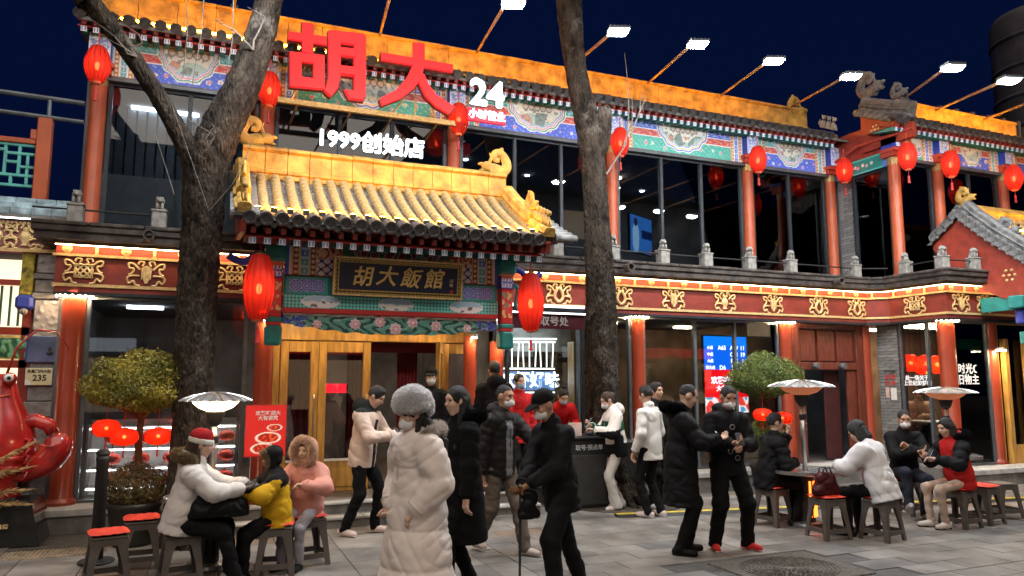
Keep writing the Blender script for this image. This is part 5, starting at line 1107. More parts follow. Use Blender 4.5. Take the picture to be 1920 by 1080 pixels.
limb(sh([(5.48, 10.0, 5.2), (5.60, 9.95, 5.55), (5.66, 9.9, 5.95), (5.66, 9.9, 6.12)]), [.16, .15, .13, .09], 26, 20, 6).build('cut_limb', 'bark', TRt, True)
for k in range(7):
    a = -2.6+k*.42; mb = limb(sh([(5.86+.25*math.cos(a), 10+.25*math.sin(a), .22), (5.86+.5*math.cos(a), 10+.5*math.sin(a), .06), (5.86+.8*math.cos(a+.1), 10+.75*math.sin(a+.1), -.03)]), [.10, .06, .025], 16, 12, 20+k); mb.build('root', 'bark', TRt, True)
for k, pts in enumerate(([(5.62, 9.8, 5.0), (5.95, 9.75, 5.5), (6.0, 9.72, 6.0), (5.98, 9.7, 6.5), (5.93, 9.7, 7.0)], [(5.9, 9.75, 5.45), (6.05, 9.7, 5.9), (6.06, 9.7, 6.3)], [(6.0, 9.7, 5.6), (6.16, 9.65, 6.05), (6.2, 9.65, 6.4)], [(6.14, 9.65, 6.0), (6.26, 9.6, 6.3)])):
    mb = MB(); mb.tube(sh(pts), list(np.linspace(.014, .004, len(pts))), 5); mb.build('twig', 'twig', TRt)
mb = MB(); mb.lathe([(.95, 0), (.95, .012), (.9, .014)], 30, TR(.1, -.05, 0)); mb.build('soil_pit', mat('soil', (.05, .04, .03), .95, var=.4, vs=20, bump=1, bs=30), TRt)

# ------------------------------------------------------------------ clipped topiary trees in pots
def leafmat(n, a, b):
    m = bpy.data.materials.new(n); m.use_nodes = True; N = m.node_tree.nodes; l = m.node_tree.links; p = N['Principled BSDF']; p.inputs['Roughness'].default_value = .5
    c = N.new('ShaderNodeVertexColor'); c.layer_name = 'leaf'; rp = N.new('ShaderNodeValToRGB'); rp.color_ramp.elements[0].color = (*a, 1); rp.color_ramp.elements[1].color = (*b, 1); l.new(c.outputs[0], rp.inputs[0]); l.new(rp.outputs[0], p.inputs['Base Color']); p.inputs['Subsurface Weight'].default_value = 0
    MT[n] = m
leafmat('leaf_olive', (.07, .085, .008), (.36, .29, .03)); leafmat('leaf_green', (.035, .075, .014), (.17, .22, .04)); leafmat('leaf_dry', (.045, .030, .010), (.15, .105, .025))
def foliage(name, parent, c, rx, rz, n, m, size, seed, flat=.0, shell=.55):
    g = np.random.default_rng(seed); d = g.normal(size=(n, 3)); d /= np.linalg.norm(d, axis=1)[:, None]
    if flat: d[:, 2] = np.where(d[:, 2] < 0, d[:, 2]*flat, d[:, 2])
    lump = 1+.10*np.sin(d[:, 0]*5+seed)*np.cos(d[:, 1]*4+1)+.07*np.sin(d[:, 2]*9+d[:, 0]*6)
    cl = np.floor(g.uniform(0, 60, n)); rad = (shell+(1-shell)*g.uniform(0, 1, n)**.5)*lump+(g.uniform(0, 1, n) > .95)*g.uniform(.03, .12, n)
    p = d*np.array([rx, rx, rz])*rad[:, None]+np.array(c)
    nrm = d+g.normal(size=(n, 3))*.75; nrm /= np.linalg.norm(nrm, axis=1)[:, None]; t = np.cross(nrm, g.normal(size=(n, 3))); t /= np.linalg.norm(t, axis=1)[:, None]; b = np.cross(nrm, t)
    s = size*(g.uniform(.5, 1.2, n)+.8*(g.uniform(size=n) > .9))[:, None]; V = np.stack([p-t*s, p-b*s*.42+nrm*s*.12, p+t*s, p+b*s*.42+nrm*s*.12], 1).reshape(-1, 3)
    F = np.arange(n*4).reshape(n, 4); me = bpy.data.meshes.new(name); me.from_pydata(V.tolist(), [], F.tolist()); me.update()
    ca = me.color_attributes.new('leaf', 'FLOAT_COLOR', 'POINT'); val = np.clip(.5+.28*np.sin(p[:, 0]*9+seed)*np.cos(p[:, 2]*11)+g.normal(size=n)*.22, 0, 1); q = np.ones((n*4, 4)); q[:, :3] = np.repeat(val, 4)[:, None]; ca.data.foreach_set('color', q.reshape(-1).astype(np.float32)); me.materials.append(MT[m])
    return link(name, me, parent)
mat('pot_dark', (.020, .018, .016), .5, var=.2); mat('stem_bark', (.10, .065, .035), .9, var=.3, bump=.5)
def topiary(label, x, y, crx, crz, cz, m1, m2, seed, balz):
    t = thing('topiary_tree', label, 'tree', (x, y, 0), 0, 'clipped trees in pots'); g = random.Random(seed)
    mb = MB(); mb.lathe([(.20, 0), (.22, .05), (.27, .40), (.29, .42), (.29, .47), (.26, .47), (.25, .42)], 22); mb.build('pot', 'pot_dark', t, True)
    mb = MB(); mb.tube([(0, 0, .40), (.02, 0, .8), (.0, .0, 1.15), (.02, 0, cz-crz*.55)], [.05, .042, .04, .035], 9); mb.build('stem', 'stem_bark', t, True)
    mb = MB()
    for i in range(26):
        a = g.uniform(0, 6.28); r = crx*g.uniform(.45, .9); z1 = cz+crz*g.uniform(-.35, .5); z0 = cz-crz*.75; mb.tube([(0.01, 0, z0), (r*.45*math.cos(a), r*.45*math.sin(a), z0+(z1-z0)*.6), (r*math.cos(a), r*math.sin(a), z1)], [.018, .011, .004], 5)
    mb.build('branches', 'stem_bark', t)
    foliage('crown', t, (0, 0, cz), crx, crz, 26000, m1, .0185, seed, .55, .40); foliage('lower_bush', t, (0, 0, balz), .35, .28, 9000, m2, .016, seed+1, .9, .5)
    return t
topiary('olive clipped topiary with round crown and low bush in left pot', -.67, 9.55, .58, .46, 1.72, 'leaf_olive', 'leaf_dry', 31, .62); topiary('green clipped topiary with round crown near the queue screen', 8.50, 9.75, .60, .47, 1.80, 'leaf_green', 'leaf_green', 41, .95)
# ------------------------------------------------------------------ plastic stools with red cushions
mat('stool_plastic', (.085, .070, .062), .5, var=.15, vs=6); mat('cushion', (.62, .045, .022), .7, var=.12, vs=18, bump=.3, bs=60)
def stool_proto():
    r = bpy.data.objects.new('stool', None); COL.objects.link(r)
    mb = MB(); mb.bbox((-.15, -.15, .425), (.15, .15, .45), .012); mb.box((-.145, -.145, .37), (.145, -.13, .425)); mb.box((-.145, .13, .37), (.145, .145, .425)); mb.box((-.145, -.129, .37), (-.13, .129, .425)); mb.box((.13, -.129, .37), (.145, .129, .425)); mb.build('seat', 'stool_plastic', r)
    for sx in (-1, 1):
        for sy in (-1, 1):
            q = MB(); a, b = .135, .185
            def sec(z, c, w): return [(sx*c-sx*w*.0, sy*c, z), (sx*(c-w), sy*c, z), (sx*(c-w), sy*(c-.018), z), (sx*(c-.018), sy*(c-.018), z), (sx*(c-.018), sy*(c-w), z), (sx*c, sy*(c-w), z)]
            vs = sec(0, b, .050)+sec(.20, .163, .056)+sec(.34, .147, .075)+sec(.424, .145, .12)
            fs = [tuple(range(6)), tuple(range(23, 17, -1))]
            for k in range(3): fs += [(k*6+i, k*6+(i+1) % 6, k*6+6+(i+1) % 6, k*6+6+i) for i in range(6)]
            q.add(vs, fs); q.build('leg', 'stool_plastic', r)
    for s in (-1, 1):
        q = MB(); q.box((-.125, s*.172-.008, .075), (.125, s*.172+.008, .125)); q.build('stretcher', 'stool_plastic', r); q = MB(); q.box((s*.172-.008, -.125, .075), (s*.172+.008, .125, .125)); q.build('stretcher', 'stool_plastic', r)
    return r
def cushion(parent):
    mb = MB(); n = 12; vs = []; fs = []
    for side in (0, 1):
        for i in range(n+1):
            for j in range(n+1):
                x, y = -1+2*i/n, -1+2*j/n; e = max(abs(x), abs(y)); h = (1-e**4)*.022
                k = 1-.06*(x*x)*(y*y); vs.append((x*.165*k, y*.165*k, .452+.022+(h if side else -h*.7)+.003*math.sin(i*2+j)))
    m = (n+1)**2
    for i in range(n):
        for j in range(n): a = i*(n+1)+j; fs += [(a, a+1, a+n+2, a+n+1), (m+a, m+a+n+1, m+a+n+2, m+a+1)]
    mb.add(vs, fs); return mb.build('cushion', 'cushion', parent, True)
ST0 = stool_proto(); st_used = []
def stool(x, y, rz, label, cush=True, group='plastic stools around the heaters'):
    o = ST0 if not st_used else copy_tree(STC); st_used.append(1); o.location = (x, y, 0); o.rotation_euler = (0, 0, R(rz)); tag(o, label, 'stool', group); 
    if cush: cushion(o)
    return o
STC = copy_tree(ST0); 
for a in (( -.74, 7.75, 12, 'empty stool with red cushion nearest the black post at left'), (-.52, 8.42, 5, 'empty stool with red cushion in front of the left pot'), (-.13, 7.55, 8, 'stool under the woman in red and white beanie'), (.70, 7.62, -8, 'stool under the child in yellow jacket'), (1.03, 7.92, 10, 'stool under the child in pink hooded coat'), (6.78, 7.72, 14, 'stool under the man in black with raised hand'), (6.83, 6.86, -6, 'stool carrying the dark red handbag'), (7.33, 6.55, 10, 'stool under the woman in white padded jacket'), (9.0, 7.62, 16, 'stool under the seated man in black with white mask'), (8.86, 6.72, 6, 'stool under the woman in red padded vest'), (9.38, 6.78, 8, 'empty stool with red cushion beside the woman in red vest')): stool(*a)
stool(10.02, 6.98, -10, 'empty bare stool at far right, no cushion', False)
for o in list(STC.children): bpy.data.objects.remove(o)
bpy.data.objects.remove(STC)
# ------------------------------------------------------------------ patio heaters with ring tables
mat('hood_metal', (.26, .26, .255), .45, metal=.5, var=.12); mat('table_glass', (.45, .48, .48), .12, var=.1, coat=.6)
def heater(x, y, z, rh, label, lit):
    t = thing('patio_heater', label, 'heater', (x, y, 0), 0, 'patio heaters')
    mb = MB(); mb.lathe([(.20, 0), (.21, .02), (.20, .05), (.10, .06)], 24); mb.build('base', 'steel', t); mb = MB(); mb.lathe([(.10, .05), (.10, .62)], 18); mb.build('canister', 'black_matte', t)
    for k in range(3):
        a = -1.9+k*.5; q = MB(); q.tube([(.115*math.cos(a), .115*math.sin(a), .12), (.115*math.cos(a), .115*math.sin(a), .56)], .013, 6); q.build('glow_tube', 'heat' if not lit else 'black_matte', t)
    mb = MB(); mb.lathe([(.40, .655), (.42, .665), (.42, .685), (.40, .69), (.06, .685), (.06, .66)], 32); mb.build('ring_table', 'table_glass', t); mb = MB(); mb.lathe([(.422, .655), (.432, .66), (.432, .70), (.422, .70)], 32, cap=False); mb.build('table_rim', 'steel', t)
    mb = MB(); mb.lathe([(.032, .6), (.032, z-.24)], 14); mb.build('pole', 'steel', t, True); mb = MB(); mb.lathe([(.04, z-.50), (.045, z-.49), (.045, z-.44), (.04, z-.43)], 14); mb.build('collar', 'black_matte', t)
    mb = MB(); mb.lathe([(.035, z-.33), (.07, z-.28), (.095, z-.20), (.095, z-.185)], 18); mb.build('burner_cup', 'black_matte', t)
    mb = MB(); mb.lathe([(.06, z-.18), (.07, z-.17), (.07, z-.04), (.06, z-.035)], 16); mb.build('burner', 'heat_white' if lit else 'heat_soft', t)
    n = 18; vs = []; fs = []
    prof = [(.03, .0), (rh*.35, -.010), (rh*.68, -.034), (rh*.9, -.062), (rh, -.082)]
    for r, zz in prof:
        for i in range(n*2): a = math.pi*i/n; vs.append((r*math.cos(a), r*math.sin(a), z+zz+(.006 if i % 2 else -.004)*(r/rh)))
    for k in range(4):
        for i in range(n*2): j = (i+1) % (n*2); fs.append((k*n*2+i, k*n*2+j, (k+1)*n*2+j, (k+1)*n*2+i))
    fs.append(tuple(range(n*2))); mb = MB(); mb.add(vs, fs); mb.build('hood', 'hood_metal', t)
    for i in range(n):
        a = 2*math.pi*i/n; q = MB(); q.tube([(r*math.cos(a), r*math.sin(a), z+zz+.005) for r, zz in prof], .006, 4); q.build('hood_rib', 'steel', t)
    mb = MB(); mb.lathe([(rh*.66, -.06), (rh*.62, -.10), (rh*.46, -.15), (rh*.2, -.185)], 28, TR(0, 0, z), cap=False); mb.build('reflector', 'heat_glow' if lit else 'reflector_metal', t, True)
heater(.11, 8.1, 1.70, .345, 'patio heater with glowing white dome at left table', True); heater(7.13, 7.5, 1.82, .41, 'patio heater glowing orange beside the woman in white jacket', False); heater(10.55, 8.1, 1.71, .44, 'patio heater with grey ribbed hood before the corner window', False)
# ------------------------------------------------------------------ black barrier post
BP = thing('barrier_post', 'black metal post with knob standing behind red cushioned stool', 'post', (-.93, 8.75, 0)); mb = MB(); mb.lathe([(.16, 0), (.17, .015), (.16, .03), (.045, .04)], 20); mb.build('base', 'black_matte', BP); mb = MB(); mb.lathe([(.062, .03), (.058, 1.0), (.064, 1.01), (.064, 1.05), (.05, 1.06)], 14); mb.build('shaft', 'black_matte', BP, True); mb = MB(); mb.lathe([(.06, 1.06), (.068, 1.08), (.06, 1.11), (.03, 1.125)], 14); mb.build('knob', 'black_matte', BP)
# ------------------------------------------------------------------ order counter
CT = thing('order_counter', 'black order counter with white characters in front of tree', 'counter', (5.15, 9.85, 0)); box('cabinet', (-.42, -.25, .02), (.32, .3, .98), 'black_matte', CT, .012); box('top', (-.46, -.29, .982), (.36, .34, 1.02), 'black_matte', CT, .01); box('side_cabinet', (.36, -.12, .02), (.98, .45, .92), 'pot_dark', CT, .012); box('footing', (-.38, -.22, 0), (.9, .3, .02), 'metal_dark', CT); box('front_panel', (-.38, -.262, .06), (.28, -.252, .76), mat('counter_front', (.03, .028, .026), .5), CT, .01); text('characters', '取号·预点单', .085, 'char_grey', TR(.0, -.262, .86), CT, .002, .001)
CD = thing('counter_card', 'small printed card standing on the order counter', 'card', (4.98, 9.72, 1.02)); box('card', (-.1, 0, 0), (.12, .012, .19), 'paper_pink', CD, .004); box('print', (-.05, -.004, .03), (.05, -.001, .1), 'char_grey', CD)
TB = thing('tablet', 'dark tablet leaning on the order counter', 'tablet', (5.28, 9.76, 1.03)); mb = MB(); mb.bbox((-.1, -.01, 0), (.1, .01, .16), .005, TR(0, 0, 0, R(20), R(-25))); mb.build('body', 'black_matte', TB); mb = MB(); mb.box((-.09, -.014, .01), (.09, -.011, .15), TR(0, 0, 0, R(20), R(-25))); mb.build('screen_glass', 'metal_grey', TB)
# ------------------------------------------------------------------ lobster statue on black base
mat('lobster_red', (.42, .018, .016), .28, var=.25, vs=5, coat=.6); mat('lobster_orange', (.50, .06, .02), .3, var=.2, coat=.5); mat('eye_white', (.8, .8, .78), .2, var=.02); mat('straw', (.45, .30, .13), .8, var=.3, vs=20)
LB = thing('lobster_statue', 'glossy red lobster statue raising one claw on black base', 'statue', (-2.12, 10.3, 0))
mb = MB(); mb.add([(-.55, -.42, 0), (.50, -.42, 0), (.50, .42, 0), (-.55, .42, 0), (-.48, -.33, .46), (.38, -.33, .46), (.38, .33, .46), (-.48, .33, .46)], [(0, 3, 2, 1), (4, 5, 6, 7), (0, 1, 5, 4), (1, 2, 6, 5), (2, 3, 7, 6), (3, 0, 4, 7)]); mb.build('base', mat('base_black', (.02, .02, .02), .18, var=.2, coat=.5), LB)
text('base_lettering', '东直门簋街', .055, 'gold_relief', TR(.05, -.405, .22, 0, R(-10)), LB, .001, .001)
mb = MB(); mb.lathe([(.10, .46), (.26, .50), (.22, .60), (.24, .68), (.34, .85), (.36, 1.05), (.33, 1.25), (.26, 1.45), (.19, 1.62), (.16, 1.76), (.13, 1.86), (.05, 1.90)], 26, TR(-.12, 0, 0) @ Matrix.Diagonal((1.28, 1.0, 1, 1))); mb.build('body', 'lobster_red', LB, True)
for k in range(4): mb = MB(); mb.lathe([(.345-.02*abs(k-1), .80+k*.10), (.372-.02*abs(k-1), .85+k*.10), (.352-.02*abs(k-1), .87+k*.10)], 26, TR(-.12, 0, 0) @ Matrix.Diagonal((1.28, 1.0, 1, 1)), cap=False); mb.build('shell_band', 'lobster_red', LB, True)
for s in (-1, 1):
    mb = MB(); mb.ball((-.10+s*.13, -.12, 1.84), .075, 12, 8); e = mb.build('eye_socket', 'lobster_red', LB, True); mb = MB(); mb.ball((-.10+s*.13, -.175, 1.85), .05, 12, 8); mb.build('eye', 'eye_white', LB, True); mb = MB(); mb.ball((-.09+s*.13, -.215, 1.85), .022, 8, 6); mb.build('pupil', 'black_matte', LB)
    mb = MB(); mb.tube([(-.1+s*.08, -.08, 1.86), (-.1+s*.16, -.05, 2.2), (-.1+s*.34, 0, 2.42), (-.1+s*.55, .02, 2.40), (-.1+s*.68, .02, 2.20)], [.016, .014, .012, .01, .006], 6); mb.build('antenna', 'lobster_red', LB, True)
mb = MB(); mb.tube([(-.26, -.14, 1.66), (-.10, -.19, 1.62), (.06, -.14, 1.66)], [.012, .02, .012], 6); mb.build('mouth', 'lobster_orange', LB)
mb = MB(); mb.tube([(.15, -.02, 1.30), (.32, -.06, 1.36), (.45, -.08, 1.30), (.50, -.08, 1.20)], [.09, .085, .08, .07], 10); mb.build('arm', 'lobster_red', LB, True)
def claw(M):
    mb = MB(); pts = spl([(.50, 1.18), (.55, 1.05), (.46, .90), (.30, .78), (.12, .70)]); mb.tube([(x, -.1, z) for x, y, z in pts], list(np.interp(np.linspace(0, 1, len(pts)), [0, .2, .55, .85, 1], [.08, .17, .16, .09, .02])), 12, flat=.75); return mb
claw(None).build('claw', 'lobster_red', LB, True)
mb = MB(); pts = spl([(.44, 1.08), (.40, .96), (.28, .88), (.14, .84)]); mb.tube([(x, -.15, z) for x, y, z in pts], list(np.linspace(.07, .02, len(pts))), 10, flat=.7); mb.build('claw_thumb', 'lobster_orange', LB, True)
mb = MB(); mb.tube([(-.4, -.02, 1.2), (-.6, -.1, 1.1), (-.7, -.12, .9)], [.09, .1, .06], 10); mb.build('arm', 'lobster_red', LB, True)
for k in range(5):
    for s in (-1, 1): mb = MB(); mb.tube([(-.1+s*.28, -.15, .80+k*.09), (-.1+s*.40, -.22, .78+k*.09), (-.1+s*.36, -.28, .70+k*.09)], [.025, .02, .008], 6); mb.build('leg', 'lobster_red', LB, True)
for k, (x, z, a) in enumerate(((.18, .86, 12), (.22, .68, 4), (.05, .95, 30), (.15, .60, -6))):
    W_ = thing('dried_grass', ['upper dried grass plume leaning on lobster statue', 'middle dried grass plume leaning on lobster statue', 'short dried grass plume beside the lobster claw', 'lowest dried grass plume by the statue base'][k], 'dried grass', (-2.25, 9.85, z-.1), 0, 'dried plumes at the statue'); mb = MB(); g = random.Random(k)
    for i in range(130):
        s = i/130; x0 = -.1+s*.6; w = .055*math.sin(math.pi*min(1, s*1.1)); mb.tube([(x0, 0, x0*math.tan(R(a))), (x0+.07, g.uniform(-w, w), x0*math.tan(R(a))+g.uniform(-w, w)+.01)], [.006, .002], 4)
    mb.build('plume', 'straw', W_); mb = MB(); mb.tube([(-.3, 0, -.3*math.tan(R(a))), (.5, 0, .5*math.tan(R(a)))], .006, 5); mb.build('stalk', 'straw', W_)
# ------------------------------------------------------------------ small paper lanterns on the left topiary and in the window display
def paper(x, y, z, r, label, group, hang=.25, lit=True, m='lantern_paper'):
    t = thing('paper_lantern', label, 'lantern', (x, y, z), 0, group); n = 20; mb = MB(); prof = [(.28*r, -.64*r), (.62*r, -.60*r), (.88*r, -.40*r), (r, -.13*r), (r, .13*r), (.88*r, .40*r), (.62*r, .60*r), (.28*r, .64*r)]
    mb.lathe(prof, n); mb.build('shade', m, t, True); q = MB(); q.lathe([(.26*r, .60*r), (.28*r, .68*r)], 12); q.lathe([(.26*r, -.68*r), (.28*r, -.60*r)], 12); q.build('ring', 'gold_dark', t); q = MB(); q.tube([(0, 0, .65*r), (0, 0, .65*r+hang)], .004, 4); q.build('string', 'bright_red', t); q = MB(); q.tube([(0, 0, -.66*r), (0, 0, -.66*r-.13)], [.006, .012], 6); q.build('tassel', 'bright_red', t)
    if lit: q = MB(); q.ball((0, 0, 0), .02, 6, 4); q.build('bulb', 'bulb_in', t)
for x, z, lb in ((-.98, 1.30, 'orange paper lantern hanging leftmost under the olive topiary'), (-.80, 1.20, 'orange paper lantern hanging lowest under the olive topiary'), (-.46, 1.20, 'orange paper lantern hanging right of the olive topiary stem')): paper(x, 9.35, z, .145, lb, 'orange lanterns on the left topiary')
for x, z, lb in ((8.22, 1.28, 'red lantern left of the green topiary stem'), (8.62, 1.22, 'red lantern right of the green topiary stem')): paper(x, 9.5, z, .15, lb, 'red lanterns on the right topiary')
SHF = thing('display_shelf', 'lit glass display shelf inside the left window', 'shelf', (-.4, 11.45, .287))
for x in (-1.0, .85): box('upright', (x-.015, -.15, 0), (x+.015, .15, .95), 'steel', SHF)
for z in (.12, .36, .62, .9): box('shelf_plate', (-.984, -.15, z), (.834, .15, z+.015), 'white_paint', SHF); box('shelf_light', (-.98, -.158, z-.012), (.83, -.151, z-.002), 'led_shelf', SHF)
box('back_panel', (-1.0, .152, 0), (.85, .17, 1.0), 'white_paint', SHF)
k = 0
for x in (-1.1, -.75, -.38, .10, .32):
    for z in (.50, .78, 1.05):
        paper(x, 11.33, z, .105, ['red honeycomb lantern in the display, %s row, %s' % (('bottom', 'middle', 'top')[int(z*3.6)-1 if z < 1 else 2], w) for w in ('leftmost', 'second from left', 'third from left', 'fourth from left', 'rightmost')][(-1.1, -.75, -.38, .10, .32).index(x)], 'red honeycomb lanterns on display shelf', .05, False, 'honeycomb')
# ------------------------------------------------------------------ people: bodies and clothes grown from signed-distance volumes
def V3(*a): return np.array(a, float)
def nrm(v): v = np.asarray(v, float); return v/(np.linalg.norm(v)+1e-9)
def cap(a, b, ra, rb=None, n=None, kf=1., q=None): return ('c', np.asarray(a, float), np.asarray(b, float), ra, ra if rb is None else rb, n, kf, q)
def ell(c, r, Rm=None): return ('e', np.asarray(c, float), np.asarray(r, float), np.eye(3) if Rm is None else Rm)
def pbound(p):
    if p[0] == 'c': r = max(p[3], p[4])+.03; return np.minimum(p[1], p[2])-r, np.maximum(p[1], p[2])+r
    r = np.max(p[2])+.02; return p[1]-r, p[1]+r
def pdist(p, X):
    if p[0] == 'c':
        _, a, b, ra, rb, n, kf, q = p; pa = X-a; ab = b-a
        t = np.clip((pa@ab)/max(ab@ab, 1e-9), 0, 1); w = pa-t[..., None]*ab
        if n is not None: w = w+(w@n)[..., None]*n*(kf-1)
        d = np.sqrt((w*w).sum(-1))-(ra+(rb-ra)*t)
        if q: L = math.sqrt(ab@ab); d = d-q[1]*(np.abs(np.sin(math.pi*(t*L/q[0]+.1)))**.42-.62)*1.5
        return d
    _, c, r, Rm = p; k = ((X-c)@Rm)/r; l = np.sqrt((k*k).sum(-1)); return (l-1)*np.min(r)
def grow(prims, res, k=.03, sub=(), cuts=(), wrinkle=0., seed=0):
    lo = np.min([pbound(p)[0] for p in prims], 0)-res*3; hi = np.max([pbound(p)[1] for p in prims], 0)+res*3
    n = np.ceil((hi-lo)/res).astype(int)+1; F = np.full(n, .25); ax = [lo[i]+res*np.arange(n[i]) for i in range(3)]
    def block(p, m):
        a, b = pbound(p); i0 = np.clip(((a-m-lo)/res).astype(int), 0, n-1); i1 = np.clip(((b+m-lo)/res).astype(int)+2, 1, n); s = tuple(slice(i0[j], i1[j]) for j in range(3))
        return s, np.stack(np.meshgrid(*[ax[j][s[j]] for j in range(3)], indexing='ij'), -1)
    for p in prims:
        s, X = block(p, k+2*res); d = pdist(p, X); f = F[s]; h = np.clip(.5+.5*(f-d)/k, 0, 1); F[s] = f*(1-h)+d*h-k*h*(1-h)
    if wrinkle:
        X = np.stack(np.meshgrid(*ax, indexing='ij'), -1); g = np.random.default_rng(seed); w = 0
        for i in range(6):
            d = g.normal(size=3)*V3(.55, .55, 1.5); d = d/np.linalg.norm(d)*g.uniform(24, 62); w = w+np.sin(X@d+g.uniform(0, 6)+1.2*np.sin(X@d[[1, 2, 0]]*.5))
        F += wrinkle*.5*w/3; cr = 0
        for i in range(4):
            d = g.normal(size=3)*V3(.8, .8, 1.3); d = d/np.linalg.norm(d)*g.uniform(14, 30); cr = np.maximum(cr, (1-np.abs(np.sin(X@d+g.uniform(0, 6)+1.7*np.sin(X@d[[2, 0, 1]]*.6+i))))**2*np.clip(np.sin(X@(d[[1, 2, 0]]*.35)+i*2)*1.6, 0, 1))
        F += wrinkle*1.9*cr
    for p in sub: s, X = block(p, 2*res); F[s] = np.maximum(F[s], -pdist(p, X))
    for c, m in cuts:
        X = np.stack(np.meshgrid(*ax, indexing='ij'), -1); F = np.maximum(F, (X-c)@m)
    F[0] = F[-1] = .1; F[:, 0] = F[:, -1] = .1; F[:, :, 0] = F[:, :, -1] = .1
    S = F < 0
    C = [S[a:n[0]-1+a, b:n[1]-1+b, c:n[2]-1+c] for a in (0, 1) for b in (0, 1) for c in (0, 1)]
    cnt = sum(c.astype(np.int8) for c in C); act = (cnt > 0) & (cnt < 8); I = np.argwhere(act); idx = np.full(act.shape, -1); idx[act] = np.arange(len(I))
    off_ = np.array([(a, b, c) for a in (0, 1) for b in (0, 1) for c in (0, 1)]); val = np.stack([F[I[:, 0]+o[0], I[:, 1]+o[1], I[:, 2]+o[2]] for o in off_], 1)
    acc = np.zeros((len(I), 3)); num = np.zeros(len(I))
    for a in range(8):
        for b in range(a+1, 8):
            if np.abs(off_[a]-off_[b]).sum() == 1:
                va, vb = val[:, a], val[:, b]; x = (va < 0) != (vb < 0); t = np.where(x, va/(va-vb+1e-12), 0); acc += np.where(x[:, None], off_[a]+t[:, None]*(off_[b]-off_[a]), 0); num += x
    V = lo+res*(I+acc/num[:, None]); Q = []
    for d in range(3):
        u, w = (d+1) % 3, (d+2) % 3; sl0 = [slice(None)]*3; sl1 = [slice(None)]*3; sl0[d] = slice(0, -1); sl1[d] = slice(1, None)
        A, B = S[tuple(sl0)], S[tuple(sl1)]; E = np.argwhere(A != B); E = E[(E[:, u] > 0) & (E[:, w] > 0)]
        if not len(E): continue
        fl = A[tuple(E.T)]; eu = np.eye(3, dtype=int)[u]; ew = np.eye(3, dtype=int)[w]
        q = np.stack([idx[tuple((E-eu-ew).T)], idx[tuple((E-ew).T)], idx[tuple(E.T)], idx[tuple((E-eu).T)]], 1); q[~fl] = q[~fl][:, ::-1]; Q.append(q)
    Q = np.concatenate(Q); Q = Q[(Q >= 0).all(1)]; return V, Q
def fur(VQ, L, n, seed=0):
    """cover a grown surface with fine tapering tufts"""
    V, Q = VQ; g = np.random.default_rng(seed); k = g.integers(0, len(Q), n); a, b, c, d = [V[Q[k, i]] for i in range(4)]; w = g.uniform(size=(n, 2)); p = (a*(1-w[:, :1])+b*w[:, :1])*(1-w[:, 1:])+(d*(1-w[:, :1])+c*w[:, :1])*w[:, 1:]
    nn = np.cross(c-a, d-b); nn /= np.linalg.norm(nn, axis=1)[:, None]+1e-9; cen = V.mean(0); nn *= np.sign(((p-cen)*nn).sum(1))[:, None]*0+1
    t = nn+g.normal(size=(n, 3))*.45+V3(0, 0, -.35); t /= np.linalg.norm(t, axis=1)[:, None]; s = np.cross(t, g.normal(size=(n, 3))); s /= np.linalg.norm(s, axis=1)[:, None]; l = L*g.uniform(.5, 1.25, n)[:, None]
    W4 = np.stack([p-s*.0035, p+s*.0035, p+t*l+s*.0008, p+t*l-s*.0008], 1).reshape(-1, 3); return W4, np.arange(4*n).reshape(n, 4)
def gmesh(name, parts, m, parent, paint=None):
    V = np.concatenate([p[0] for p in parts]); o = 0; Q = []
    for v, q in parts: Q.append(q+o); o += len(v)
    Q = np.concatenate(Q); me = bpy.data.meshes.new(name); me.vertices.add(len(V)); me.vertices.foreach_set('co', V.reshape(-1)); me.loops.add(len(Q)*4); me.loops.foreach_set('vertex_index', Q.reshape(-1).astype(np.int32)); me.polygons.add(len(Q)); me.polygons.foreach_set('loop_start', np.arange(0, len(Q)*4, 4, dtype=np.int32)); me.polygons.foreach_set('use_smooth', np.ones(len(Q), bool)); me.update(calc_edges=True); me.validate()
    ms = m if isinstance(m, (list, tuple)) else [m]
    for x in ms: me.materials.append(MT[x])
    if paint is not None and len(me.polygons) == len(Q): me.polygons.foreach_set('material_index', paint(V[Q].mean(1)).astype(np.int32))
    return link(name, me, parent)
def ik(a, t, l1, l2, pole):
    a, t = np.asarray(a, float), np.asarray(t, float); d = t-a; L = np.linalg.norm(d)
    if L > (l1+l2)*.998: t = a+d/L*(l1+l2)*.998; d = t-a; L = np.linalg.norm(d)
    x = (l1*l1-l2*l2+L*L)/(2*L); h = math.sqrt(max(l1*l1-x*x, 0)); u = d/L; p = np.asarray(pole, float); p = nrm(p-u*(p@u)); return a+u*x+p*h, t
CL = {}
def cloth(c, rough=.8, fuzz=0, sheen=0):
    c = tuple(q*.55 if max(c) < .035 else q for q in c)
    k = ('cloth_%d_%d_%d_%d' % (*[int(x*999) for x in c], int(rough*100)+fuzz))
    if k not in MT: mat(k, c, rough, var=.05, vs=9, bump=.18, bs=300, detail=6, spec=.12)
    return k
SKIN = ['skin_a', 'skin_b', 'skin_c']
for n_, c_ in zip(SKIN, ((.50, .29, .20), (.58, .36, .26), (.42, .23, .15))): mat(n_, c_, .55, var=.08, vs=30)
mat('hair_black', (.009, .008, .007), .62, var=.4, vs=40, bump=.6, bs=120, stretch=(3, 3, .5)); mat('hair_brown', (.040, .022, .012), .6, var=.4, vs=40, bump=.6, bs=120, stretch=(3, 3, .5)); mat('mask_white', (.75, .75, .76), .8, var=.04); mat('mask_blue', (.30, .46, .62), .8, var=.06); mat('eye_dark', (.01, .008, .008), .2, var=.1); mat('lip', (.38, .12, .10), .5, var=.1)
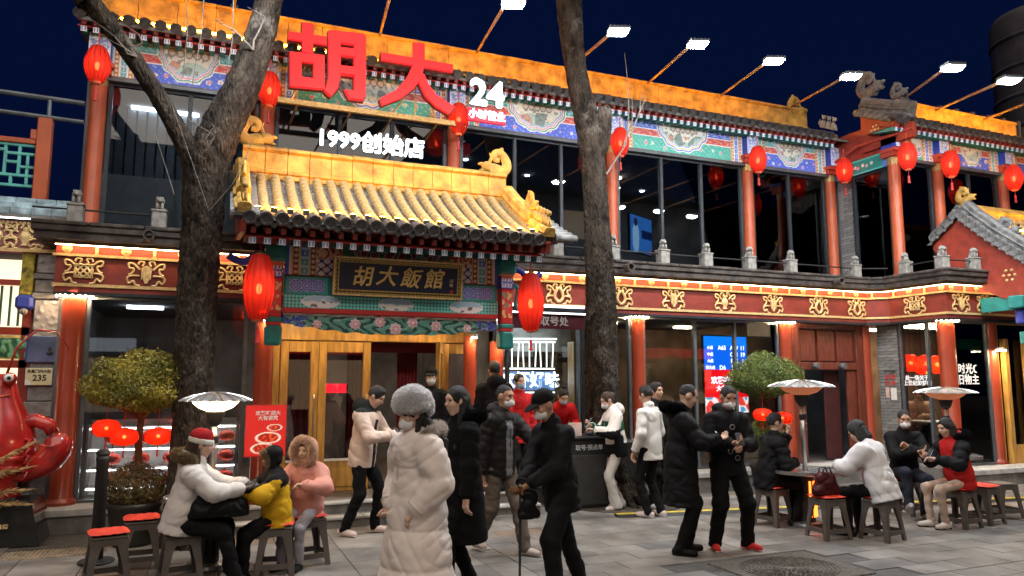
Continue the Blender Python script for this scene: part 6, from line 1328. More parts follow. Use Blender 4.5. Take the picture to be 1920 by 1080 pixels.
def hand(W, d, s, n, curl, sc=1.):
    d = nrm(d); s = nrm(s-d*(np.dot(s, d))); n = nrm(n-d*np.dot(n, d)-s*np.dot(n, s)); P = [cap(W-d*.02, W+d*.02, .024*sc, .026*sc), cap(W+d*.02*sc-s*.018*sc, W+d*.075*sc-s*.022*sc, .019*sc, .017*sc), cap(W+d*.02*sc+s*.015*sc, W+d*.075*sc+s*.022*sc, .018*sc, .016*sc), cap(W+d*.03*sc, W+d*.08*sc, .019*sc, .017*sc)]
    for i, L in enumerate((.040, .046, .043, .033)):
        b = W+d*.078*sc+s*(-.030+.020*i)*sc; a1 = R(15+55*curl); a2 = R(25+120*curl); e1 = d*math.cos(a1)+n*math.sin(a1); e2 = d*math.cos(a2)+n*math.sin(a2); m = b+e1*L*sc; P += [cap(b, m, .0095*sc, .0088*sc), cap(m, m+e2*L*.95*sc, .0088*sc, .007*sc)]
    b = W+d*.025*sc-s*.03*sc; e = nrm(d*.55-s*.75+n*(.2+.4*curl)); m = b+e*.042*sc; P += [cap(b, m, .0125*sc, .011*sc), cap(m, m+nrm(d*.8-s*.15+n*(.2+.5*curl))*.036*sc, .0105*sc, .008*sc)]
    return P
def person(label, x, y, rz, h=1.72, z=0., pelvis=None, lean=4, side=0, head=(0, 0, 0), feet=((.11, .02), (-.11, -.02)), footyaw=(12, -12), hands=None, curl=(.35, .35), palm=None, elbow=None,
           jacket=(.3, .3, .3), jlen=.08, bulk=.03, quilt=None, bands=None, hood=None, trousers=(.012, .012, .013), tw=1., flare=0, shoes=(.02, .02, .02), sole=None, hair='short', hairm='hair_black', mask=None, hat=None, skin=0, gloves=None, sleeves=None, knees=None, group=None, jr=.7, wr=.006, skirt=None, legs=None, res=.0135):
    s = h/1.72; T = thing('person', label, 'person', (x, y, z), R(rz), group or 'people outside the restaurant'); seed = int(abs(x*97+y*31)*10) % 1000
    P = V3(*(pelvis or (0, 0, .92*s))); u = nrm([math.sin(R(side)), -math.sin(R(lean)), math.cos(R(lean))]); fw = nrm(np.cross([1, 0, 0], u)*-1); fw = fw if fw[1] < 0 else -fw; sd = V3(1, 0, 0); sd = nrm(sd-u*(sd@u)); fw = nrm(np.cross(u, sd)); fw = fw if fw[1] < 0 else -fw
    N = P+u*.52*s; S = P+u*.46*s; SL, SR = S+sd*.175*s, S-sd*.175*s
    hp, hy, hr = [R(a) for a in head]; Rh = np.array(Matrix.Rotation(hy, 3, 'Z') @ Matrix.Rotation(hp, 3, 'X') @ Matrix.Rotation(hr, 3, 'Y')); fh = Rh@V3(0, -1, 0); uh = Rh@V3(0, 0, 1); sh_ = Rh@V3(1, 0, 0); NT_ = N+nrm(u+uh)*.075*s; H = NT_+uh*.115*s+fh*.015*s; HB = np.stack([sh_, -fh, uh], 1)
    hd_ = hands or (SL+V3(.06, -.06, -.56*s), SR+V3(-.06, -.06, -.56*s)); hd_ = [V3(*q) for q in hd_]; el = elbow or ((.5, .8, -.3), (-.5, .8, -.3))
    EL, WL = ik(SL, hd_[0], .285*s, .255*s, el[0]); ER, WR = ik(SR, hd_[1], .285*s, .255*s, el[1])
    HL, HR = P+sd*.085*s-u*.02, P-sd*.085*s-u*.02; A = [V3(f[0], f[1], (f[2] if len(f) > 2 else 0)+.085*s) for f in feet]; kn = knees or ((.12, -1, .15), (-.12, -1, .15))
    KL, AL = ik(HL, A[0], .43*s, .43*s, kn[0]); KR, AR = ik(HR, A[1], .43*s, .43*s, kn[1])
    r = lambda v: v*s
    # one body: trunk, limbs, neck and head, plus fine hands
    hp_ = [ell(H+uh*r(.025)-fh*r(-.0), (r(.074), r(.093), r(.098)), HB), ell(H+fh*r(.03)-uh*r(.05), (r(.058), r(.060), r(.070)), HB), cap(H+fh*r(.088)+uh*r(.005), H+fh*r(.108)-uh*r(.028), r(.010), r(.014)), cap(H+fh*r(.05)-uh*r(.105)-sh_*r(.012), H+fh*r(.05)-uh*r(.105)+sh_*r(.012), r(.022)), cap(N-u*r(.06), H-uh*r(.06), r(.056), r(.050)), cap(H+fh*r(.082)+uh*r(.030)-sh_*r(.035), H+fh*r(.082)+uh*r(.030)+sh_*r(.035), r(.012)), ell(H+fh*r(.083)-uh*r(.062), (r(.024), r(.012), r(.010)), HB)]
    for q in (-1, 1): hp_ += [ell(H+sh_*q*r(.076)-uh*r(.005)+fh*r(-.005), (r(.012), r(.020), r(.030)), HB), ell(H+sh_*q*r(.036)+fh*r(.066)-uh*r(.028), (r(.028), r(.025), r(.026)), HB)]
    eyes = [cap(H+sh_*q*r(.032)+fh*r(.098)+uh*r(.010), H+sh_*q*r(.036)+fh*r(.10)+uh*r(.010), r(.014)) for q in (-1, 1)]
    bd = [cap(P, P+u*r(.40), r(.115), r(.125), fw, 1.3), cap(SL, SR, r(.06)), cap(SL, EL, r(.045), r(.038)), cap(EL, WL, r(.038), r(.026)), cap(SR, ER, r(.045), r(.038)), cap(ER, WR, r(.038), r(.026)), cap(HL, KL, r(.075), r(.055)), cap(KL, AL, r(.052), r(.036)), cap(HR, KR, r(.075), r(.055)), cap(KR, AR, r(.052), r(.036)), cap(N-u*r(.06), H-uh*r(.06), r(.056), r(.050))]
    hh = []
    for q, (W_, E_) in enumerate(((WL, EL), (WR, ER))):
        d = nrm(W_-E_); pn = V3(*palm[q]) if palm else nrm(np.cross(d, sd)*(1 if q else -1)+V3(0, -.2, 0)); hh.append(grow(hand(W_+d*.01, d, np.cross(pn, d)*(1 if q else -1), pn, curl[q], s*1.02), .0065, .010))
    gm_ = cloth(gloves, .7) if gloves else SKIN[skin]
    gmesh('body', [grow(bd, .024, .03), grow(hp_, .0085, .022, sub=eyes)]+(hh if not gloves else []), SKIN[skin], T)
    if gloves:
        for q in hh: gmesh('glove', [q], gm_, T)
    for q in (-1, 1): mb = MB(); mb.ball(tuple(H+sh_*q*r(.034)+fh*r(.083)+uh*r(.010)), r(.0135), 8, 6, (1.1, 1, .62)); mb.build('eye', 'eye_dark', T, True)
    if not mask: mb = MB(); mb.tube([tuple(H+fh*r(.094)-uh*r(.060)+sh_*q*r(.022)-fh*abs(q)*r(.006)) for q in (-1, -.5, 0, .5, 1)], r(.0055), 6); mb.build('lips', 'lip', T, True)
    # trousers and shoes
    if legs is None or legs == 'trousers':
        t = tw; kr = .072*t; ar = (.062+flare)*t; tp = [ell(P-u*r(.01), (r(.158*max(1, t*.95)), r(.118), r(.125))), cap(HL, KL, r(.094*t), r(kr)), cap(KL, AL-V3(0, 0, .02), r(kr), r(ar)), cap(HR, KR, r(.094*t), r(kr)), cap(KR, AR-V3(0, 0, .02), r(kr), r(ar))]
        gmesh('trousers', [grow(tp, res, .035, cuts=[(V3(0, 0, (min(A[0][2], A[1][2])-.055*s)), V3(0, 0, -1))], wrinkle=.007, seed=seed)], cloth(trousers, .85), T)
    else:
        tp = [cap(HL, KL, r(.080), r(.060)), cap(KL, AL, r(.058), r(.040)), cap(HR, KR, r(.080), r(.060)), cap(KR, AR, r(.058), r(.040))]; gmesh('tights', [grow(tp, res, .03)], legs, T)
    for q, (A_, yaw) in enumerate(zip((AL, AR), footyaw)):
        f = V3(math.sin(R(yaw)), -math.cos(R(yaw)), 0); g0 = A_[2]-.085*s; b = A_-V3(0, 0, .045*s)
        tilt = 0 if len(feet[q]) < 4 else feet[q][3]; f = nrm(f*math.cos(R(tilt))-V3(0, 0, 1)*math.sin(R(tilt))); b = A_-np.cross(np.cross(f, V3(0, 0, 1)), f)*.045*s; un = nrm(np.cross(np.cross(f, V3(0, 0, 1)), f))
        sp_ = [cap(b-f*r(.045), b+f*r(.02)+un*r(.004), r(.043), r(.044)), cap(b+f*r(.02), b+f*r(.145)-un*r(.010), r(.046), r(.036)), cap(b, A_+un*r(.01), r(.042), r(.045))]; so = b-un*r(.040)
        gmesh('shoe', [grow(sp_, .011, .02, cuts=[(so, -un)])], cloth(shoes, .5), T)
        sl = [cap(b-f*r(.045), b+f*r(.15), r(.050), r(.042))]; gmesh('sole', [grow(sl, .011, .01, cuts=[(so-un*.002, -un), (so+un*r(.022), un)])], cloth(sole or (.03, .03, .03), .7), T)
    # jacket
    if jacket is not None:
        b_ = bulk; q = quilt; jp = [cap(P+u*r(.06), P+u*r(.39), r(.135)+b_, r(.135)+b_, fw, 1.28, q), cap(SL-sd*.03-u*.012, SR+sd*.03-u*.012, r(.060)+b_*.7, None, fw, 1.05), cap(N-u*r(.05), N+u*r(.035), r(.075)+b_*.3, r(.072)+b_*.3)]
        sp = [cap(SL-u*.01, EL, r(.058)+b_*.8, r(.050)+b_*.75, None, 1, q), cap(EL, WL-nrm(WL-EL)*.02, r(.050)+b_*.75, r(.038)+b_*.6, None, 1, q), cap(SR-u*.01, ER, r(.058)+b_*.8, r(.050)+b_*.75, None, 1, q), cap(ER, WR-nrm(WR-ER)*.02, r(.050)+b_*.75, r(.038)+b_*.6, None, 1, q)]
        if skirt is not None: hemc = V3(*skirt[:3]); jp += [cap(P+u*r(.10), hemc, r(.15)+b_, r(skirt[3])+b_*.6, fw, 1.15, q)]; cuts = [(hemc, -nrm(P+u*.2-hemc))]
        else: hemc = P-u*jlen*s; jp += [cap(P+u*r(.10), hemc-u*.04, r(.145)+b_, r(.15)+b_*.9, fw, 1.22, q)]; cuts = [(hemc, -u)]
        if hood: jp += [ell(N-fw*r(.10)+u*r(.03), (r(.13), r(.085), r(.10)), np.stack([sd, -fw, u], 1))]
        pf = None
        if bands:
            ms_ = [cloth(jacket, jr)]+[cloth(c, jr) for _, c in bands]
            def pf(c):
                o = np.zeros(len(c)); hgt = (c-P)@u/s; lat = np.abs((c-P)@sd)/s; fr = (c-P)@fw/s
                for i, (fn, _) in enumerate(bands): o[fn(hgt, lat, fr, c)] = i+1
                return o
        if sleeves: gmesh('sleeves', [grow(sp, res, .02, wrinkle=wr, seed=seed+1)], cloth(sleeves, jr), T)
        else: jp += sp
        gmesh('jacket', [grow(jp, res, .032, cuts=cuts, wrinkle=wr, seed=seed)], ms_ if bands else cloth(jacket, jr), T, pf)
        for W_, E_ in ((WL, EL), (WR, ER)):
            d_ = nrm(W_-E_); mb = MB(); ax_ = Matrix.Translation(Vector(W_-d_*.025)) @ Vector(d_).to_track_quat('Z', 'Y').to_matrix().to_4x4(); rr_ = r(.038)+b_*.6; mb.lathe([(rr_*.7, -.005), (rr_*1.0, .0), (rr_*1.02, .022), (rr_*.6, .03)], 16, ax_); mb.build('cuff', cloth(tuple(.8*q_ for q_ in (sleeves or jacket)), .85), T, True)
        zl = MB(); zl.tube([tuple(P+u*r(t_)+fw*(r(.137)+b_)/1.26+fw*.004) for t_ in (.0, .12, .26, .38)], .0035, 5); zl.build('zip', cloth(tuple(.55*q_ for q_ in jacket), .6), T)
    if hood and hood[1]:      # fur trim
        ring = [N-fw*r(.05)+u*r(.05)+sd*r(.15)*math.cos(a)+(-fw*r(.14)+u*.01)*math.sin(a) for a in np.linspace(-.3, math.pi+.3, 15)]
        g_ = grow([cap(ring[i], ring[i+1], r(.036)) for i in range(14)], .012, .02, wrinkle=.01, seed=seed); gmesh('fur_trim', [g_, fur(g_, .034, 6000)], furmat('fur_%d' % seed, hood[1]), T)
    # hair, mask, hats
    face = [ell(H+fh*r(.115)-uh*r(.045), (r(.079), r(.088), r(.120)), HB)]
    if hair:
        hp2 = [ell(H+uh*r(.030)-fh*r(.006), (r(.086), r(.104), r(.104)), HB)]
        if hair == 'short': hp2 += [ell(H+uh*r(.085)+fh*r(.03), (r(.066), r(.06), r(.04)), HB)]; face = face+[ell(H-uh*r(.105)-fh*r(.02), (r(.12), r(.13), r(.085)), HB)]
        if hair == 'crop': hp2 = [ell(H+uh*r(.036)-fh*r(.008), (r(.080), r(.097), r(.094)), HB)]; face = face+[ell(H-uh*r(.09)-fh*r(.02), (r(.12), r(.13), r(.085)), HB)]
        if hair == 'long': hp2 += [cap(H-fh*r(.06), N-fw*r(.10)-u*r(.10), r(.075), r(.06)), cap(H+sh_*r(.066)-fh*r(.03), N+sd*r(.10)-u*r(.20)+fw*r(.10), r(.030), r(.024)), cap(H-sh_*r(.066)-fh*r(.03), N-sd*r(.10)-u*r(.20)+fw*r(.10), r(.030), r(.024))]
        if hair == 'bob': hp2 += [cap(H+sh_*r(.05)-fh*r(.03), H+sh_*r(.06)-uh*r(.10)-fh*r(.02), r(.05)), cap(H-sh_*r(.05)-fh*r(.03), H-sh_*r(.06)-uh*r(.10)-fh*r(.02), r(.05)), cap(H-fh*r(.06), H-fh*r(.07)-uh*r(.10), r(.065))]
        if hair == 'bun': hp2 += [ell(H-fh*r(.10)+uh*r(.05), (r(.04),)*3)]; face = face+[ell(H-uh*r(.12)+fh*r(.02), (r(.12), r(.12), r(.085)), HB)]
        if hair == 'topbun': hp2 += [ell(H-fh*r(.03)+uh*r(.155), (r(.038),)*3)]; face = face+[ell(H-uh*r(.12)+fh*r(.02), (r(.12), r(.12), r(.085)), HB)]
        gmesh('hair', [grow(hp2, .0095, .02, sub=face, wrinkle=.0025, seed=seed)], hairm, T)
    if mask: gmesh('face_mask', [grow([ell(H+fh*r(.052)-uh*r(.058), (r(.066), r(.062), r(.056)), HB), cap(H+fh*r(.10)-uh*r(.03), H+fh*r(.112)-uh*r(.07), r(.016), r(.018))], .0085, .02, sub=[ell(H-fh*r(.02)-uh*r(.02), (r(.2), r(.06), r(.2)), HB)])], mask, T)
    def hatobj(nm, pr, m, **k):
        fl = k.pop('fl', 0); nf = k.pop('nf', 6000); g_ = grow(pr, .010, k.pop('k', .02), **k); gmesh(nm, [g_]+([fur(g_, fl, nf)] if fl else []), m, T)
    if hat == 'beanie':
        hatobj('beanie', [ell(H+uh*r(.060)-fh*r(.01), (r(.098), r(.116), r(.110)), HB)], cloth((.36, .02, .025), .9, 1), cuts=[(H+uh*r(.052), -nrm(uh+fh*.12))], wrinkle=.006)
        hatobj('beanie_band', [ell(H+uh*r(.03)-fh*r(.01), (r(.105), r(.124), r(.12)), HB)], cloth((.62, .58, .52), .9, 1), cuts=[(H+uh*r(.010), -nrm(uh+fh*.12)), (H+uh*r(.064), nrm(uh+fh*.12))], wrinkle=.004)
    if hat == 'furhat': hatobj('fur_hat', [ell(H+uh*r(.108)-fh*r(.012), (r(.126), r(.148), r(.112)), HB), ell(H+uh*r(.070)-fh*r(.02), (r(.136), r(.155), r(.048)), HB), ell(H-fh*r(.125)+uh*r(.03), (r(.085), r(.06), r(.06)), HB)], furmat('fur_white', (.95, .92, .93)), wrinkle=.005, seed=4, fl=.020, nf=16000)
    if hat == 'cap':
        hatobj('cap', [ell(H+uh*r(.045)-fh*r(.006), (r(.090), r(.108), r(.098)), HB)], cloth((.016, .015, .016), .8), cuts=[(H+uh*r(.028), -uh)])
        hatobj('visor', [ell(H+fh*r(.115)+uh*r(.032), (r(.078), r(.085), r(.014)), np.stack([sh_, -nrm(fh-uh*.25), nrm(uh+fh*.25)], 1))], cloth((.016, .015, .016), .8), k=.01)
    if hat == 'trapper':
        hatobj('trapper_hat', [ell(H+uh*r(.055)-fh*r(.01), (r(.112), r(.125), r(.108)), HB), cap(H+sh_*r(.085)+uh*r(.02), H+sh_*r(.095)-uh*r(.10), r(.045), r(.035), sh_, 1.8), cap(H-sh_*r(.085)+uh*r(.02), H-sh_*r(.095)-uh*r(.10), r(.045), r(.035), sh_, 1.8), ell(H-fh*r(.06)-uh*r(.03), (r(.10), r(.06), r(.07)), HB)], cloth((.014, .014, .016), .6), sub=[ell(H+fh*r(.12)-uh*r(.05), (r(.07), r(.075), r(.10)), HB)])
        hatobj('fur_brim', [cap(H+fh*r(.10)+uh*r(.065)-sh_*r(.06), H+fh*r(.10)+uh*r(.065)+sh_*r(.06), r(.040)), cap(H+fh*r(.07)+sh_*r(.088)-uh*r(.06), H+fh*r(.06)+sh_*r(.085)+uh*r(.02), r(.028)), cap(H+fh*r(.07)-sh_*r(.088)-uh*r(.06), H+fh*r(.06)-sh_*r(.085)+uh*r(.02), r(.028))], furmat('fur_brown', (.36, .25, .15)), wrinkle=.008, fl=.020, nf=4000)
    if hat == 'hoodup':
        hatobj('hood_up', [ell(H-fh*r(.03)+uh*r(.02), (r(.135), r(.14), r(.15)), HB), cap(H-fh*r(.03)-uh*r(.08), N-fw*r(.02), r(.12), r(.12))], cloth(jacket, jr), sub=[ell(H+fh*r(.13)-uh*r(.01), (r(.085), r(.12), r(.115)), HB)])
        ring = [H+fh*r(.055)+(sh_*math.cos(a)*r(.142)+uh*(math.sin(a)*r(.160)-.01)) for a in np.linspace(0, 2*math.pi, 19)]; hatobj('fur_ruff', [cap(ring[i], ring[i+1], r(.042)) for i in range(18)], furmat('fur_peach', (.78, .56, .42)), wrinkle=.006, seed=3, fl=.024, nf=9000)
    if hat == 'knit': hatobj('knit_hat', [ell(H+uh*r(.048)-fh*r(.012), (r(.094), r(.112), r(.104)), HB)], cloth((.055, .055, .06), .9, 1), cuts=[(H+uh*r(.01), -nrm(uh+fh*.3))], wrinkle=.004)
    Mw = Matrix.Translation((x, y, z)) @ Matrix.Rotation(R(rz), 4, 'Z')
    return dict(T=T, M=Mw, WL=WL, WR=WR, H=H, P=P, N=N, EL=EL, ER=ER, HL=nrm(WL-EL), HR=nrm(WR-ER), fh=fh)
def phone(p, side, label, d=None, tilt=(0, 0)):
    W_ = p['WL'] if side == 'L' else p['WR']; hd = p['HL'] if side == 'L' else p['HR']; c = p['M'] @ Vector(W_+hd*.10+V3(0, 0, .025)); t = thing('smartphone', label, 'phone', c, 0, 'phones in hand'); t.rotation_euler = p['M'].to_euler(); 
    Mp = Matrix.Rotation(R(-35), 4, 'X'); mb = MB(); mb.bbox((-.037, -.005, -.06), (.037, .005, .09), .004, Mp); mb.build('case', 'black_matte', t); mb = MB(); mb.box((-.033, .0055, -.056), (.033, .0065, .086), Mp); mb.build('screen_face', 'phone_glow', t)
emis('phone_glow', (.6, .75, 1), 1.2)
SEAT = .58
LEATHER = (.015, .013, .013)
# ---- left table
p = person('woman in white padded jacket and red beanie seated at left table', -.14, 7.50, 82, 1.64, pelvis=(0, .02, SEAT), lean=14, head=(6, 0, 0), feet=((.10, -.42), (-.10, -.50)), hands=((.12, -.52, .86), (-.08, -.50, .84)), elbow=((.6, .3, -.6), (-.6, .3, -.6)), jacket=(.62, .58, .55), bulk=.045, quilt=(.14, .008), jlen=.12, hood=(1, (.26, .19, .11)), hair='long', hairm='hair_brown', hat='beanie', gloves=(.10, .09, .085), skin=1, shoes=(.3, .28, .26))
p = person('child in yellow padded jacket and black trapper hat', .70, 7.62, -84, 1.30, pelvis=(0, .0, SEAT-.03), lean=6, head=(4, -8, 0), feet=((.09, -.30), (-.09, -.32)), hands=((.10, -.34, .80), (-.10, -.34, .82)), elbow=((.7, .2, -.6), (-.7, .2, -.6)), jacket=(.58, .33, .015), bulk=.06, quilt=(.12, .012), jlen=.14, bands=[(lambda h, l, f, c: (h > .365) & (l < .30), (.016, .016, .018))], hair='short', hat='trapper', skin=1)
p = person('child in pink hooded coat with fur ruff', 1.02, 7.93, -38, 1.36, pelvis=(0, .0, SEAT-.02), lean=4, head=(6, -6, 0), feet=((.09, -.28), (-.09, -.30)), hands=((.12, -.26, .80), (-.10, -.28, .80)), elbow=((.8, .2, -.5), (-.8, .2, -.5)), jacket=(.60, .27, .22), bulk=.055, quilt=(.15, .008), jlen=.16, hair='bob', hat='hoodup', trousers=(.30, .28, .30), skin=1)
# ---- standing in front of the doors
p = person('man in cream jacket looking down at phone before the doors', 1.80, 9.12, 52, 1.76, lean=6, head=(32, 8, 0), feet=((.16, -.10), (-.15, .14)), hands=((.10, -.36, 1.16), (-.02, -.38, 1.16)), elbow=((.8, .5, -.5), (-.8, .5, -.5)), jacket=(.60, .46, .38), bulk=.045, jlen=.14, hood=(1, None), bands=[(lambda h, l, f, c: (l < .035) & (f > .08) & (h < .42), (.03, .03, .032)), (lambda h, l, f, c: (h > .50), (.025, .03, .028))], hair='short', shoes=(.55, .42, .38), sole=(.7, .66, .6), skin=1)
phone(p, 'R', 'phone held by the man in cream jacket')
p = person('woman in white fur hat and long cream coat walking past', 1.52, 5.55, -72, 1.66, lean=3, head=(8, 0, 0), feet=((.09, .02), (-.09, .04)), hands=((.17, -.13, .90), (-.17, -.13, .90)), elbow=((.7, .7, -.2), (-.7, .7, -.2)), jacket=(.80, .71, .65), bulk=.075, quilt=(.27, .020), skirt=(0, .0, .16, .31), hood=(1, (.62, .55, .48)), hair='long', hairm='hair_black', hat='furhat', mask='mask_white', skin=1, wr=.006, res=.011)
_n = p['N']; _h = p['H']; gmesh('hair_lock', [grow([cap(_h+V3(.06, .07, -.04), _n+V3(.17, .13, -.02), .045, .042), cap(_n+V3(.17, .13, -.02), _n+V3(.235, .10, -.20), .042, .034), cap(_n+V3(.235, .10, -.20), _n+V3(.25, .08, -.36), .034, .012)], .010, .02, wrinkle=.004, seed=3)], 'hair_black', p['T'])
p = person('person in long black coat walking behind the fur hat woman', 2.12, 6.30, -80, 1.74, lean=3, head=(4, 0, 0), feet=((.10, -.18), (-.10, .16)), jacket=(.012, .012, .014), bulk=.045, skirt=(0, .02, .45, .21), hood=(1, (.012, .012, .013)), hair='long', hairm='hair_black', skin=1, jr=.85)
p = person('person in black cap half hidden in the open doorway', 2.98, 10.25, -20, 1.70, z=.265, hat='cap', jacket=(.02, .02, .022), bulk=.03, hair='short', mask='mask_white')
p = person('man in dark quilted jacket and white mask walking', 3.00, 7.62, 22, 1.74, lean=3, head=(4, 18, 0), feet=((.10, -.28), (-.10, .26, .03)), hands=((.30, -.46, 1.02), (-.26, .0, .86)), elbow=((.5, .6, -.5), (-.5, .8, -.3)), jacket=(.030, .026, .026), bulk=.04, quilt=(.075, .009), jlen=.12, hood=(1, None), bands=[(lambda h, l, f, c: (l < .045) & (f > .085) & (h < .46), (.20, .21, .23))], trousers=(.13, .105, .085), tw=1.12, hair='crop', mask='mask_white', shoes=(.42, .34, .30), sole=(.55, .52, .5), skin=2, jr=.5)
p = person('person in black seen from behind on the steps', 3.86, 10.02, 170, 1.80, z=.265, jacket=(.016, .016, .017), bulk=.04, jlen=.12, hood=(1, None), hair='short', trousers=(.10, .09, .08))
p = person('woman in red jacket and blue mask beside the porch column', 4.16, 9.90, 8, 1.62, z=.265, jacket=(.50, .018, .02), bulk=.045, quilt=(.12, .008), jlen=.2, hair='bun', mask='mask_blue', skin=1)
p = person('man in black cap, mask and dark jacket walking with cane', 2.86, 5.86, -80, 1.73, lean=9, head=(22, -4, 0), feet=((.10, -.12), (-.11, .30)), hands=((.06, -.34, .98), (-.05, -.36, .96)), elbow=((.7, .7, -.3), (-.7, .7, -.3)), curl=(.8, .8), jacket=(.020, .019, .021), bulk=.035, jlen=.20, bands=[(lambda h, l, f, c: h > .495, (.012, .011, .012))], trousers=(.016, .016, .017), tw=1.15, hair='crop', hat='cap', mask='mask_white', gloves=(.20, .10, .045), skin=2, wr=.010, res=.011)
CAPMAN = p
c = p['M'] @ Vector((p['WL']+p['WR'])/2+V3(0, -.06, -.03)); CN = thing('cane', 'thin dark walking cane held by the man in cap', 'cane', (c.x, c.y, 0)); mb = MB(); mb.tube([(-.01, 0, .0), (0, 0, c.z)], [.010, .012], 8); mb.build('shaft', 'metal_dark', CN); mb = MB(); mb.tube([(0, .05, c.z+.0), (0, 0, c.z+.02), (-.02, -.06, c.z+.01)], [.013, .015, .012], 8); mb.build('handle', 'stem_bark', CN); mb = MB(); mb.lathe([(.014, 0), (.016, .015), (.012, .04)], 10, TR(-.01, 0, 0)); mb.build('ferrule', 'black_matte', CN)
def sack(label, c, r, col, m=None, name='handbag', strap=True):
    t = thing(name, label, 'bag', c); gmesh('body', [grow([ell((0, 0, r[2]*.9), (r[0], r[1], r[2]*.85)), cap((-r[0]*.75, 0, r[2]*.25), (r[0]*.75, 0, r[2]*.25), r[1]*.9), cap((-r[0]*.55, 0, r[2]*1.5), (r[0]*.55, 0, r[2]*1.5), r[1]*.5)], .012, .05, cuts=[(V3(0, 0, 0), V3(0, 0, -1))], wrinkle=.008, seed=int(r[0]*900))], m or cloth(col, .35), t)
    for q in ((-1, 1) if strap else ()): mb = MB(); mb.tube([(-r[0]*.5, q*r[1]*.35, r[2]*1.6), (-r[0]*.3, q*r[1]*.4, r[2]*2.2), (r[0]*.3, q*r[1]*.4, r[2]*2.2), (r[0]*.5, q*r[1]*.35, r[2]*1.6)], .009, 6); mb.build('strap', 'black_matte', t, True)
    return t
c = p['M'] @ Vector((p['WL']+p['WR'])/2+V3(.03, .0, -.28)); sack('black cloth pouch hanging from the hands of the man in cap', c, (.075, .05, .13), (.012, .012, .013), name='cloth_pouch', strap=False)
p = person('person in red with blue mask bending over behind the counter', 5.02, 10.42, -10, 1.62, z=.2, lean=38, head=(34, 0, 0), jacket=(.52, .016, .02), bulk=.035, hands=((.16, -.42, .92), (-.16, -.42, .92)), hair='topbun', mask='mask_blue', skin=1)
p = person('woman in white, green and black jacket with white trousers at counter', 5.50, 9.42, -104, 1.64, lean=6, head=(20, 0, 0), feet=((.08, -.04), (-.08, .06)), hands=((.12, -.34, 1.12), (-.10, -.34, 1.16)), elbow=((.7, .5, -.6), (-.7, .5, -.6)), jacket=(.64, .61, .56), bulk=.045, jlen=.14, hood=(1, None), bands=[(lambda h, l, f, c: (h > .24) & (h < .40) & (l < .17), (.012, .08, .045)), (lambda h, l, f, c: (h < .06), (.014, .014, .018)), (lambda h, l, f, c: (l > .17) & (h < .27) & (h > .05), (.014, .014, .018))], trousers=(.55, .52, .48), tw=.95, flare=.035, shoes=(.62, .56, .52), hair='bun', hairm='hair_brown', mask='mask_white', skin=1)
phone(p, 'R', 'phone held by the woman at the order counter')
p = person('man in white jacket seen from behind near the right column', 5.66, 8.78, 205, 1.72, lean=2, head=(10, -10, 0), feet=((.10, .0), (-.10, .08)), hands=((.24, -.10, .88), (-.20, -.24, 1.0)), jacket=(.62, .60, .57), bulk=.03, jlen=.17, hair='short', shoes=(.5, .42, .40), sole=(.6, .6, .58))
p = person('dark haired person half hidden behind the white jacket man', 6.08, 9.35, 20, 1.76, jacket=(.03, .03, .034), bulk=.03, hair='short', shoes=(.5, .5, .5))
p = person('man in long black padded coat reading phone, facing right', 4.78, 6.84, 62, 1.76, lean=3, head=(20, 6, 0), feet=((.10, -.06), (-.10, .04)), footyaw=(18, -20), hands=((.06, -.36, 1.18), (-.08, -.38, 1.20)), elbow=((.8, .5, -.5), (-.8, .5, -.5)), jacket=(.014, .013, .015), bulk=.05, quilt=(.17, .009), skirt=(0, .01, .50, .19), hood=(1, (.012, .012, .013)), hair='crop', skin=1, shoes=(.012, .011, .011), jr=.6)
phone(p, 'L', 'phone held by the man in long black coat')
p = person('man in black jacket, white mask and red shoes facing camera', 5.36, 6.80, -14, 1.74, lean=2, head=(16, 4, 0), feet=((.20, -.02), (-.16, .02)), footyaw=(28, -14), hands=((.04, -.30, 1.14), (-.08, -.30, 1.16)), elbow=((.8, .6, -.4), (-.8, .6, -.4)), curl=(.55, .55), jacket=(.013, .013, .015), bulk=.045, jlen=.14, hood=(1, None), trousers=(.012, .012, .013), tw=1.2, hair='crop', mask='mask_white', shoes=(.50, .03, .025), sole=(.7, .66, .64), skin=2)
phone(p, 'R', 'phone held by the man in red shoes'); RS = p
for dx, dz in ((.0, .33), (-.03, .07), (.05, .0)):
    c_ = RS['P']+V3(dx, -.17, dz+.06); mb = MB(); mb.tube([tuple(c_+V3(.026*math.cos(a), 0, .026*math.sin(a))) for a in np.linspace(0, 2*math.pi, 15)[:-1]], .0025, 4, closed=True); mb.build('round_print', 'char_grey', RS['T'])
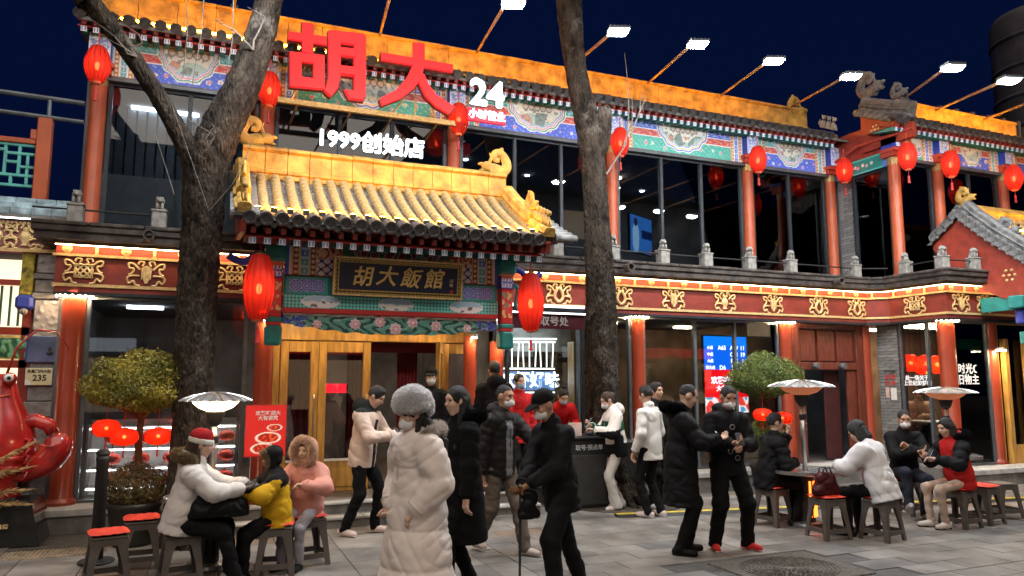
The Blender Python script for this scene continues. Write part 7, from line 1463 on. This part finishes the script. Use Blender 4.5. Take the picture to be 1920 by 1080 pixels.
# ---- right tables
p = person('man in black seated with raised hand at middle heater table', 6.76, 7.74, 74, 1.72, pelvis=(0, .02, SEAT), lean=12, head=(-2, 0, 0), feet=((.12, -.36), (-.12, -.26)), hands=((.18, -.36, 1.10), (-.10, -.30, .78)), elbow=((.5, -.2, -1), (-.6, .3, -.6)), palm=((0, .6, .5), (0, 0, -1)), curl=(.45, .5), jacket=(.014, .014, .016), bulk=.05, jlen=.14, hair='short', skin=1, shoes=(.03, .03, .03), wr=.010)
p = person('woman in white padded jacket seated with back to camera', 7.34, 6.54, -162, 1.66, pelvis=(0, .02, SEAT), lean=18, head=(30, 0, 0), feet=((.12, -.34), (-.10, -.30)), hands=((.06, -.46, .80), (-.16, -.44, .80)), elbow=((.8, .2, -.5), (-.8, .2, -.5)), jacket=(.66, .65, .66), bulk=.065, quilt=(.19, .008), jlen=.16, hair='bob', hat='knit', wr=.010, skin=1)
p = person('man in black with white mask seated facing camera at right', 9.0, 7.60, -30, 1.74, pelvis=(0, .02, SEAT), lean=8, head=(8, -6, 0), feet=((.10, -.34), (-.16, -.52, .10, -30)), hands=((-.02, -.26, .92), (.04, -.30, .86)), elbow=((.9, .1, -.5), (-.9, .1, -.5)), jacket=(.014, .014, .016), bulk=.04, jlen=.12, trousers=(.02, .024, .035), hair='crop', mask='mask_white', skin=2, shoes=(.28, .26, .25), sole=(.5, .5, .48))
p = person('woman in red padded vest seated in profile, dark hair', 8.86, 6.70, -104, 1.62, pelvis=(0, .02, SEAT), lean=10, head=(16, 0, 0), feet=((.10, -.30), (-.08, -.36)), hands=((.10, -.36, .84), (-.08, -.36, .84)), elbow=((.7, .3, -.6), (-.7, .3, -.6)), jacket=(.42, .018, .016), sleeves=(.014, .014, .015), bulk=.05, quilt=(.115, .014), jlen=.12, hood=(1, (.014, .014, .015)), trousers=(.40, .31, .24), tw=.8, hair='bob', shoes=(.5, .45, .4), skin=1)
phone(p, 'L', 'phone held by the woman in red vest')
p = person('person in beige seated at table inside the corner window', 13.82, 11.2, -60, 1.68, z=.287, pelvis=(0, 0, SEAT), lean=10, head=(16, 0, 0), feet=((.1, -.35), (-.1, -.35)), hands=((.1, -.36, .8), (-.1, -.36, .8)), jacket=(.42, .32, .22), bulk=.045, hair='short', group='diners inside')
t = thing('cafe_table', 'small round table inside the corner window', 'table', (13.5, 10.75, .287)); mb = MB(); mb.lathe([(.34, .70), (.34, .73)], 24); mb.build('top', 'white_paint', t); mb = MB(); mb.lathe([(.2, 0), (.2, .02), (.03, .04), (.03, .70)], 16); mb.build('pedestal', 'black_matte', t)
sack('dark red shiny handbag standing on a red cushion', (6.80, 6.84, .495), (.15, .09, .14), (.05, .008, .010))
sack('large black bag on the lap of the beanie woman', (.16, 7.42, .60), (.20, .15, .12), (.012, .012, .013), name='shoulder_bag')
finish_texts()
